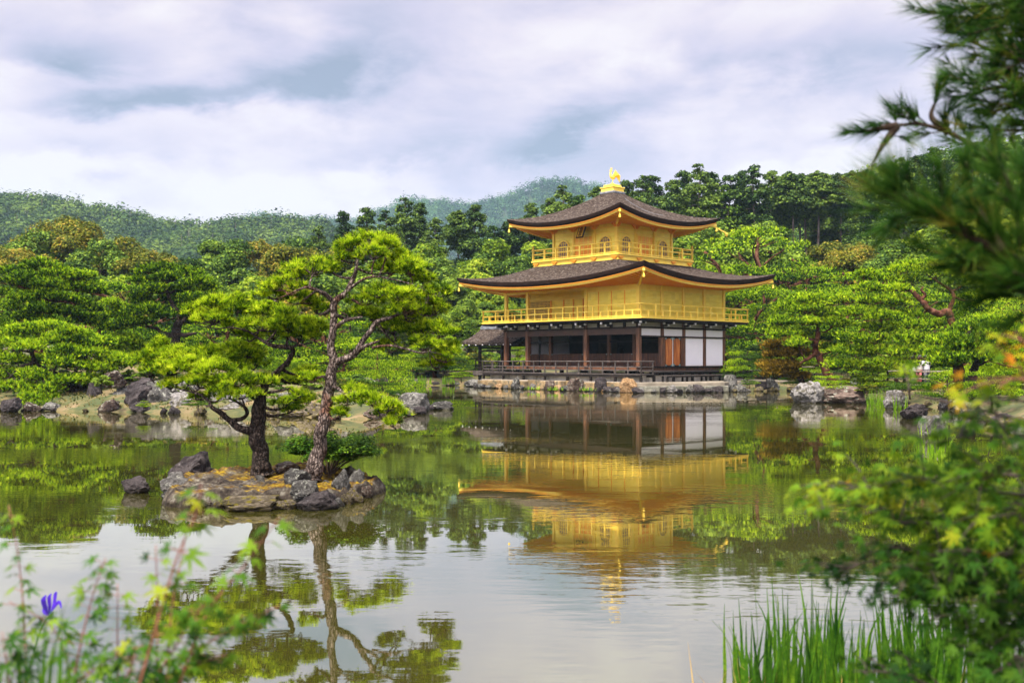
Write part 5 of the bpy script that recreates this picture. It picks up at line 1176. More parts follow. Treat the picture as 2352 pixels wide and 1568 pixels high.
row('b', [(-40, 640, 72, 2), (30, 650, 74, 0), (90, 640, 72, 3), (180, 610, 74, 2), (235, 650, 70, 2), (300, 640, 72, 4), (345, 650, 70, 0), (420, 645, 70, 2), (480, 640, 72, 2), (560, 640, 72, 4), (620, 650, 70, 2), (680, 650, 70, 0), (740, 640, 76, 2), (800, 620, 82, 4), (850, 640, 80, 2)], BN, BROAD, 'broadleaf_tree', 'broadleaf tree', BD, 'in the lower row behind the island pines, %s along', 'broadleaf trees behind the island pines', wide=1.1)
row('b', [(905, 600, 92, 2), (955, 565, 94, 4), (1000, 600, 90, 2), (1035, 630, 88, 3), (1080, 600, 92, 4), (1118, 590, 94, 2), (1150, 560, 96, 4), (1190, 600, 92, 2), (1240, 560, 98, 4), (1300, 520, 98, 2), (980, 680, 82, 2), (1030, 700, 82, 4), (1075, 690, 84, 2), (1120, 690, 86, 3), (1165, 680, 88, 4), (1215, 700, 86, 2)], BN, BROAD, 'broadleaf_tree', 'broadleaf tree', BD, 'between islet pine and pavilion, %s along', 'broadleaf trees west of the pavilion')
row('b', [(1560, 560, 98, 4), (1640, 520, 98, 2), (1700, 530, 98, 4), (1760, 520, 96, 2), (1838, 571, 94, 4), (1930, 538, 94, 5), (1945, 558, 88, 0), (1990, 578, 90, 1), (2050, 560, 86, 2), (2100, 560, 88, 4), (2170, 520, 86, 2), (2230, 480, 88, 4), (2290, 440, 88, 4), (2345, 420, 86, 2), (2400, 430, 84, 4), (2130, 600, 78, 2), (2220, 580, 76, 2), (2310, 560, 76, 4), (2390, 560, 76, 2)], BN, BROAD, 'broadleaf_tree', 'broadleaf tree', BD, 'below the skyline conifers, %s past the pavilion', 'broadleaf trees east of the pavilion', wide=1.05)
PD = {0: 'layered green pine', 1: 'leaning layered pine', 2: 'upright layered pine', 3: 'dark green layered pine', 4: 'wide topped layered pine'}
row('p', [(1560, 626, 87, 0), (1655, 557, 81, 2), (1745, 528, 87, 4), (1850, 574, 81, 0), (1960, 612, 81, 0), (2080, 610, 73, 2), (2230, 586, 75, 4), (2400, 632, 65, 3)], PN, PINES, 'garden_pine', 'pine', PD, 'in the upper tier east, %s past the pavilion', 'upper pines east of the pavilion', wide=1.05)
row('p', [(1640, 666, 83, 3), (1738, 652, 75, 4), (1835, 660, 77, 2), (1960, 646, 65, 4), (2110, 692, 65, 2), (2290, 680, 55, 0)], PN, PINES, 'garden_pine', 'pine', PD, 'in the middle tier east, %s past the pavilion', 'middle pines east of the pavilion', wide=1.15)
row('p', [(1690, 731, 75, 3), (1790, 772, 67, 0), (2060, 760, 57, 0), (2290, 756, 43, 0), (2370, 752, 47, 4), (1715, 800, 63, 3), (1820, 776, 65, 0)], PN, PINES, 'garden_pine', 'pine', PD, 'in the front tier east, %s past the pavilion', 'front pines east of the pavilion', wide=1.3)
row('p', [(880, 676, 87, 0), (1000, 742, 77, 0), (1090, 720, 87, 4), (1020, 776, 75, 3), (1110, 782, 83, 0), (1210, 760, 83, 0), (960, 766, 83, 2)], PN, PINES, 'garden_pine', 'pine', PD, 'on the far bank before the porch, %s along', 'far bank pines west of the porch', wide=1.15)
row('p', [(330, 626, 63, 4), (520, 702, 59, 0), (680, 700, 65, 3), (760, 686, 61, 0), (830, 732, 69, 3), (540, 790, 51, 3), (600, 786, 59, 0), (800, 802, 59, 4), (480, 800, 55, 4)], PN, PINES, 'garden_pine', 'pine', PD, 'behind the shore pines of the long island, %s along', 'pines on the long island', wide=1.15)
# big shore pines on the long island
BIG = garden_pine(71, H=6.0, spread=4.2, tiers=9, n=15000, mat='pine_mid', bark='bark_red', lean=.10, L=.16, wd=.022, k=6, low=.10, shape=.5)
BIG2 = garden_pine(72, H=6.0, spread=3.6, tiers=6, n=10000, mat='pine_mid', bark='bark_dark', lean=.10, L=.16, wd=.022, k=6, low=.38, shape=.55)
BIG3 = garden_pine(75, H=4.2, spread=4.6, tiers=6, n=12000, mat='pine_mid', bark='bark_red', lean=.25, L=.16, wd=.022, k=6, low=.14, shape=.4)
def big(px, py, Y_, var, native, label, rz, wide=1.0, z=None):
    x = (px - CX) / FP * Y_; zz = gz(x, Y_); plant('p', var, x, Y_, top_h(px, py, Y_, zz), native, label, 'pine', 'garden_pine', rz=rz, wide=wide)
big(-70, 640, 42, BIG, 6.0, 'many tiered pine cut by the picture edge on the long island', 3.0, .9)
big(880, 800, 46, BIG3, 4.2, 'low dark pine over the pale rocks at the island tip', 1.2, .62)
big(500, 830, 46, BIG3, 4.2, 'low pine behind the crooked limb of the islet pine', 3.3, .7)
big(660, 820, 45, BIG3, 4.2, 'low pine showing between the two islet trunks', 0.3, .7)
# east bank
big(2370, 660, 40, BIG, 6.0, 'big pine on the east bank at the edge of view', 5.2, 1.0)
def low(px, py_base, z, wp, hp, var, label, cat='shrub', name='low_pine', src=None, native=2.2, rz=None):
    Y_ = depth(py_base, z); s = Y_ / FP; x = (px - CX) * s; e = empty(name, (x, Y_, z - .05), R.uniform(0, 6) if rz is None else rz)
    tm, cm = (src or LOWP)[var]; k = hp * s / native; wk = wp * s / (3.9 if native == 2.2 else 2.0); e.scale = (wk, wk, k); link('trunk', tm, e); link('crown', cm, e); tag(e, label, cat)
for t in ((1722, 886, .55, 40, 22, 0, 'tiny pine on the terrace end above the wide lichen rock'), (1835, 890, .5, 90, 44, 1, 'low dark pine shrub by the inlet'), (1905, 900, .45, 110, 44, 0, 'low green pine behind the east point boulders'),
          (1760, 868, .8, 60, 40, 0, 'little pine below the two visitors'), (1690, 868, .8, 60, 70, 0, 'small pine at the back corner of the pavilion'), (2010, 898, .45, 110, 60, 0, 'low spreading pine by the water irises'), (2090, 905, .45, 120, 50, 1, 'low dark pine on the east bank before the fence'),
          (2180, 930, .45, 140, 80, 0, 'low spreading pine at the foot of the forked pine'), (2280, 930, .45, 150, 90, 0, 'low pine on the east bank by the picture edge'), (1960, 868, .8, 110, 60, 1, 'dark low pine before the far fence'),
          (330, 935, .3, 30, 20, 0, 'tiny pine shoot on the island rocks'), (455, 935, .3, 70, 30, 0, 'small low pine on the island ledge'), (880, 925, .3, 110, 55, 1, 'low dark pine over the wedge rock'), (1060, 872, .6, 60, 30, 0, 'little pine beside the porch')):
    low(*t, cat='pine')
for t in ((610, 935, .4, 70, 40, 0, 'rounded shrub behind the islet pine trunks'), (760, 935, .35, 60, 34, 1, 'light shrub behind the leaning pine'), (235, 890, .9, 50, 30, 0, 'shrub on the island mound by the jagged rock'), (1930, 896, .4, 60, 30, 2, 'brown rounded shrub behind the reddish boulder'), (2030, 890, .5, 60, 34, 0, 'green shrub behind the irises'), (1990, 905, .4, 60, 24, 2, 'bronze shrub near the irises')):
    low(*t[:6], t[6], cat='shrub', name='shrub', src=BUSH, native=1.5)
for k, (px, Y_, h_, v) in enumerate(((300, 40.5, .5, 0), (345, 40, .6, 1), (395, 39.4, .45, 0), (450, 39, .5, 2), (520, 38.4, .45, 0), (580, 37.8, .5, 1), (640, 37.2, .4, 0), (705, 36.8, .5, 0), (770, 36.2, .45, 2), (820, 37.2, .6, 0), (150, 41, .6, 0), (210, 41.3, .4, 2), (70, 41.5, .6, 0), (0, 42, .6, 1)), 1):
    x = (px - CX) / FP * Y_; e = empty('shrub', (x, Y_, gz(x, Y_) - .05), k * 1.3); e.scale = (h_ / 1.5 * 1.7, h_ / 1.5 * 1.7, h_ / 1.5); link('trunk', BUSH[v][0], e); link('crown', BUSH[v][1], e); tag(e, 'low shrub growing among the bank boulders of the long island, %s along' % ordw(k), 'shrub', 'low shrubs on the island bank')
# undergrowth in front of the rows so no bare ground shows between stems
def thicket(px0, px1, py, Y_, n, hp, group, ref):
    for k in range(n):
        px = px0 + (px1 - px0) * (k + .5 * R.random()) / n; y_ = Y_ + R.uniform(-1.5, 1.5); x = (px - CX) / FP * y_; h = hp * R.uniform(.7, 1.2) * y_ / FP
        if sdf(POND, np.array([x]), np.array([y_]))[0] < .8 and sdf(ISLE, np.array([x]), np.array([y_]))[0] > -.8: continue
        v = R.randrange(3); e = empty('shrub', (x, y_, gz(x, y_) - .1), R.uniform(0, 6)); s = h / 1.5; e.scale = (s * 1.3, s * 1.3, s); link('trunk', BUSH[v][0], e); link('crown', BUSH[v][1], e)
        tag(e, ref % ordw(k + 1), 'shrub', group)
thicket(-40, 900, 800, 56, 24, 70, 'shrubs between the island pines', 'shrub between the island pines, %s along the island')
thicket(870, 1230, 850, 79, 14, 55, 'shrubs on the far bank', 'shrub on the far bank, %s counting towards the porch')
thicket(1600, 2050, 860, 71, 18, 60, 'shrubs behind the visitors', 'shrub behind the east fence, %s outwards from the pavilion')
thicket(1980, 2500, 860, 58, 14, 70, 'shrubs under the east pines', 'shrub under the big east bank pines, %s outwards from the pavilion')
thicket(-60, 900, 700, 68, 22, 110, 'tall shrubs behind the island pines', 'tall shrub behind the island pines, %s along')
thicket(1560, 2500, 700, 84, 26, 130, 'tall shrubs below the bare conifer stems', 'tall shrub below the bare conifer stems, %s outwards from the pavilion')

# short grass and moss on the banks
M['turf'] = leafmat('short dry turf', [(0.25, (0.03, 0.05, 0.008)), (0.5, (0.10, 0.105, 0.018)), (0.75, (0.24, 0.18, 0.06))], .35, .2, 0, fine=.3)
gt = np.random.default_rng(404)
def turf(name, x0, x1, y0, y1, n, label):
    x = gt.uniform(x0, x1, n); y = gt.uniform(y0, y1, n); z = ground_z(x, y); dens = np.sin(x * 1.1 + 2 * np.sin(y * .7)) + np.cos(y * 1.7 + x * .4) + gt.normal(0, .5, n)
    dt = sdf(TERR, x, y); k = (z > .12) & (dens > -.5) & (dt > .1); P = np.stack([x, y, z - .02], 1)[k]; D = unit(np.array([0, 0, 1.0]) + .35 * gt.normal(size=P.shape))
    V, F = tuft_arrays(P, D, np.full(len(P), .13), .035, 4, .6, gt); o = link(name, mesh_np(name, V, [F], M['turf'])); tag(o, label, 'grass', kind='stuff')
turf('island_grass', -22, -2.5, 31, 48, 16000, 'short mossy grass over the long island bank')
turf('east_bank_grass', 11, 26, 40, 68, 12000, 'short grass over the east bank under the pines')
# ------------------------------------------------------------------ the two islet pines (limbs as seen: pixel of the crop, depth offset)
def H2(cx, cy, Y_, dy=0.0): return W(287.2 + .4397 * cx, 516.9 + .4397 * cy, Y_ + dy)
def C3(cx, cy): return 287.2 + .4397 * cx, 516.9 + .4397 * cy
def C4(cx, cy): return .3663 * cx, 402 + .3663 * cy
def C5(cx, cy): return 1665.7 + .403 * cx, 344.6 + .403 * cy
def hero_pine(name, Y0, trunk, limbs, pads, label, bark, mat, seed, dens=1.0, conv=C3, L=.095, wd=.0085, nk=12, spread=.72, per=5, jit_=.026, tw=3, zq=.55, z0=.1, sy=.9):
    k_ = {C3: .4397, C4: .3663, C5: .403}[conv]
    def H2(cx, cy, Y_, dy=0.0): return W(*conv(cx, cy), Y_ + dy)
    r = random.Random(seed); g = np.random.default_rng(seed)
    base = H2(*trunk[0][:2], Y0); base.z = z0; e = empty(name, base); mb = MB(); skel = []
    def chain(lst, nb):
        pts = [H2(a, b, Y0, d) - base for a, b, d, _ in lst]; rad = [w * k_ * Y0 / FP / 2 for _, _, _, w in lst]
        sp_ = spline(pts, nb); rs = []
        for i in range(len(sp_)):
            t = i / nb; k = min(int(t), len(rad) - 2); f = t - k; rs.append(rad[k] * (1 - f) + rad[k + 1] * f)
        sp2 = [p + Vector((mnoise.noise(p * 5), mnoise.noise(p * 5 + Vector((5, 0, 0))), mnoise.noise(p * 5 + Vector((0, 5, 0))))) * rr * .5 for p, rr in zip(sp_, rs)]
        rs = [rr * (1 + .12 * mnoise.noise(p * 9)) for p, rr in zip(sp2, rs)]
        mb.tube(sp2, rs, 14); skel.extend(zip(sp2, rs))
    chain(trunk, 8)
    for l in limbs: chain(l, 6)
    Ps = []; Ds = []
    area = sum(rx * ry for _, _, rx, ry, _ in pads)
    for (cx, cy, rx, ry, dyp) in pads:
        c = H2(cx, cy, Y0, dyp) - base; s = k_ * (Y0 + dyp) / FP; RX, RZ = rx * s, ry * s; RY = RX * r.uniform(.75, 1.05) * sy
        s0 = min(skel, key=lambda q: (q[0] - c).length + .25 * max(0, q[0].z - c.z)); lower = c - Vector((0, 0, RZ * .45))
        mid_ = s0[0].lerp(lower, .5) + Vector((r.uniform(-.05, .05), r.uniform(-.05, .05), -.04)); w0 = min(s0[1] * .75, .035 if conv is C3 else .07)
        br = limb(mb, [s0[0], mid_, lower], w0, .011, 7, 5)
        n = int(50 + 9500 * dens * rx * ry / area)
        # twigs end in shoots; each shoot carries several whorls of needles
        ns = max(12, n // per); sp_, sd_ = pad_points((0, 0, 0), RX * .92, RY * .92, RZ * 1.25, ns, g, lumps=max(6, int(9 * (RX / RZ)) if jit_ < .1 else 9), zq=zq)
        sp_ = sp_ - np.array([0, 0, RZ * .35])
        cc_ = np.array(c)
        for j in range(0, ns, tw):
            tip = Vector(cc_ + sp_[j]); bq = min(br[len(br) // 3:], key=lambda q: (q - tip).length); limb(mb, [bq, bq.lerp(tip, .5) + Vector((0, 0, -.02)), tip], .0075, .0028, 5, 3)
        jit = g.normal(size=(ns * per, 3)) * np.array([1, 1, .6]) * jit_; P = np.repeat(sp_, per, 0) + jit + cc_; D = unit(np.repeat(sd_, per, 0) + .35 * g.normal(size=(ns * per, 3)))
        Ps.append(P); Ds.append(D)
    P = np.concatenate(Ps); D = np.concatenate(Ds)
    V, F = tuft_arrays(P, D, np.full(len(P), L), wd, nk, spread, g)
    tr = mb.build('trunk', M[bark], e, smooth=True); link('crown', mesh_np('crown', V, [F], M[mat]), e); tag(e, label, 'pine'); return e
hero_pine('leaning_pine', 13.9,
 [(975, 1330, 0, 115), (990, 1275, 0, 92), (1008, 1180, 0, 76), (1035, 1050, 0, 66), (1062, 900, 0, 60), (1082, 760, 0, 56), (1080, 650, 0, 44), (1086, 540, 0, 38), (1092, 460, 0, 40), (1098, 400, 0, 38), (1145, 365, .02, 32), (1185, 300, .05, 26), (1205, 240, .05, 20), (1216, 180, .05, 12)],
 [[(1100, 405, 0, 26), (1060, 372, -.05, 22), (1000, 342, -.12, 18), (950, 325, -.2, 15), (900, 340, -.25, 9), (800, 385, -.3, 5)],
  [(1180, 330, 0, 16), (1240, 285, -.1, 13), (1310, 268, -.2, 11), (1400, 285, -.25, 8), (1500, 310, -.2, 7), (1600, 355, -.1, 5)],
  [(1105, 715, 0, 44), (1160, 695, -.05, 38), (1215, 655, -.1, 34), (1245, 600, -.1, 30), (1285, 550, -.15, 27), (1320, 505, -.15, 22), (1390, 480, -.2, 18), (1460, 455, -.2, 13), (1520, 425, -.2, 8)],
  [(1215, 662, -.1, 24), (1260, 630, -.2, 20), (1300, 615, -.25, 16), (1330, 605, -.3, 10)],
  [(1290, 640, -.25, 14), (1380, 628, -.3, 12), (1460, 645, -.35, 11), (1530, 665, -.4, 9), (1590, 660, -.4, 5)],
  [(1100, 535, 0, 26), (1140, 505, -.15, 20), (1185, 488, -.25, 16), (1240, 480, -.3, 8)],
  [(1172, 490, -.2, 10), (1150, 465, -.25, 8), (1125, 452, -.3, 5)],
  [(1065, 840, 0, 18), (1105, 850, -.1, 15), (1165, 890, -.2, 12), (1230, 915, -.25, 10), (1300, 950, -.3, 8), (1345, 1000, -.35, 6), (1390, 1050, -.4, 4)],
  [(1060, 815, 0, 20), (1035, 790, -.1, 16), (1005, 800, -.12, 9), (1012, 790, -.14, 5)],
  [(1330, 520, -.15, 10), (1390, 600, .2, 8), (1440, 640, .3, 6)]],
 [(1270, 95, 150, 40, 0), (1180, 120, 90, 42, .1), (1370, 110, 70, 40, -.1), (1130, 165, 100, 50, .2), (1300, 160, 110, 45, -.2), (1430, 200, 110, 60, .1), (1490, 240, 110, 55, -.1), (1350, 235, 110, 40, .3), (1560, 290, 70, 50, .1),
  (980, 235, 130, 50, 0), (890, 260, 100, 50, .2), (1060, 220, 70, 40, .3), (830, 320, 110, 50, -.1), (770, 370, 85, 40, .1), (900, 390, 110, 50, .35), (1000, 440, 90, 50, .5),
  (1630, 350, 70, 45, 0), (1330, 360, 110, 45, -.2), (1440, 375, 120, 50, -.3), (1550, 395, 110, 55, 0), (1250, 400, 90, 45, .1), (1230, 460, 80, 40, .2), (1600, 450, 90, 60, .1), (1500, 480, 120, 60, .2), (1400, 540, 110, 50, .4), (1540, 560, 120, 60, .1), (1450, 440, 100, 50, -.3), (1640, 560, 80, 60, 0), (1560, 630, 100, 55, -.1), (1680, 690, 75, 60, 0), (1620, 730, 80, 50, .15), (1380, 640, 90, 40, .5), (1290, 480, 70, 40, .3), (1700, 640, 50, 40, .1),
  (1190, 865, 60, 26, -.1), (1160, 930, 55, 28, -.1), (1120, 985, 60, 30, 0), (1250, 900, 65, 28, -.3), (1300, 925, 70, 34, -.3), (1380, 955, 60, 30, -.4), (1430, 985, 50, 26, -.4), (1400, 1040, 46, 26, -.4), (1340, 985, 50, 26, -.3), (960, 800, 60, 22, -.1)],
 'tall pine with a long leaning scaly trunk on the islet', 'bark', 'pine_bright', 5, .64)
hero_pine('crooked_pine', 14.6,
 [(718, 1310, 0, 130), (712, 1262, 0, 98), (700, 1180, 0, 84), (690, 1090, 0, 82), (692, 1010, 0, 74), (698, 940, 0, 66), (716, 880, 0, 50), (750, 810, .05, 36), (800, 765, .05, 30), (850, 712, 0, 28), (878, 668, -.05, 26), (868, 640, -.1, 26), (820, 632, -.1, 26), (770, 628, -.1, 22), (725, 605, -.1, 18), (690, 585, -.1, 14)],
 [[(680, 1085, 0, 50), (630, 1070, -.1, 42), (580, 1048, -.15, 36), (540, 1015, -.2, 30), (500, 985, -.25, 28), (455, 955, -.3, 22), (430, 915, -.3, 13), (380, 880, -.3, 10), (300, 860, -.2, 7), (220, 830, -.1, 4)],
  [(550, 1025, -.2, 24), (610, 1010, -.1, 22), (638, 985, 0, 20), (625, 950, 0, 18), (590, 925, 0, 13), (540, 905, 0, 8)],
  [(700, 590, -.1, 15), (640, 555, -.15, 10), (560, 535, -.2, 8), (470, 540, -.2, 7), (380, 525, -.1, 5)],
  [(850, 640, -.1, 12), (920, 625, -.2, 9), (1000, 610, -.2, 6)],
  [(720, 880, 0, 16), (790, 870, -.2, 12), (860, 850, -.3, 8)],
  [(700, 930, 0, 14), (640, 880, .2, 12), (560, 830, .3, 8), (450, 760, .3, 5)]],
 [(480, 420, 110, 50, 0), (390, 450, 80, 45, .1), (560, 440, 100, 50, .15), (600, 400, 80, 30, .2), (450, 490, 120, 40, -.1), (660, 470, 90, 50, .2), (750, 450, 100, 50, .1), (820, 480, 90, 50, 0), (700, 530, 130, 50, -.1), (850, 540, 120, 50, -.1), (930, 520, 90, 45, .1), (1010, 545, 70, 45, 0), (580, 540, 90, 36, .1), (930, 590, 90, 30, 0), (780, 580, 110, 32, .2), (640, 590, 70, 28, .1),
  (250, 690, 110, 55, 0), (150, 690, 60, 60, .1), (130, 770, 60, 60, 0), (230, 760, 110, 60, -.15), (340, 740, 110, 55, -.2), (440, 680, 110, 50, .1), (540, 660, 110, 50, .25), (640, 670, 110, 50, .3), (690, 720, 80, 40, .5), (480, 760, 110, 55, -.2), (390, 830, 110, 50, -.2), (260, 850, 80, 40, -.1), (560, 820, 120, 50, -.25), (660, 820, 120, 50, -.2), (740, 815, 80, 40, .35), (560, 740, 110, 50, .1), (860, 815, 80, 34, .45), (920, 820, 70, 34, .4), (500, 880, 100, 36, -.3), (610, 890, 90, 32, -.3), (900, 900, 80, 34, -.1), (960, 920, 60, 30, 0), (830, 940, 70, 34, .1), (870, 965, 60, 26, .2), (190, 620, 50, 36, .2), (100, 700, 36, 45, .2), (400, 900, 60, 24, -.1), (940, 770, 60, 32, .5)],
 'shorter dark trunked pine with a crooked low limb on the islet', 'bark_hero_dark', 'pine_bright', 8, .66)
FAR = dict(L=.19, wd=.034, nk=6, spread=.42, per=3, jit_=.12, tw=7, zq=.42, sy=1.0)
hero_pine('garden_pine', 48, [(1100, 1150, 0, 72), (1095, 1060, 0, 62), (1100, 1000, 0, 60), (1115, 950, 0, 52), (1118, 880, 0, 34), (1088, 820, 0, 28), (1052, 745, 0, 22), (1040, 680, 0, 14)],
 [[(1095, 1010, 0, 34), (1020, 992, .2, 28), (985, 965, .3, 22), (930, 950, .4, 14)], [(1100, 1000, 0, 30), (1170, 1003, -.2, 26), (1230, 990, -.3, 12)], [(1115, 870, 0, 24), (1045, 845, .2, 20), (980, 800, .3, 12)], [(1118, 950, 0, 30), (1160, 900, 0, 24), (1200, 850, .3, 12)], [(1055, 750, 0, 14), (1100, 720, .1, 12), (1150, 700, .2, 8)]],
 [(950, 600, 90, 30, 0), (1040, 585, 70, 28, .4), (1180, 620, 100, 32, .2), (1060, 655, 110, 34, -.3), (890, 665, 80, 30, .2), (1240, 680, 90, 30, -.2), (1300, 712, 70, 26, .2), (960, 730, 110, 34, -.3), (1160, 725, 110, 30, .5), (870, 765, 70, 26, .1), (1210, 785, 110, 30, -.3), (1090, 790, 90, 28, .8), (860, 862, 90, 34, .1), (960, 850, 80, 30, -.6), (1040, 885, 70, 26, -.5), (1160, 880, 100, 34, .4), (1270, 862, 90, 34, 0), (850, 925, 100, 30, .5), (900, 805, 80, 26, .4), (1330, 760, 50, 22, 0)],
 'dark trunked cloud pruned pine standing alone on the island mound', 'bark_hero_dark', 'pine_mid', 31, 1.0, C4, z0=1.2, **FAR)
hero_pine('garden_pine', 39.5, [(478, 1475, 0, 130), (500, 1410, 0, 105), (470, 1345, 0, 80), (390, 1275, .2, 60), (300, 1232, .3, 42), (222, 1180, .2, 34), (200, 1115, 0, 26), (232, 1072, 0, 14)],
 [[(400, 1285, 0, 36), (460, 1250, -.3, 26), (500, 1190, -.5, 14)], [(480, 1350, 0, 40), (560, 1300, .6, 28), (640, 1240, .8, 16)], [(215, 1175, 0, 24), (140, 1200, -.2, 18), (60, 1270, -.3, 12)], [(330, 1250, 0, 20), (370, 1150, .5, 14), (400, 1110, .6, 9)], [(280, 1230, .2, 24), (240, 1300, -.3, 18), (200, 1380, -.6, 12)]],
 [(120, 985, 110, 32, .5), (290, 962, 130, 32, .6), (430, 985, 110, 32, .5), (50, 1060, 80, 30, .2), (330, 1040, 90, 28, 0), (480, 1045, 120, 34, .4), (610, 1060, 100, 32, .8), (170, 1085, 80, 26, -.4), (420, 1118, 110, 32, -.3), (560, 1128, 120, 34, .2), (700, 1160, 100, 32, .8), (780, 1195, 80, 26, .9), (110, 1170, 100, 32, .1), (290, 1160, 80, 26, .8), (390, 1185, 90, 28, -.6), (520, 1205, 110, 32, .1), (640, 1222, 90, 30, .5), (50, 1252, 90, 30, 0), (180, 1262, 100, 28, -.6), (430, 1292, 100, 28, -.7), (570, 1292, 110, 30, .3), (110, 1332, 100, 28, -.6), (280, 1345, 90, 26, -.8), (200, 1398, 100, 24, -1), (330, 1412, 60, 20, -.9), (230, 1440, 110, 20, -1.2), (0, 1330, 60, 28, 0), (0, 1160, 60, 30, .3)],
 'low spreading pine with a thick dark foot at the island water edge', 'bark_hero_dark', 'pine_mid', 32, 1.25, C4, z0=-.05, **FAR)
hero_pine('garden_pine', 45, [(240, 1180, 0, 70), (230, 1050, 0, 62), (215, 920, 0, 54), (225, 800, 0, 42), (240, 700, 0, 28), (255, 600, 0, 14)],
 [[(220, 900, 0, 34), (270, 860, -.5, 28), (340, 885, -.8, 16)], [(225, 800, 0, 30), (330, 790, -.4, 20), (450, 800, -.4, 10)], [(225, 850, 0, 28), (140, 840, 0, 18), (60, 830, .2, 10)], [(235, 720, 0, 20), (330, 700, .3, 14), (470, 670, .2, 8)], [(235, 740, 0, 20), (130, 700, -.3, 14), (50, 660, 0, 8)]],
 [(270, 570, 100, 28, 0), (160, 590, 75, 26, .3), (55, 612, 75, 28, .4), (370, 622, 100, 30, -.3), (490, 640, 85, 32, 0), (200, 652, 110, 32, -.6), (60, 672, 85, 30, -.2), (330, 692, 130, 32, -.5), (180, 722, 95, 28, .6), (480, 720, 115, 36, .1), (20, 742, 60, 28, 0), (300, 770, 130, 36, -.7), (150, 782, 100, 32, -.8), (450, 792, 110, 36, -.2), (560, 842, 85, 32, .2), (60, 832, 75, 28, -.2), (260, 850, 120, 32, -.9), (420, 872, 100, 32, -.5), (140, 902, 100, 28, -.7), (520, 922, 95, 32, .2), (330, 922, 100, 30, -.7), (50, 955, 70, 28, -.5), (600, 730, 60, 26, .5), (560, 640, 50, 22, .3)],
 'huge many tiered pine filling the end of the long island', 'bark_red', 'pine_mid', 33, 1.25, C4, z0=1.0, **FAR)
hero_pine('garden_pine', 49, [(665, 1150, 0, 34), (655, 1080, 0, 32), (638, 1010, 0, 30), (625, 975, 0, 26), (640, 925, 0, 18), (670, 880, 0, 10)],
 [[(628, 970, 0, 20), (590, 962, .2, 16), (540, 970, .3, 8)], [(632, 955, 0, 16), (690, 945, -.2, 11), (740, 935, -.2, 6)]],
 [(690, 812, 80, 24, 0), (760, 835, 60, 22, .3), (625, 888, 75, 22, -.2), (750, 882, 70, 22, .2), (805, 925, 70, 26, .3), (700, 965, 80, 26, -.3), (780, 1040, 100, 32, 0), (860, 1075, 70, 28, .3), (830, 1130, 80, 30, .2), (570, 925, 60, 20, .4), (690, 1100, 90, 30, .4), (760, 1150, 90, 30, -.3)],
 'red limbed pine between the huge pine and the dark trunked one', 'bark_red', 'pine_mid', 34, .6, C4, z0=1.1, **FAR)
hero_pine('garden_pine', 47.5, [(612, 1345, 0, 60), (592, 1290, 0, 46), (560, 1225, 0, 42), (525, 1165, 0, 40), (512, 1120, 0, 32), (528, 1060, 0, 26), (525, 1000, 0, 18), (515, 940, 0, 9)],
 [[(512, 1160, 0, 24), (470, 1190, -.3, 20), (425, 1215, -.4, 10)], [(515, 1085, 0, 18), (470, 1072, .2, 14), (415, 1050, .3, 7)], [(525, 1050, 0, 16), (580, 1030, .2, 12), (620, 1000, .2, 7)]],
 [(470, 858, 100, 30, 0), (600, 872, 90, 28, .3), (375, 905, 80, 28, .2), (500, 918, 110, 28, -.4), (630, 935, 100, 28, .2), (330, 985, 75, 28, 0), (450, 985, 100, 28, -.4), (600, 992, 100, 30, -.2), (350, 1052, 80, 28, -.2), (440, 1045, 60, 22, .6), (590, 1075, 90, 26, .5), (620, 1128, 80, 24, .6), (420, 1105, 70, 22, -.5), (290, 1040, 50, 22, .2)],
 'leaning pine standing behind the grey boulder of the east point', 'bark_red', 'pine_mid', 35, .8, C5, z0=.35, **FAR)
hero_pine('garden_pine', 48.6, [(440, 1335, 0, 34), (420, 1280, 0, 28), (390, 1210, 0, 22), (360, 1150, 0, 12)], [[(410, 1250, 0, 14), (330, 1240, 0, 10), (270, 1240, 0, 6)]],
 [(285, 1118, 65, 20, 0), (375, 1118, 85, 24, .2), (330, 1168, 95, 26, -.2), (440, 1160, 60, 20, .3), (275, 1232, 75, 24, 0), (375, 1238, 80, 26, -.3), (310, 1282, 85, 20, -.4), (420, 1290, 50, 20, 0)],
 'rusty orange low pine leaning out before the two visitors', 'bark_dark', 'leaf_rust', 36, .5, C5, z0=.3, **FAR)
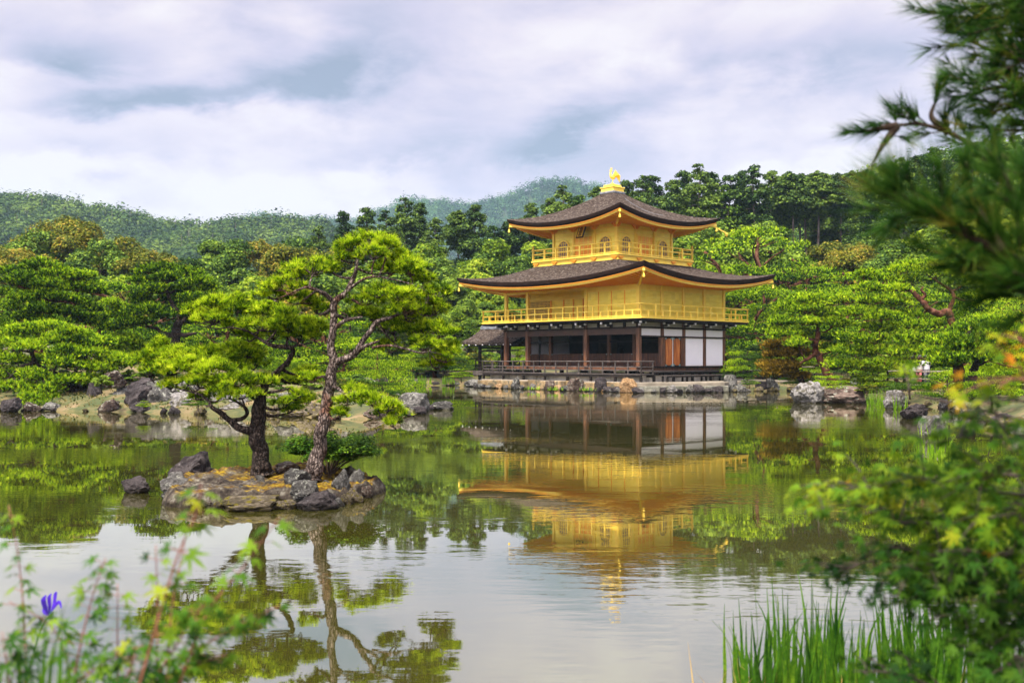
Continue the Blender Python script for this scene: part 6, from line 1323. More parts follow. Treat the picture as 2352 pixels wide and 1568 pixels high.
hero_pine('garden_pine', 45.5, [(1400, 1375, 0, 80), (1370, 1250, 0, 66), (1330, 1140, 0, 54), (1305, 1050, 0, 48), (1288, 980, 0, 44), (1270, 922, 0, 42), (1205, 930, -.2, 38), (1150, 895, -.3, 33), (1110, 850, -.3, 30), (1072, 812, -.3, 24), (1000, 780, -.2, 14), (900, 760, 0, 9)],
 [[(1110, 850, -.3, 22), (1138, 828, -.4, 18), (1118, 798, -.4, 12), (1130, 780, -.4, 6)], [(1340, 1150, 0, 36), (1200, 1090, -.3, 26), (1050, 1050, -.4, 20), (900, 1060, -.3, 14), (780, 1020, -.2, 8)], [(1360, 1230, 0, 34), (1200, 1200, -.4, 24), (1050, 1190, -.5, 16), (880, 1200, -.4, 9)], [(1275, 925, 0, 26), (1300, 820, .3, 20), (1200, 740, .3, 12)], [(880, 1060, -.3, 10), (880, 920, .2, 9), (760, 965, .2, 5)]],
 [(1000, 692, 100, 30, 0), (900, 738, 100, 30, .3), (1110, 662, 110, 30, .4), (790, 722, 90, 28, .5), (820, 800, 110, 30, -.2), (960, 800, 90, 28, -.5), (1060, 750, 80, 28, .6), (1230, 700, 100, 30, .4), (700, 860, 100, 30, .2), (840, 868, 120, 32, -.4), (980, 872, 100, 30, .4), (760, 930, 110, 30, 0), (900, 955, 120, 32, -.5), (1060, 945, 90, 28, .3), (1180, 1000, 90, 28, .6), (1040, 1005, 110, 30, 0), (860, 1022, 120, 28, .4), (720, 1080, 100, 32, .2), (860, 1092, 110, 32, -.4), (1000, 1080, 110, 32, -.6), (1130, 1082, 100, 32, -.3), (690, 1150, 90, 32, .3), (810, 1160, 110, 32, -.2), (940, 1160, 110, 32, -.5), (1080, 1150, 100, 30, -.5), (670, 1230, 90, 30, .3), (790, 1240, 90, 30, 0), (900, 1222, 100, 28, -.4), (1020, 1225, 90, 26, -.4), (1350, 760, 90, 30, .5), (1400, 850, 90, 30, .6)],
 'broad pine with a long snaking limb on the east bank', 'bark_red', 'pine_mid', 37, 1.3, C5, z0=.4, **FAR)
hero_pine('garden_pine', 37, [(1372, 1400, 0, 90), (1350, 1320, 0, 76), (1325, 1240, 0, 60), (1330, 1160, 0, 42), (1370, 1080, 0, 26), (1400, 1010, 0, 12)],
 [[(1385, 1390, 0, 60), (1405, 1310, 0, 52), (1425, 1230, .2, 40), (1480, 1140, .3, 24), (1560, 1070, .3, 12)], [(1330, 1230, 0, 24), (1280, 1180, -.3, 18), (1230, 1150, -.3, 10)], [(1420, 1240, 0, 24), (1500, 1190, -.4, 18), (1600, 1150, -.4, 10)]],
 [(1280, 1092, 110, 38, 0), (1400, 1030, 110, 36, .3), (1520, 1000, 100, 34, .3), (1620, 1040, 100, 34, .3), (1360, 1130, 120, 36, -.4), (1490, 1090, 120, 38, -.3), (1600, 1120, 100, 36, -.2), (1245, 1165, 80, 30, .1), (1320, 1195, 110, 30, -.5), (1450, 1180, 110, 34, -.6), (1580, 1190, 110, 32, -.5), (1690, 1100, 80, 34, 0), (1700, 1180, 80, 30, -.3), (1250, 1215, 70, 22, -.3)],
 'dark forked pine on the east bank behind the maple', 'bark_hero_dark', 'pine_mid', 38, .9, C5, z0=.35, **FAR)
# dark green shrub behind the leaning trunk
M['shrub_green'] = leafmat('glossy shrub leaves', [(0.30, (0.012, 0.045, 0.008)), (0.5, (0.055, 0.14, 0.010)), (0.75, (0.16, 0.28, 0.02))], 2, .3, .1)
def shrub(name, x, y, z, rx, ry, rz, n, size, mat, label, seed, m=34):
    g = np.random.default_rng(seed); r = random.Random(seed); e = empty(name, (x, y, z)); mb = MB(); Ps = []; Ds = []
    for _ in range(m):
        a = r.uniform(0, 6.28); q = r.uniform(.2, 1) ** .6; c = Vector((math.cos(a) * rx * q, math.sin(a) * ry * q, rz * (.35 + .6 * r.random() * (1 - .5 * q))))
        limb(mb, [Vector((0, 0, -.05)), Vector((c.x * .4, c.y * .4, c.z * .6)), c], .012, .004, 5, 4); k = n // m; rr = rx * r.uniform(.18, .3)
        u_ = unit(g.normal(size=(k, 3))); u_[:, 2] = np.abs(u_[:, 2]); Ps.append(np.array(c) + u_ * (rr * g.uniform(.4, 1.1, k))[:, None] * np.array([1.2, 1.2, .8])); Ds.append(unit(u_ * .4 + np.array([0, 0, .9]) + .35 * g.normal(size=(k, 3))))
    V, F = leaf_arrays(np.concatenate(Ps), np.concatenate(Ds), size, g, .5)
    mb.build('stems', M['bark_dark'], e); link('crown', mesh_np('crown', V, [F], M[mat]), e); return tag(e, label, 'shrub')
p = W(745, 1085, 14.4); shrub('shrub', p.x + .05, 14.5, .22, .72, .5, .62, 11000, .027, 'shrub_green', 'dark glossy shrub behind the leaning trunk on the islet', 4)
# ------------------------------------------------------------------ water irises, reeds
M['reed'] = leafmat('iris blades', [(0.25, (0.010, 0.045, 0.005)), (0.5, (0.055, 0.15, 0.010)), (0.75, (0.20, 0.34, 0.02))], 3, .35, .15)
M['reed_bright'] = leafmat('young reed blades', [(0.25, (0.06, 0.15, 0.008)), (0.5, (0.17, 0.33, 0.015)), (0.75, (0.38, 0.55, 0.04))], 3, .4, .1)
M['straw'] = mk('dry straw blade', [(0.4, (0.40, 0.24, 0.06)), (0.6, (0.55, 0.38, 0.12))], 8, .7)
def blades(n, rx, ry, h, w, g, lean=.18, bend=.25):
    """long tapering leaves, five joints each, folded along the middle"""
    V = []; F = []
    for _ in range(n):
        x, y = g.uniform(-rx, rx), g.uniform(-ry, ry); a = g.uniform(0, 6.28); hh = h * g.uniform(.55, 1.1); l_ = g.normal(0, lean) * hh; bd = abs(g.normal(0, bend)) * hh * (1 if g.random() < .35 else .25)
        fa = g.uniform(0, 6.28); sx, sy = math.cos(fa) * w / 2, math.sin(fa) * w / 2; dirx, diry = math.cos(a), math.sin(a); b = len(V)
        for i in range(7):
            t = i / 6; off = l_ * t + bd * t ** 3; zz = hh * (t - .30 * (bd / hh) * t ** 3); wd = (1 - t ** 2.2) * (.75 + .5 * min(t * 3, 1) * (1 - t))
            cx_, cy_ = x + dirx * off, y + diry * off
            V += [(cx_ - sx * wd, cy_ - sy * wd, zz), (cx_ + diry * w * .12, cy_ - dirx * w * .12, zz), (cx_ + sx * wd, cy_ + sy * wd, zz)]
        for i in range(6):
            k = b + i * 3; F += [(k, k + 1, k + 4, k + 3), (k + 1, k + 2, k + 5, k + 4)]
    return np.array(V), [np.array(F)]
def clump(x, y, z, n, rx, ry, h, w, mat, label, seed, group=None, name='iris_clump', cat='water iris', **k):
    g = np.random.default_rng(seed); V, F = blades(n, rx, ry, h, w, g, **k); o = link(name, mesh_np(name, V, F, M[mat])); o.location = (x, y, z); return tag(o, label, cat, group)
rd = [(1700, 5.9, 16, .50), (1738, 5.6, 22, .60), (1775, 5.7, 26, .62), (1812, 5.9, 26, .60), (1845, 5.6, 26, .58), (1880, 5.8, 24, .64), (1915, 6.0, 24, .60), (1948, 5.6, 26, .50), (1985, 5.8, 20, .48), (2020, 6.0, 18, .55), (2055, 5.7, 24, .56), (2090, 5.9, 30, .62), (2125, 5.6, 34, .62), (2160, 5.8, 34, .62), (2195, 5.9, 34, .60), (2232, 5.7, 24, .55), (2290, 5.9, 22, .50), (2340, 5.6, 24, .5)]
for k, (px, Y_, n, h) in enumerate(rd, 1):
    clump((px - CX) / FP * Y_, Y_, -.12, int(n * .9), .055, .22, h * 1.08, .026, 'reed', 'clump of green iris blades in the near water, %s counting towards the maple' % ordw(k), 200 + k, 'iris clumps before the camera', lean=.10, bend=.22)
clump((1900 - CX) / FP * 5.5, 5.5, -.1, 14, .9, .25, .34, .011, 'straw', 'bent dry orange blades among the near iris clumps', 240, lean=.35, bend=.8, name='dry_blades', cat='dry blades')
for k, (px, py, n, h) in enumerate(((2012, 931, 60, .75), (2040, 934, 60, .8), (2068, 940, 50, .7), (2140, 1050, 50, .7)), 1):
    Y_ = depth(py); clump((px - CX) / FP * Y_, Y_, -.05, n, .3, .3, h, .03, 'reed_bright', 'bright water iris clump on the east bank, %s from the reddish boulder' % ordw(k), 250 + k, 'bright irises on the east bank')
for k, (px, Y_, n) in enumerate(((1895, 46, 40), (800, 80, 70), (826, 80, 70), (850, 79, 60), (950, 72.8, 40), (975, 72.8, 50), (1030, 73, 40), (1275, 58.6, 26), (1220, 60, 24), (1350, 58, 20)), 1):
    clump((px - CX) / FP * Y_, Y_, 0.1, n, .5, .4, .7 if k < 8 else .28, .05, 'reed_bright', 'small light green grass tuft at the far water edge, %s in order' % ordw(k), 260 + k, 'grass tufts at the far water edge', name='grass_tuft', cat='grass tuft')
for k, (px, Y_, n, h) in enumerate(((20, 2.35, 16, .42), (70, 2.4, 18, .46), (118, 2.3, 16, .5), (150, 2.5, 10, .38), (375, 2.3, 5, .36), (440, 2.4, 4, .33), (640, 2.3, 4, .3)), 1):
    clump((px - CX) / FP * Y_, Y_, 1.9 - (1568 - 826) / FP * Y_ - .28, n, .04, .05, h, .012, 'reed', 'soft dark blade clump in the near corner below the purple iris, %s along' % ordw(k), 280 + k, 'blade clumps below the purple iris', lean=.14)

# purple iris
M['petal'] = leafmat('violet petals', [(0.3, (0.04, 0.015, 0.30)), (0.6, (0.10, 0.04, 0.58))], 20, .35, 0)
M['bud'] = mk('dark bud', [(0.4, (0.02, 0.015, 0.03)), (0.6, (0.06, 0.04, 0.05))], 30, .6)
YI = 4.6; ib = W(58, 1600, YI); ir = empty('purple_iris', ib); tag(ir, 'single violet iris flower on a thin stem in the near corner', 'flower')
def q(px, py, dy=0): return W(px, py, YI + dy) - ib
MB().tube(spline([q(58, 1600), q(72, 1520), q(92, 1450), q(112, 1412)], 5), .0035, 6).build('stem', M['reed'], ir, smooth=True)
def petal(pts, wds, name='petal'):
    sp_ = spline(pts, 4); n = len(sp_); mb = MB(); V = []; side = Vector((.75, .65, 0))
    for i, p in enumerate(sp_):
        t = i / (n - 1); w_ = np.interp(t, np.linspace(0, 1, len(wds)), wds); d = (sp_[min(i + 1, n - 1)] - sp_[max(i - 1, 0)]).normalized(); s_ = d.cross(Vector((0, -1, .25))).normalized()
        V += [p - s_ * w_, p + Vector((0, -.35 * w_, 0)), p + s_ * w_]
    F = []
    for i in range(n - 1): k = i * 3; F += [(k, k + 1, k + 4, k + 3), (k + 1, k + 2, k + 5, k + 4)]
    mb.poly(V, F); return mb.build(name, M['petal'], ir, smooth=True)
petal([q(112, 1412), q(104, 1395, -.01), q(100, 1378, -.02), q(106, 1366, -.02)], [x * .8 for x in (.003, .014, .016, .004)])
petal([q(113, 1410), q(114, 1390, .005), q(113, 1372), q(118, 1362)], [x * .8 for x in (.003, .010, .012, .003)])
petal([q(115, 1410), q(124, 1385), q(127, 1365), q(130, 1358)], [x * .8 for x in (.003, .009, .011, .004)])
petal([q(115, 1408), q(126, 1390, -.01), q(136, 1382, -.02), q(141, 1396, -.03)], [x * .8 for x in (.003, .010, .010, .003)])
petal([q(112, 1412), q(102, 1406, .01), q(98, 1398, .015)], [x * .8 for x in (.003, .009, .004)])
MB().tube([q(112, 1418), q(118, 1412), q(122, 1404)], [.004, .009, .002], 8).build('bud', M['bud'], ir); MB().tube([q(112, 1420), q(119, 1420), q(123, 1415)], [.003, .006, .002], 8).build('bud', M['bud'], ir)

# ------------------------------------------------------------------ maple leaves
def maple_shape(lobes=7):
    """outline of a palmate leaf in the xy plane, stalk at the origin, length about 1"""
    tips = {7: [(-128, .42), (-86, .70), (-42, .92), (0, 1.05), (42, .92), (86, .70), (128, .42)], 5: [(-100, .55), (-50, .88), (0, 1.05), (50, .88), (100, .55)]}[lobes]
    P = [(0, 0)]
    for i, (a, l) in enumerate(tips):
        a = math.radians(a)
        if i: am = math.radians((tips[i][0] + tips[i - 1][0]) / 2); P.append((math.sin(am) * .24, math.cos(am) * .24))
        for da, f in ((-.17, .55), (0, 1.0), (.17, .55)): P.append((math.sin(a + da) * l * f, math.cos(a + da) * l * f))
    return np.array(P)
def maple_leaves(P, Dir, Nn, size, g):
    S = maple_shape(7); n, m = len(P), len(S); y = unit(Dir); x = unit(np.cross(y, Nn)); z = np.cross(x, y); sz = (size * g.uniform(.65, 1.15, n))[:, None, None]
    fold = -.22 * (np.abs(S[:, 0]) ** 1.3) - .25 * S[:, 1] ** 2
    V = P[:, None, :] + sz * (x[:, None, :] * S[None, :, 0, None] + y[:, None, :] * S[None, :, 1, None] + z[:, None, :] * fold[None, :, None])
    tri = np.array([[0, i, i + 1] for i in range(1, m - 1)]); F = (tri[None] + (np.arange(n) * m)[:, None, None]).reshape(-1, 3)
    tv = np.repeat(g.normal(0, .13, n), m).reshape(n, m) + .10 * (np.hypot(S[:, 0], S[:, 1])[None] - .5)
    TINT['v'] = tv.ravel().astype(np.float32); return V.reshape(-1, 3), F
M['maple'] = leafmat('maple leaves', [(0.20, (0.010, 0.040, 0.006)), (0.45, (0.045, 0.125, 0.008)), (0.66, (0.14, 0.24, 0.010)), (0.88, (0.30, 0.30, 0.012)), (1.0, (0.45, 0.20, 0.02))], 1.6, .35, .0, fine=.12)
M['maple_shaded'] = leafmat('maple leaves with shade in colour', [(0.20, (0.006, 0.026, 0.005)), (0.5, (0.022, 0.075, 0.006)), (0.75, (0.07, 0.15, 0.012))], 1.6, .30, .06, fine=.12)  # darker copy of the maple leaves, shade of low boughs put into the colour
M['maple_red'] = leafmat('reddening maple leaves', [(0.20, (0.06, 0.14, 0.008)), (0.5, (0.26, 0.30, 0.012)), (0.70, (0.55, 0.28, 0.015)), (0.90, (0.60, 0.09, 0.02))], 2.5, .4, .0, fine=.3)
M['twig_red'] = mk('reddish maple twig', [(0.4, (0.10, 0.03, 0.02)), (0.6, (0.24, 0.08, 0.05))], 10, .6)
M['twig_dark'] = mk('dark twig', [(0.4, (0.02, 0.014, 0.010)), (0.6, (0.06, 0.04, 0.03))], 10, .7)
def maple_branch(root, lst, n, size, mat, g, wob=.16, twig='twig_dark', r0=.007, name='branch', spread=.11):
    """lst: (px, py, Y). branch tube, side twigs and leaves on both sides, in the local frame of root"""
    ro = root.location; pts = spline([W(a, b, c) - ro for a, b, c in lst], 8); mb = MB(); mb.tube(pts, [r0 * (1 - .8 * i / (len(pts) - 1)) for i in range(len(pts))], 6)
    P = []; D = []; m = max(3, n // 9)
    for i in range(m):
        t = (i + g.random()) / m; k = min(len(pts) - 2, int(t * (len(pts) - 1))); b = pts[k]; d = (pts[k + 1] - pts[k]).normalized()
        side = Vector((g.normal(), g.normal(), g.normal() * .35)).normalized(); tip = b + (side * .7 + d * .6).normalized() * wob * g.uniform(.5, 1.2) * (1.15 - .6 * t); midp = b.lerp(tip, .5) + Vector((0, 0, .01)); mb.tube(spline([b, midp, tip], 3), [.0028, .0026, .0024, .002, .0018, .0016, .0012], 4)
        for _ in range(9):
            f = g.uniform(.25, 1.08); c = b.lerp(tip, f) + Vector((g.normal(), g.normal(), g.normal() * .5)) * spread * .28; P.append(c); dd = (side * .6 + d * .5 + Vector((g.normal() * .5, g.normal() * .5, -.35 + g.normal() * .2))); D.append(dd)
    P = np.array(P); D = np.array(D); Nn = unit(np.array([0, -.35, 1.0]) + .42 * g.normal(size=P.shape))
    V, F = maple_leaves(P, D, Nn, size, g); o = mb.build(name, M[twig], root, smooth=True); link('leaves', mesh_np('leaves', V, [F], M[mat]), o); return o
gm = np.random.default_rng(77)
mp = empty('maple_tree', (3.1, 3.0, .35)); tag(mp, 'japanese maple with green and reddening leaves reaching in over the water', 'maple')
mtk = MB(); mtk.tube(spline([Vector((0, 0, -.2)), Vector((-.05, .05, .5)), Vector((-.15, 0, 1.0)), Vector((-.25, -.1, 1.5))], 5), [.06 - .0025 * i for i in range(16)], 10); mtk.build('trunk', M['bark_dark'], mp, smooth=True)
for lst, n, sz, mt in (
    ([(2520, 1130, 3.0), (2330, 1090, 2.9), (2120, 1110, 2.8), (1980, 1120, 2.8), (1858, 1128, 2.8)], 150, .042, 'maple'),
    ([(2520, 1150, 2.8), (2300, 1130, 2.7), (2150, 1100, 2.7), (2050, 1090, 2.7)], 130, .044, 'maple'),
    ([(2520, 1000, 3.0), (2330, 960, 2.9), (2180, 925, 2.8), (2090, 905, 2.8), (2020, 905, 2.8)], 34, .042, 'maple'),
    ([(2520, 960, 2.6), (2400, 930, 2.5), (2300, 920, 2.5), (2200, 950, 2.5)], 34, .044, 'maple'),
    ([(2520, 1040, 2.6), (2350, 1010, 2.5), (2230, 1000, 2.5), (2130, 1020, 2.5)], 64, .044, 'maple'),
    ([(2520, 1220, 3.1), (2250, 1180, 3.0), (2080, 1170, 2.9), (1950, 1160, 2.9)], 150, .042, 'maple'),
    ([(2520, 1250, 2.9), (2300, 1230, 2.8), (2150, 1210, 2.8), (2040, 1190, 2.8)], 170, .044, 'maple'),
    ([(2520, 1300, 3.0), (2300, 1280, 2.9), (2120, 1270, 2.9), (1990, 1290, 2.9), (1905, 1320, 2.9)], 190, .042, 'maple_shaded'),
    ([(2520, 1330, 2.8), (2300, 1310, 2.7), (2180, 1300, 2.7), (2060, 1330, 2.7)], 190, .044, 'maple_shaded'),
    ([(2520, 1380, 2.9), (2350, 1350, 2.8), (2200, 1350, 2.8), (2110, 1370, 2.8)], 190, .044, 'maple_shaded'),
    ([(2520, 1430, 2.8), (2380, 1400, 2.7), (2280, 1400, 2.7), (2190, 1420, 2.7)], 170, .044, 'maple_shaded'),
    ([(2520, 1490, 2.7), (2420, 1460, 2.6), (2340, 1450, 2.6), (2270, 1480, 2.6)], 150, .044, 'maple_shaded'),
    ([(2520, 1200, 2.6), (2400, 1180, 2.5), (2320, 1180, 2.5), (2230, 1200, 2.5)], 150, .046, 'maple'),
    ([(2520, 1100, 2.6), (2400, 1080, 2.5), (2320, 1080, 2.5), (2250, 1100, 2.5)], 130, .046, 'maple'),
    ([(2520, 1290, 2.6), (2400, 1270, 2.5), (2320, 1270, 2.5), (2240, 1290, 2.5)], 150, .046, 'maple_shaded'),
    ([(2520, 1560, 2.6), (2420, 1530, 2.5), (2350, 1520, 2.5), (2290, 1540, 2.5)], 130, .046, 'maple_shaded'),
    ([(2520, 850, 2.2), (2430, 830, 2.1), (2370, 800, 2.1), (2330, 760, 2.1)], 16, .040, 'maple_red'),
    ([(2520, 900, 2.3), (2400, 880, 2.2), (2330, 870, 2.2), (2290, 890, 2.2)], 14, .040, 'maple_red')):
    maple_branch(mp, lst, int(n * 1.15), sz * .84, mt, gm, wob=.21, twig='twig_red' if mt == 'maple_red' else 'twig_dark')
# low maple shoots at the picture foot
sm_ = empty('maple_shoot', (1.35, 3.0, .2)); tag(sm_, 'low maple shoot with dark leaves below the iris clumps', 'maple')
maple_branch(sm_, [(2250, 1640, 2.7), (2150, 1580, 2.7), (2050, 1545, 2.7), (1960, 1540, 2.7)], 90, .040, 'maple_shaded', gm, wob=.16)
# saplings in the near corner
def sapling(lst, npairs, size, mat, label, Y_, seed):
    g = np.random.default_rng(seed); b = W(lst[0][0], lst[0][1], Y_); e = empty('maple_sapling', b); pts = spline([W(a, c, Y_) - b for a, c in lst], 6); mb = MB(); mb.tube(pts, [.0030 - .0019 * i / len(pts) for i in range(len(pts))], 6)
    P = []; D = []
    for i in range(npairs):
        t = .12 + .88 * (i + .5) / npairs; k = min(len(pts) - 1, int(t * (len(pts) - 1))); c = pts[k]; a = g.uniform(0, 6.28) if i % 2 else g.normal(0, .4)
        for s_ in (0, math.pi):
            d = Vector((math.cos(a + s_), math.sin(a + s_) * .7, g.uniform(-.1, .35))); st = c + d * size * g.uniform(.3, .9); mb.tube([c, st], .0009, 4); P.append(st); D.append(d + Vector((0, 0, -.45)))
    P = np.array(P); D = np.array(D); Nn = unit(np.array([0, -.5, 1.0]) + .35 * g.normal(size=P.shape)); V, F = maple_leaves(P, D, Nn, size, g)
    mb.build('stem', M['twig_red'], e, smooth=True); link('leaves', mesh_np('leaves', V, [F], M[mat]), e); tag(e, label, 'sapling', 'maple saplings in the near corner')
sp = [([(60, 1660), (58, 1480), (45, 1300), (20, 1160)], 10, .030, 'maple', 'tallest maple sapling stem at the picture edge beside the violet iris', 1.5),
      ([(150, 1660), (185, 1480), (215, 1360), (243, 1280)], 12, .030, 'maple', 'maple sapling with green leaf pairs just past the violet iris', 1.45),
      ([(180, 1660), (160, 1540), (120, 1440), (20, 1380)], 10, .032, 'maple', 'maple sapling bending over the violet iris stem', 1.5),
      ([(275, 1660), (270, 1500), (270, 1340)], 7, .028, 'maple', 'thin upright maple sapling before the iris reflection of sky', 1.5),
      ([(350, 1660), (362, 1460), (358, 1250)], 8, .028, 'maple', 'tall thin maple sapling below the islet front rocks', 1.45),
      ([(380, 1640), (395, 1400), (425, 1240)], 4, .034, 'maple', 'thin maple sapling topped by one big green leaf', 1.35),
      ([(300, 1660), (420, 1520), (520, 1450), (640, 1390)], 12, .032, 'maple_red', 'arching maple sapling with orange tips over the pine reflection', 1.4),
      ([(280, 1660), (380, 1520), (430, 1440), (470, 1380)], 12, .034, 'maple', 'leafy green maple sapling before the pine reflection', 1.35),
      ([(250, 1680), (330, 1600), (420, 1540), (520, 1500)], 12, .034, 'maple', 'low maple sapling along the picture foot with yellowish leaves', 1.4),
      ([(100, 1680), (140, 1600), (240, 1520), (330, 1480)], 12, .034, 'maple', 'low dense maple sapling at the picture foot beside the blades', 1.35),
      ([(220, 1700), (260, 1620), (290, 1560), (310, 1500)], 10, .034, 'maple_shaded', 'short dark maple sapling at the picture foot', 1.3),
      ([(380, 1660), (470, 1420), (560, 1300), (640, 1190)], 6, .032, 'maple_red', 'long maple sapling reaching up to the islet waterline', 1.35),
      ([(30, 1680), (20, 1560), (5, 1450)], 9, .034, 'maple_shaded', 'dark maple sapling in the very corner of view', 1.3),
      ([(300, 1640), (400, 1300), (450, 1180), (462, 1110)], 4, .034, 'maple', 'lone tall maple sapling with leaves before the islet rocks', 1.25)]
for k, (l_, n_, s_, m_, lb_, y_) in enumerate(sp): sapling(l_, n_ + 3, s_ * 1.30, 'maple' if k in (6, 11) else m_, lb_, y_ * 1.75, 500 + k)

# ------------------------------------------------------------------ pine boughs close to the camera
M['near_needles'] = leafmat('long dark pine needles', [(0.22, (0.008, 0.030, 0.006)), (0.5, (0.026, 0.085, 0.010)), (0.78, (0.08, 0.17, 0.018)), (1.0, (0.22, 0.20, 0.03))], 5, .35, .0)
def bough(root, lst, nshoot, g, wob, L, r0, k=70, wd=.0022):
    ro = root.location; pts = spline([W(a, b, c) - ro for a, b, c in lst], 8); mb = MB(); mb.tube(pts, [r0 * (1 - .75 * i / (len(pts) - 1)) for i in range(len(pts))], 8); P = []; D = []
    for i in range(nshoot):
        t = ((i + g.random()) / nshoot) ** .8; kk = min(len(pts) - 2, int(t * (len(pts) - 1))); b = pts[kk]; d = (pts[kk + 1] - pts[kk]).normalized(); s_ = (Vector((g.normal() * .7, g.normal() * .7, g.normal() * .6 + .5)) + d * .8).normalized()
        if i >= nshoot - 2: b = pts[-1]; s_ = (d + s_ * .4).normalized()
        tip = b + s_ * wob * g.uniform(.3, 1.1); mb.tube([b, b.lerp(tip, .5), tip], [.003, .0025, .002], 5)
        for f in (.55, .8, 1.0): P.append(b.lerp(tip, f)); D.append(s_)
    P = np.array(P); D = np.array(D); V, F = tuft_arrays(P, D, np.full(len(P), L), wd, k // 3, .55, g)
    o = mb.build('branch', M['bark_dark'], root, smooth=True); link('needles', mesh_np('needles', V, [F], M['near_needles']), o)
gb = np.random.default_rng(91)
pb = empty('overhanging_pine', (2.4, 2.9, 1.9)); tag(pb, 'dark blurred pine boughs with long needles hanging into the upper corner', 'pine')
for lst, n, wob, L in (
    ([(2500, 40, 3.3), (2430, 40, 3.3), (2360, 30, 3.3), (2300, 60, 3.3)], 18, .08, .065), ([(2500, 220, 3.3), (2430, 230, 3.3), (2370, 220, 3.3), (2310, 250, 3.3)], 16, .08, .065), ([(2500, 130, 3.3), (2430, 130, 3.3), (2360, 140, 3.3)], 16, .08, .065),
    ([(2500, 110, 3.6), (2420, 90, 3.6), (2340, 80, 3.6), (2260, 90, 3.6)], 18, .08, .065), ([(2500, -40, 3.6), (2400, -20, 3.6), (2320, 10, 3.6), (2250, 20, 3.6)], 20, .09, .065), ([(2500, 180, 3.3), (2420, 170, 3.3), (2340, 180, 3.3)], 16, .09, .065),
    ([(2500, 270, 3.3), (2420, 260, 3.3), (2350, 250, 3.3)], 14, .08, .065), ([(2550, 720, 2.3), (2440, 700, 2.3), (2370, 680, 2.3)], 14, .07, .07),
    ([(2500, 60, 3.6), (2400, 60, 3.6), (2300, 40, 3.6), (2200, 40, 3.6)], 16, .09, .065), ([(2500, 150, 3.6), (2380, 140, 3.6), (2290, 120, 3.6), (2215, 90, 3.6)], 18, .08, .065),
    ([(2500, 230, 3.6), (2400, 210, 3.6), (2300, 200, 3.6), (2235, 215, 3.6)], 16, .08, .065), ([(2500, 10, 3.3), (2420, -10, 3.3), (2330, 0, 3.3)], 12, .09, .07),
    ([(2500, 400, 3.6), (2380, 375, 3.6), (2270, 350, 3.6), (2180, 305, 3.6), (2110, 285, 3.6), (2060, 290, 3.6)], 20, .06, .06),
    ([(2180, 305, 3.6), (2140, 270, 3.6), (2150, 230, 3.6)], 5, .04, .055), ([(2060, 290, 3.6), (2030, 330, 3.6), (2005, 375, 3.6)], 4, .03, .05), ([(2060, 290, 3.6), (2020, 295, 3.6), (1998, 300, 3.6)], 3, .03, .05),
    ([(2500, 320, 3.3), (2400, 300, 3.3), (2310, 300, 3.3)], 10, .08, .065),
    ([(2550, 660, 2.3), (2400, 620, 2.3), (2300, 580, 2.3), (2200, 530, 2.3), (2120, 490, 2.3), (2080, 470, 2.3)], 26, .07, .07),
    ([(2550, 700, 2.3), (2420, 660, 2.3), (2330, 650, 2.3), (2250, 620, 2.3)], 20, .07, .07), ([(2300, 580, 2.3), (2270, 520, 2.3), (2240, 470, 2.3)], 9, .05, .06), ([(2550, 560, 2.3), (2440, 530, 2.3), (2370, 500, 2.3), (2330, 450, 2.3)], 14, .06, .065),
    ([(2550, 460, 2.7), (2420, 420, 2.7), (2340, 400, 2.7)], 10, .07, .065)):
    bough(pb, lst, int(n * 1.15), gb, wob * 2.0, L * 1.7, .016, k=48, wd=.0036)

# ------------------------------------------------------------------ fences and visitors on the far side
M['bamboo'] = mk('pale bamboo rail', [(0.3, (0.30, 0.22, 0.14)), (0.5, (0.50, 0.42, 0.32)), (0.7, (0.66, 0.60, 0.52))], 4, .6)
def fence(p0, p1, n, h, rails, label, zs=None):
    a, b = Vector(p0), Vector(p1); e = empty('rail_fence', (a.x, a.y, gz(a.x, a.y))); z0 = gz(a.x, a.y)
    for i in range(n + 1):
        p = a.lerp(b, i / n); zz = gz(p.x, p.y) - z0; MB().tube([(p.x - a.x, p.y - a.y, zz - .3), (p.x - a.x, p.y - a.y, zz + h)], .05, 8).build('fence_post', M['dark_wood'], e)
    for f in rails:
        mb = MB(); mb.tube([(a.lerp(b, i / n).x - a.x, a.lerp(b, i / n).y - a.y - .06, gz(*a.lerp(b, i / n)) - z0 + f) for i in range(n + 1)], .035, 8); mb.build('rail', M['bamboo'], e, smooth=True)
    tag(e, label, 'fence')
fence((14.4, 66.0), (19.6, 64.5), 5, .85, (.8, .45), 'low rail fence past the white wall panels in front of two visitors')
fence((18.3, 48.5), (21.5, 48.0), 4, .95, (.9, .55, .25), 'rail fence with dark posts between the east pines')
fence((24.0, 48.2), (27.5, 46.5), 4, .95, (.9, .5), 'rail fence under the pines at the edge of view')
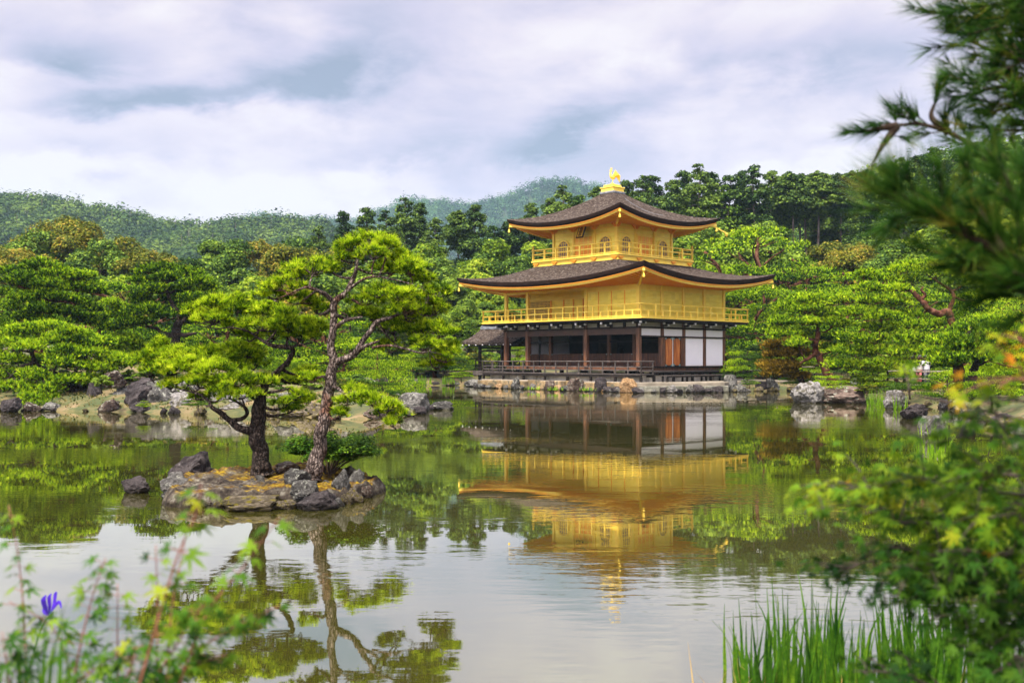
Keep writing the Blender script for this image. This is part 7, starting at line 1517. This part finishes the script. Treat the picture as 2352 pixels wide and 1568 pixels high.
def person(px, Y_, shirt, pants, label, rz=0.0, arm='down', hgt=1.65, z=None):
    x = (px - CX) / FP * Y_; e = empty('person', (x, Y_, gz(x, Y_) if z is None else z), rz); s = hgt / 1.7; e.scale = (s, s, s)
    bm = bmesh.new(); ls = bm.verts.layers.skin.verify(); vs = []
    def jv(p, r, par=None):
        v = bm.verts.new(p); v[ls].radius = (r, r * .8); vs.append(v)
        if par is not None: bm.edges.new((vs[par], v))
        return len(vs) - 1
    pe = jv((0, 0, .92), .14); wa = jv((0, 0, 1.12), .12, pe); ch = jv((0, 0, 1.32), .15, wa); nk = jv((0, 0, 1.46), .055, ch); hd = jv((0, -.01, 1.56), .085, nk); jv((0, -.01, 1.65), .075, hd)
    for q_ in (-1, 1):
        hp_ = jv((q_ * .09, 0, .86), .10, pe); kn = jv((q_ * .10, -.02, .48), .065, hp_); an = jv((q_ * .10, 0, .09), .042, kn); jv((q_ * .10, -.14, .04), .04, an)
        sh = jv((q_ * .18, 0, 1.38), .06, ch)
        if arm == 'up' and q_ < 0 or arm == 'both': el = jv((q_ * .26, -.20, 1.36), .045, sh); wr = jv((q_ * .16, -.34, 1.58), .032, el); hn = jv((q_ * .14, -.38, 1.64), .034, wr); up = Vector((0, -.02, .07))
        else: el = jv((q_ * .24, .02, 1.10), .045, sh); wr = jv((q_ * .24, -.08, .86), .032, el); hn = jv((q_ * .24, -.10, .79), .034, wr); up = Vector((0, -.01, -.075))
        hb = Vector(vs[hn].co)
        for f in range(4): b_ = hb + Vector(((f - 1.5) * .018, 0, 0)); f1_ = jv(tuple(b_ + up * .5), .010, hn); jv(tuple(b_ + up * (1.0 + .12 * (1.5 - abs(f - 1.5)))), .008, f1_)
        jv(tuple(hb + Vector((-q_ * .045, -.01, up.z * .2))), .010, hn)
    me = bpy.data.meshes.new('body'); bm.to_mesh(me); bm.free(); me.materials.append(M['skin']); b = link('body', me, e); b.modifiers.new('skin', 'SKIN'); sb_ = b.modifiers.new('sub', 'SUBSURF'); sb_.levels = sb_.render_levels = 1
    key = 'cloth_%s' % (shirt,); M.setdefault(key, mk('shirt cloth', [(0.4, tuple(c * .9 for c in shirt)), (0.6, shirt)], 6, .8)); k2 = 'cloth_%s' % (pants,); M.setdefault(k2, mk('trouser cloth', [(0.4, tuple(c * .8 for c in pants)), (0.6, pants)], 6, .8))
    mb = MB(); mb.tube([(0, 0, .86), (0, 0, 1.0), (0, 0, 1.15), (0, 0, 1.32), (0, 0, 1.42), (0, 0, 1.46)], [.175, .165, .155, .185, .13, .07], 14)
    for q_ in (-1, 1):
        el = (q_ * .26, -.20, 1.36) if (arm == 'up' and q_ < 0 or arm == 'both') else (q_ * .24, .02, 1.12); mb.tube([(q_ * .13, 0, 1.39), (q_ * .19, 0, 1.36), el], [.07, .075, .065], 10)
    mb.build('shirt', M[key], e, smooth=True)
    mb = MB(); mb.tube([(0, 0, .96), (0, 0, .86), (0, 0, .78)], [.165, .18, .12], 12)
    for q_ in (-1, 1): mb.tube([(q_ * .08, 0, .86), (q_ * .10, -.02, .48), (q_ * .10, 0, .10)], [.105, .08, .065], 10)
    mb.build('trousers', M[k2], e, smooth=True)
    mb = MB(); mb.tube([(0, .02, 1.50), (0, .03, 1.57), (0, .02, 1.64), (0, .0, 1.70), (0, 0, 1.725)], [.085, .105, .105, .075, .02], 12); mb.build('hair', M['hair'], e, smooth=True)
    mb = MB(); mb.tube([(0, -.095, 1.60), (0, -.115, 1.565), (0, -.09, 1.555)], [.008, .014, .01], 6); mb.build('nose', M['skin'], e)
    return tag(e, label, 'person')
person(1752, 67.3, (.80, .40, .24), (.05, .05, .08), 'person in a salmon top holding up a phone behind the rail fence', arm='both')
person(1776, 67.6, (.78, .78, .80), (.10, .10, .14), 'dark haired person in white beside the one with the phone', rz=2.6)
person(1222, 82, (.75, .12, .08), (.08, .08, .1), 'person in red seen through the open porch bay', z=1.0)
person(2096, 50.6, (.62, .62, .65), (.06, .06, .08), 'person in white behind the rail fence between the east pines', rz=1.0)
person(2112, 50.9, (.60, .55, .58), (.5, .12, .14), 'person in pale clothes standing next to another at the east fence', rz=-1.0)
person(2128, 50.4, (.50, .50, .55), (.08, .08, .1), 'third person at the east fence, closest to the forked pine', rz=.4)
person(2338, 49.6, (.75, .16, .14), (.07, .07, .09), 'person in a red top at the edge of view under the pines', rz=.2)
person(2316, 50, (.78, .78, .80), (.07, .07, .09), 'person in white beside the red topped one at the edge of view', rz=2.2)
# ------------------------------------------------------------------ the air: far hills fade a little towards blue
hz = MB().box(-2400, 2400, -60, 1990, -3, 330).build('haze', bpy.data.materials.new('haze')); hm = hz.data.materials[0]; hm.use_nodes = True
ht = hm.node_tree; ht.nodes.clear(); ho = N(ht, 'ShaderNodeOutputMaterial'); hv = N(ht, 'ShaderNodeVolumePrincipled'); ht.links.new(hv.outputs[0], ho.inputs['Volume'])
hv.inputs['Density'].default_value = 0.00016; hv.inputs['Color'].default_value = (.52, .78, 1.0, 1); hv.inputs['Anisotropy'].default_value = 0.0
tag(hz, 'thin bluish haze over the valley', kind='stuff')
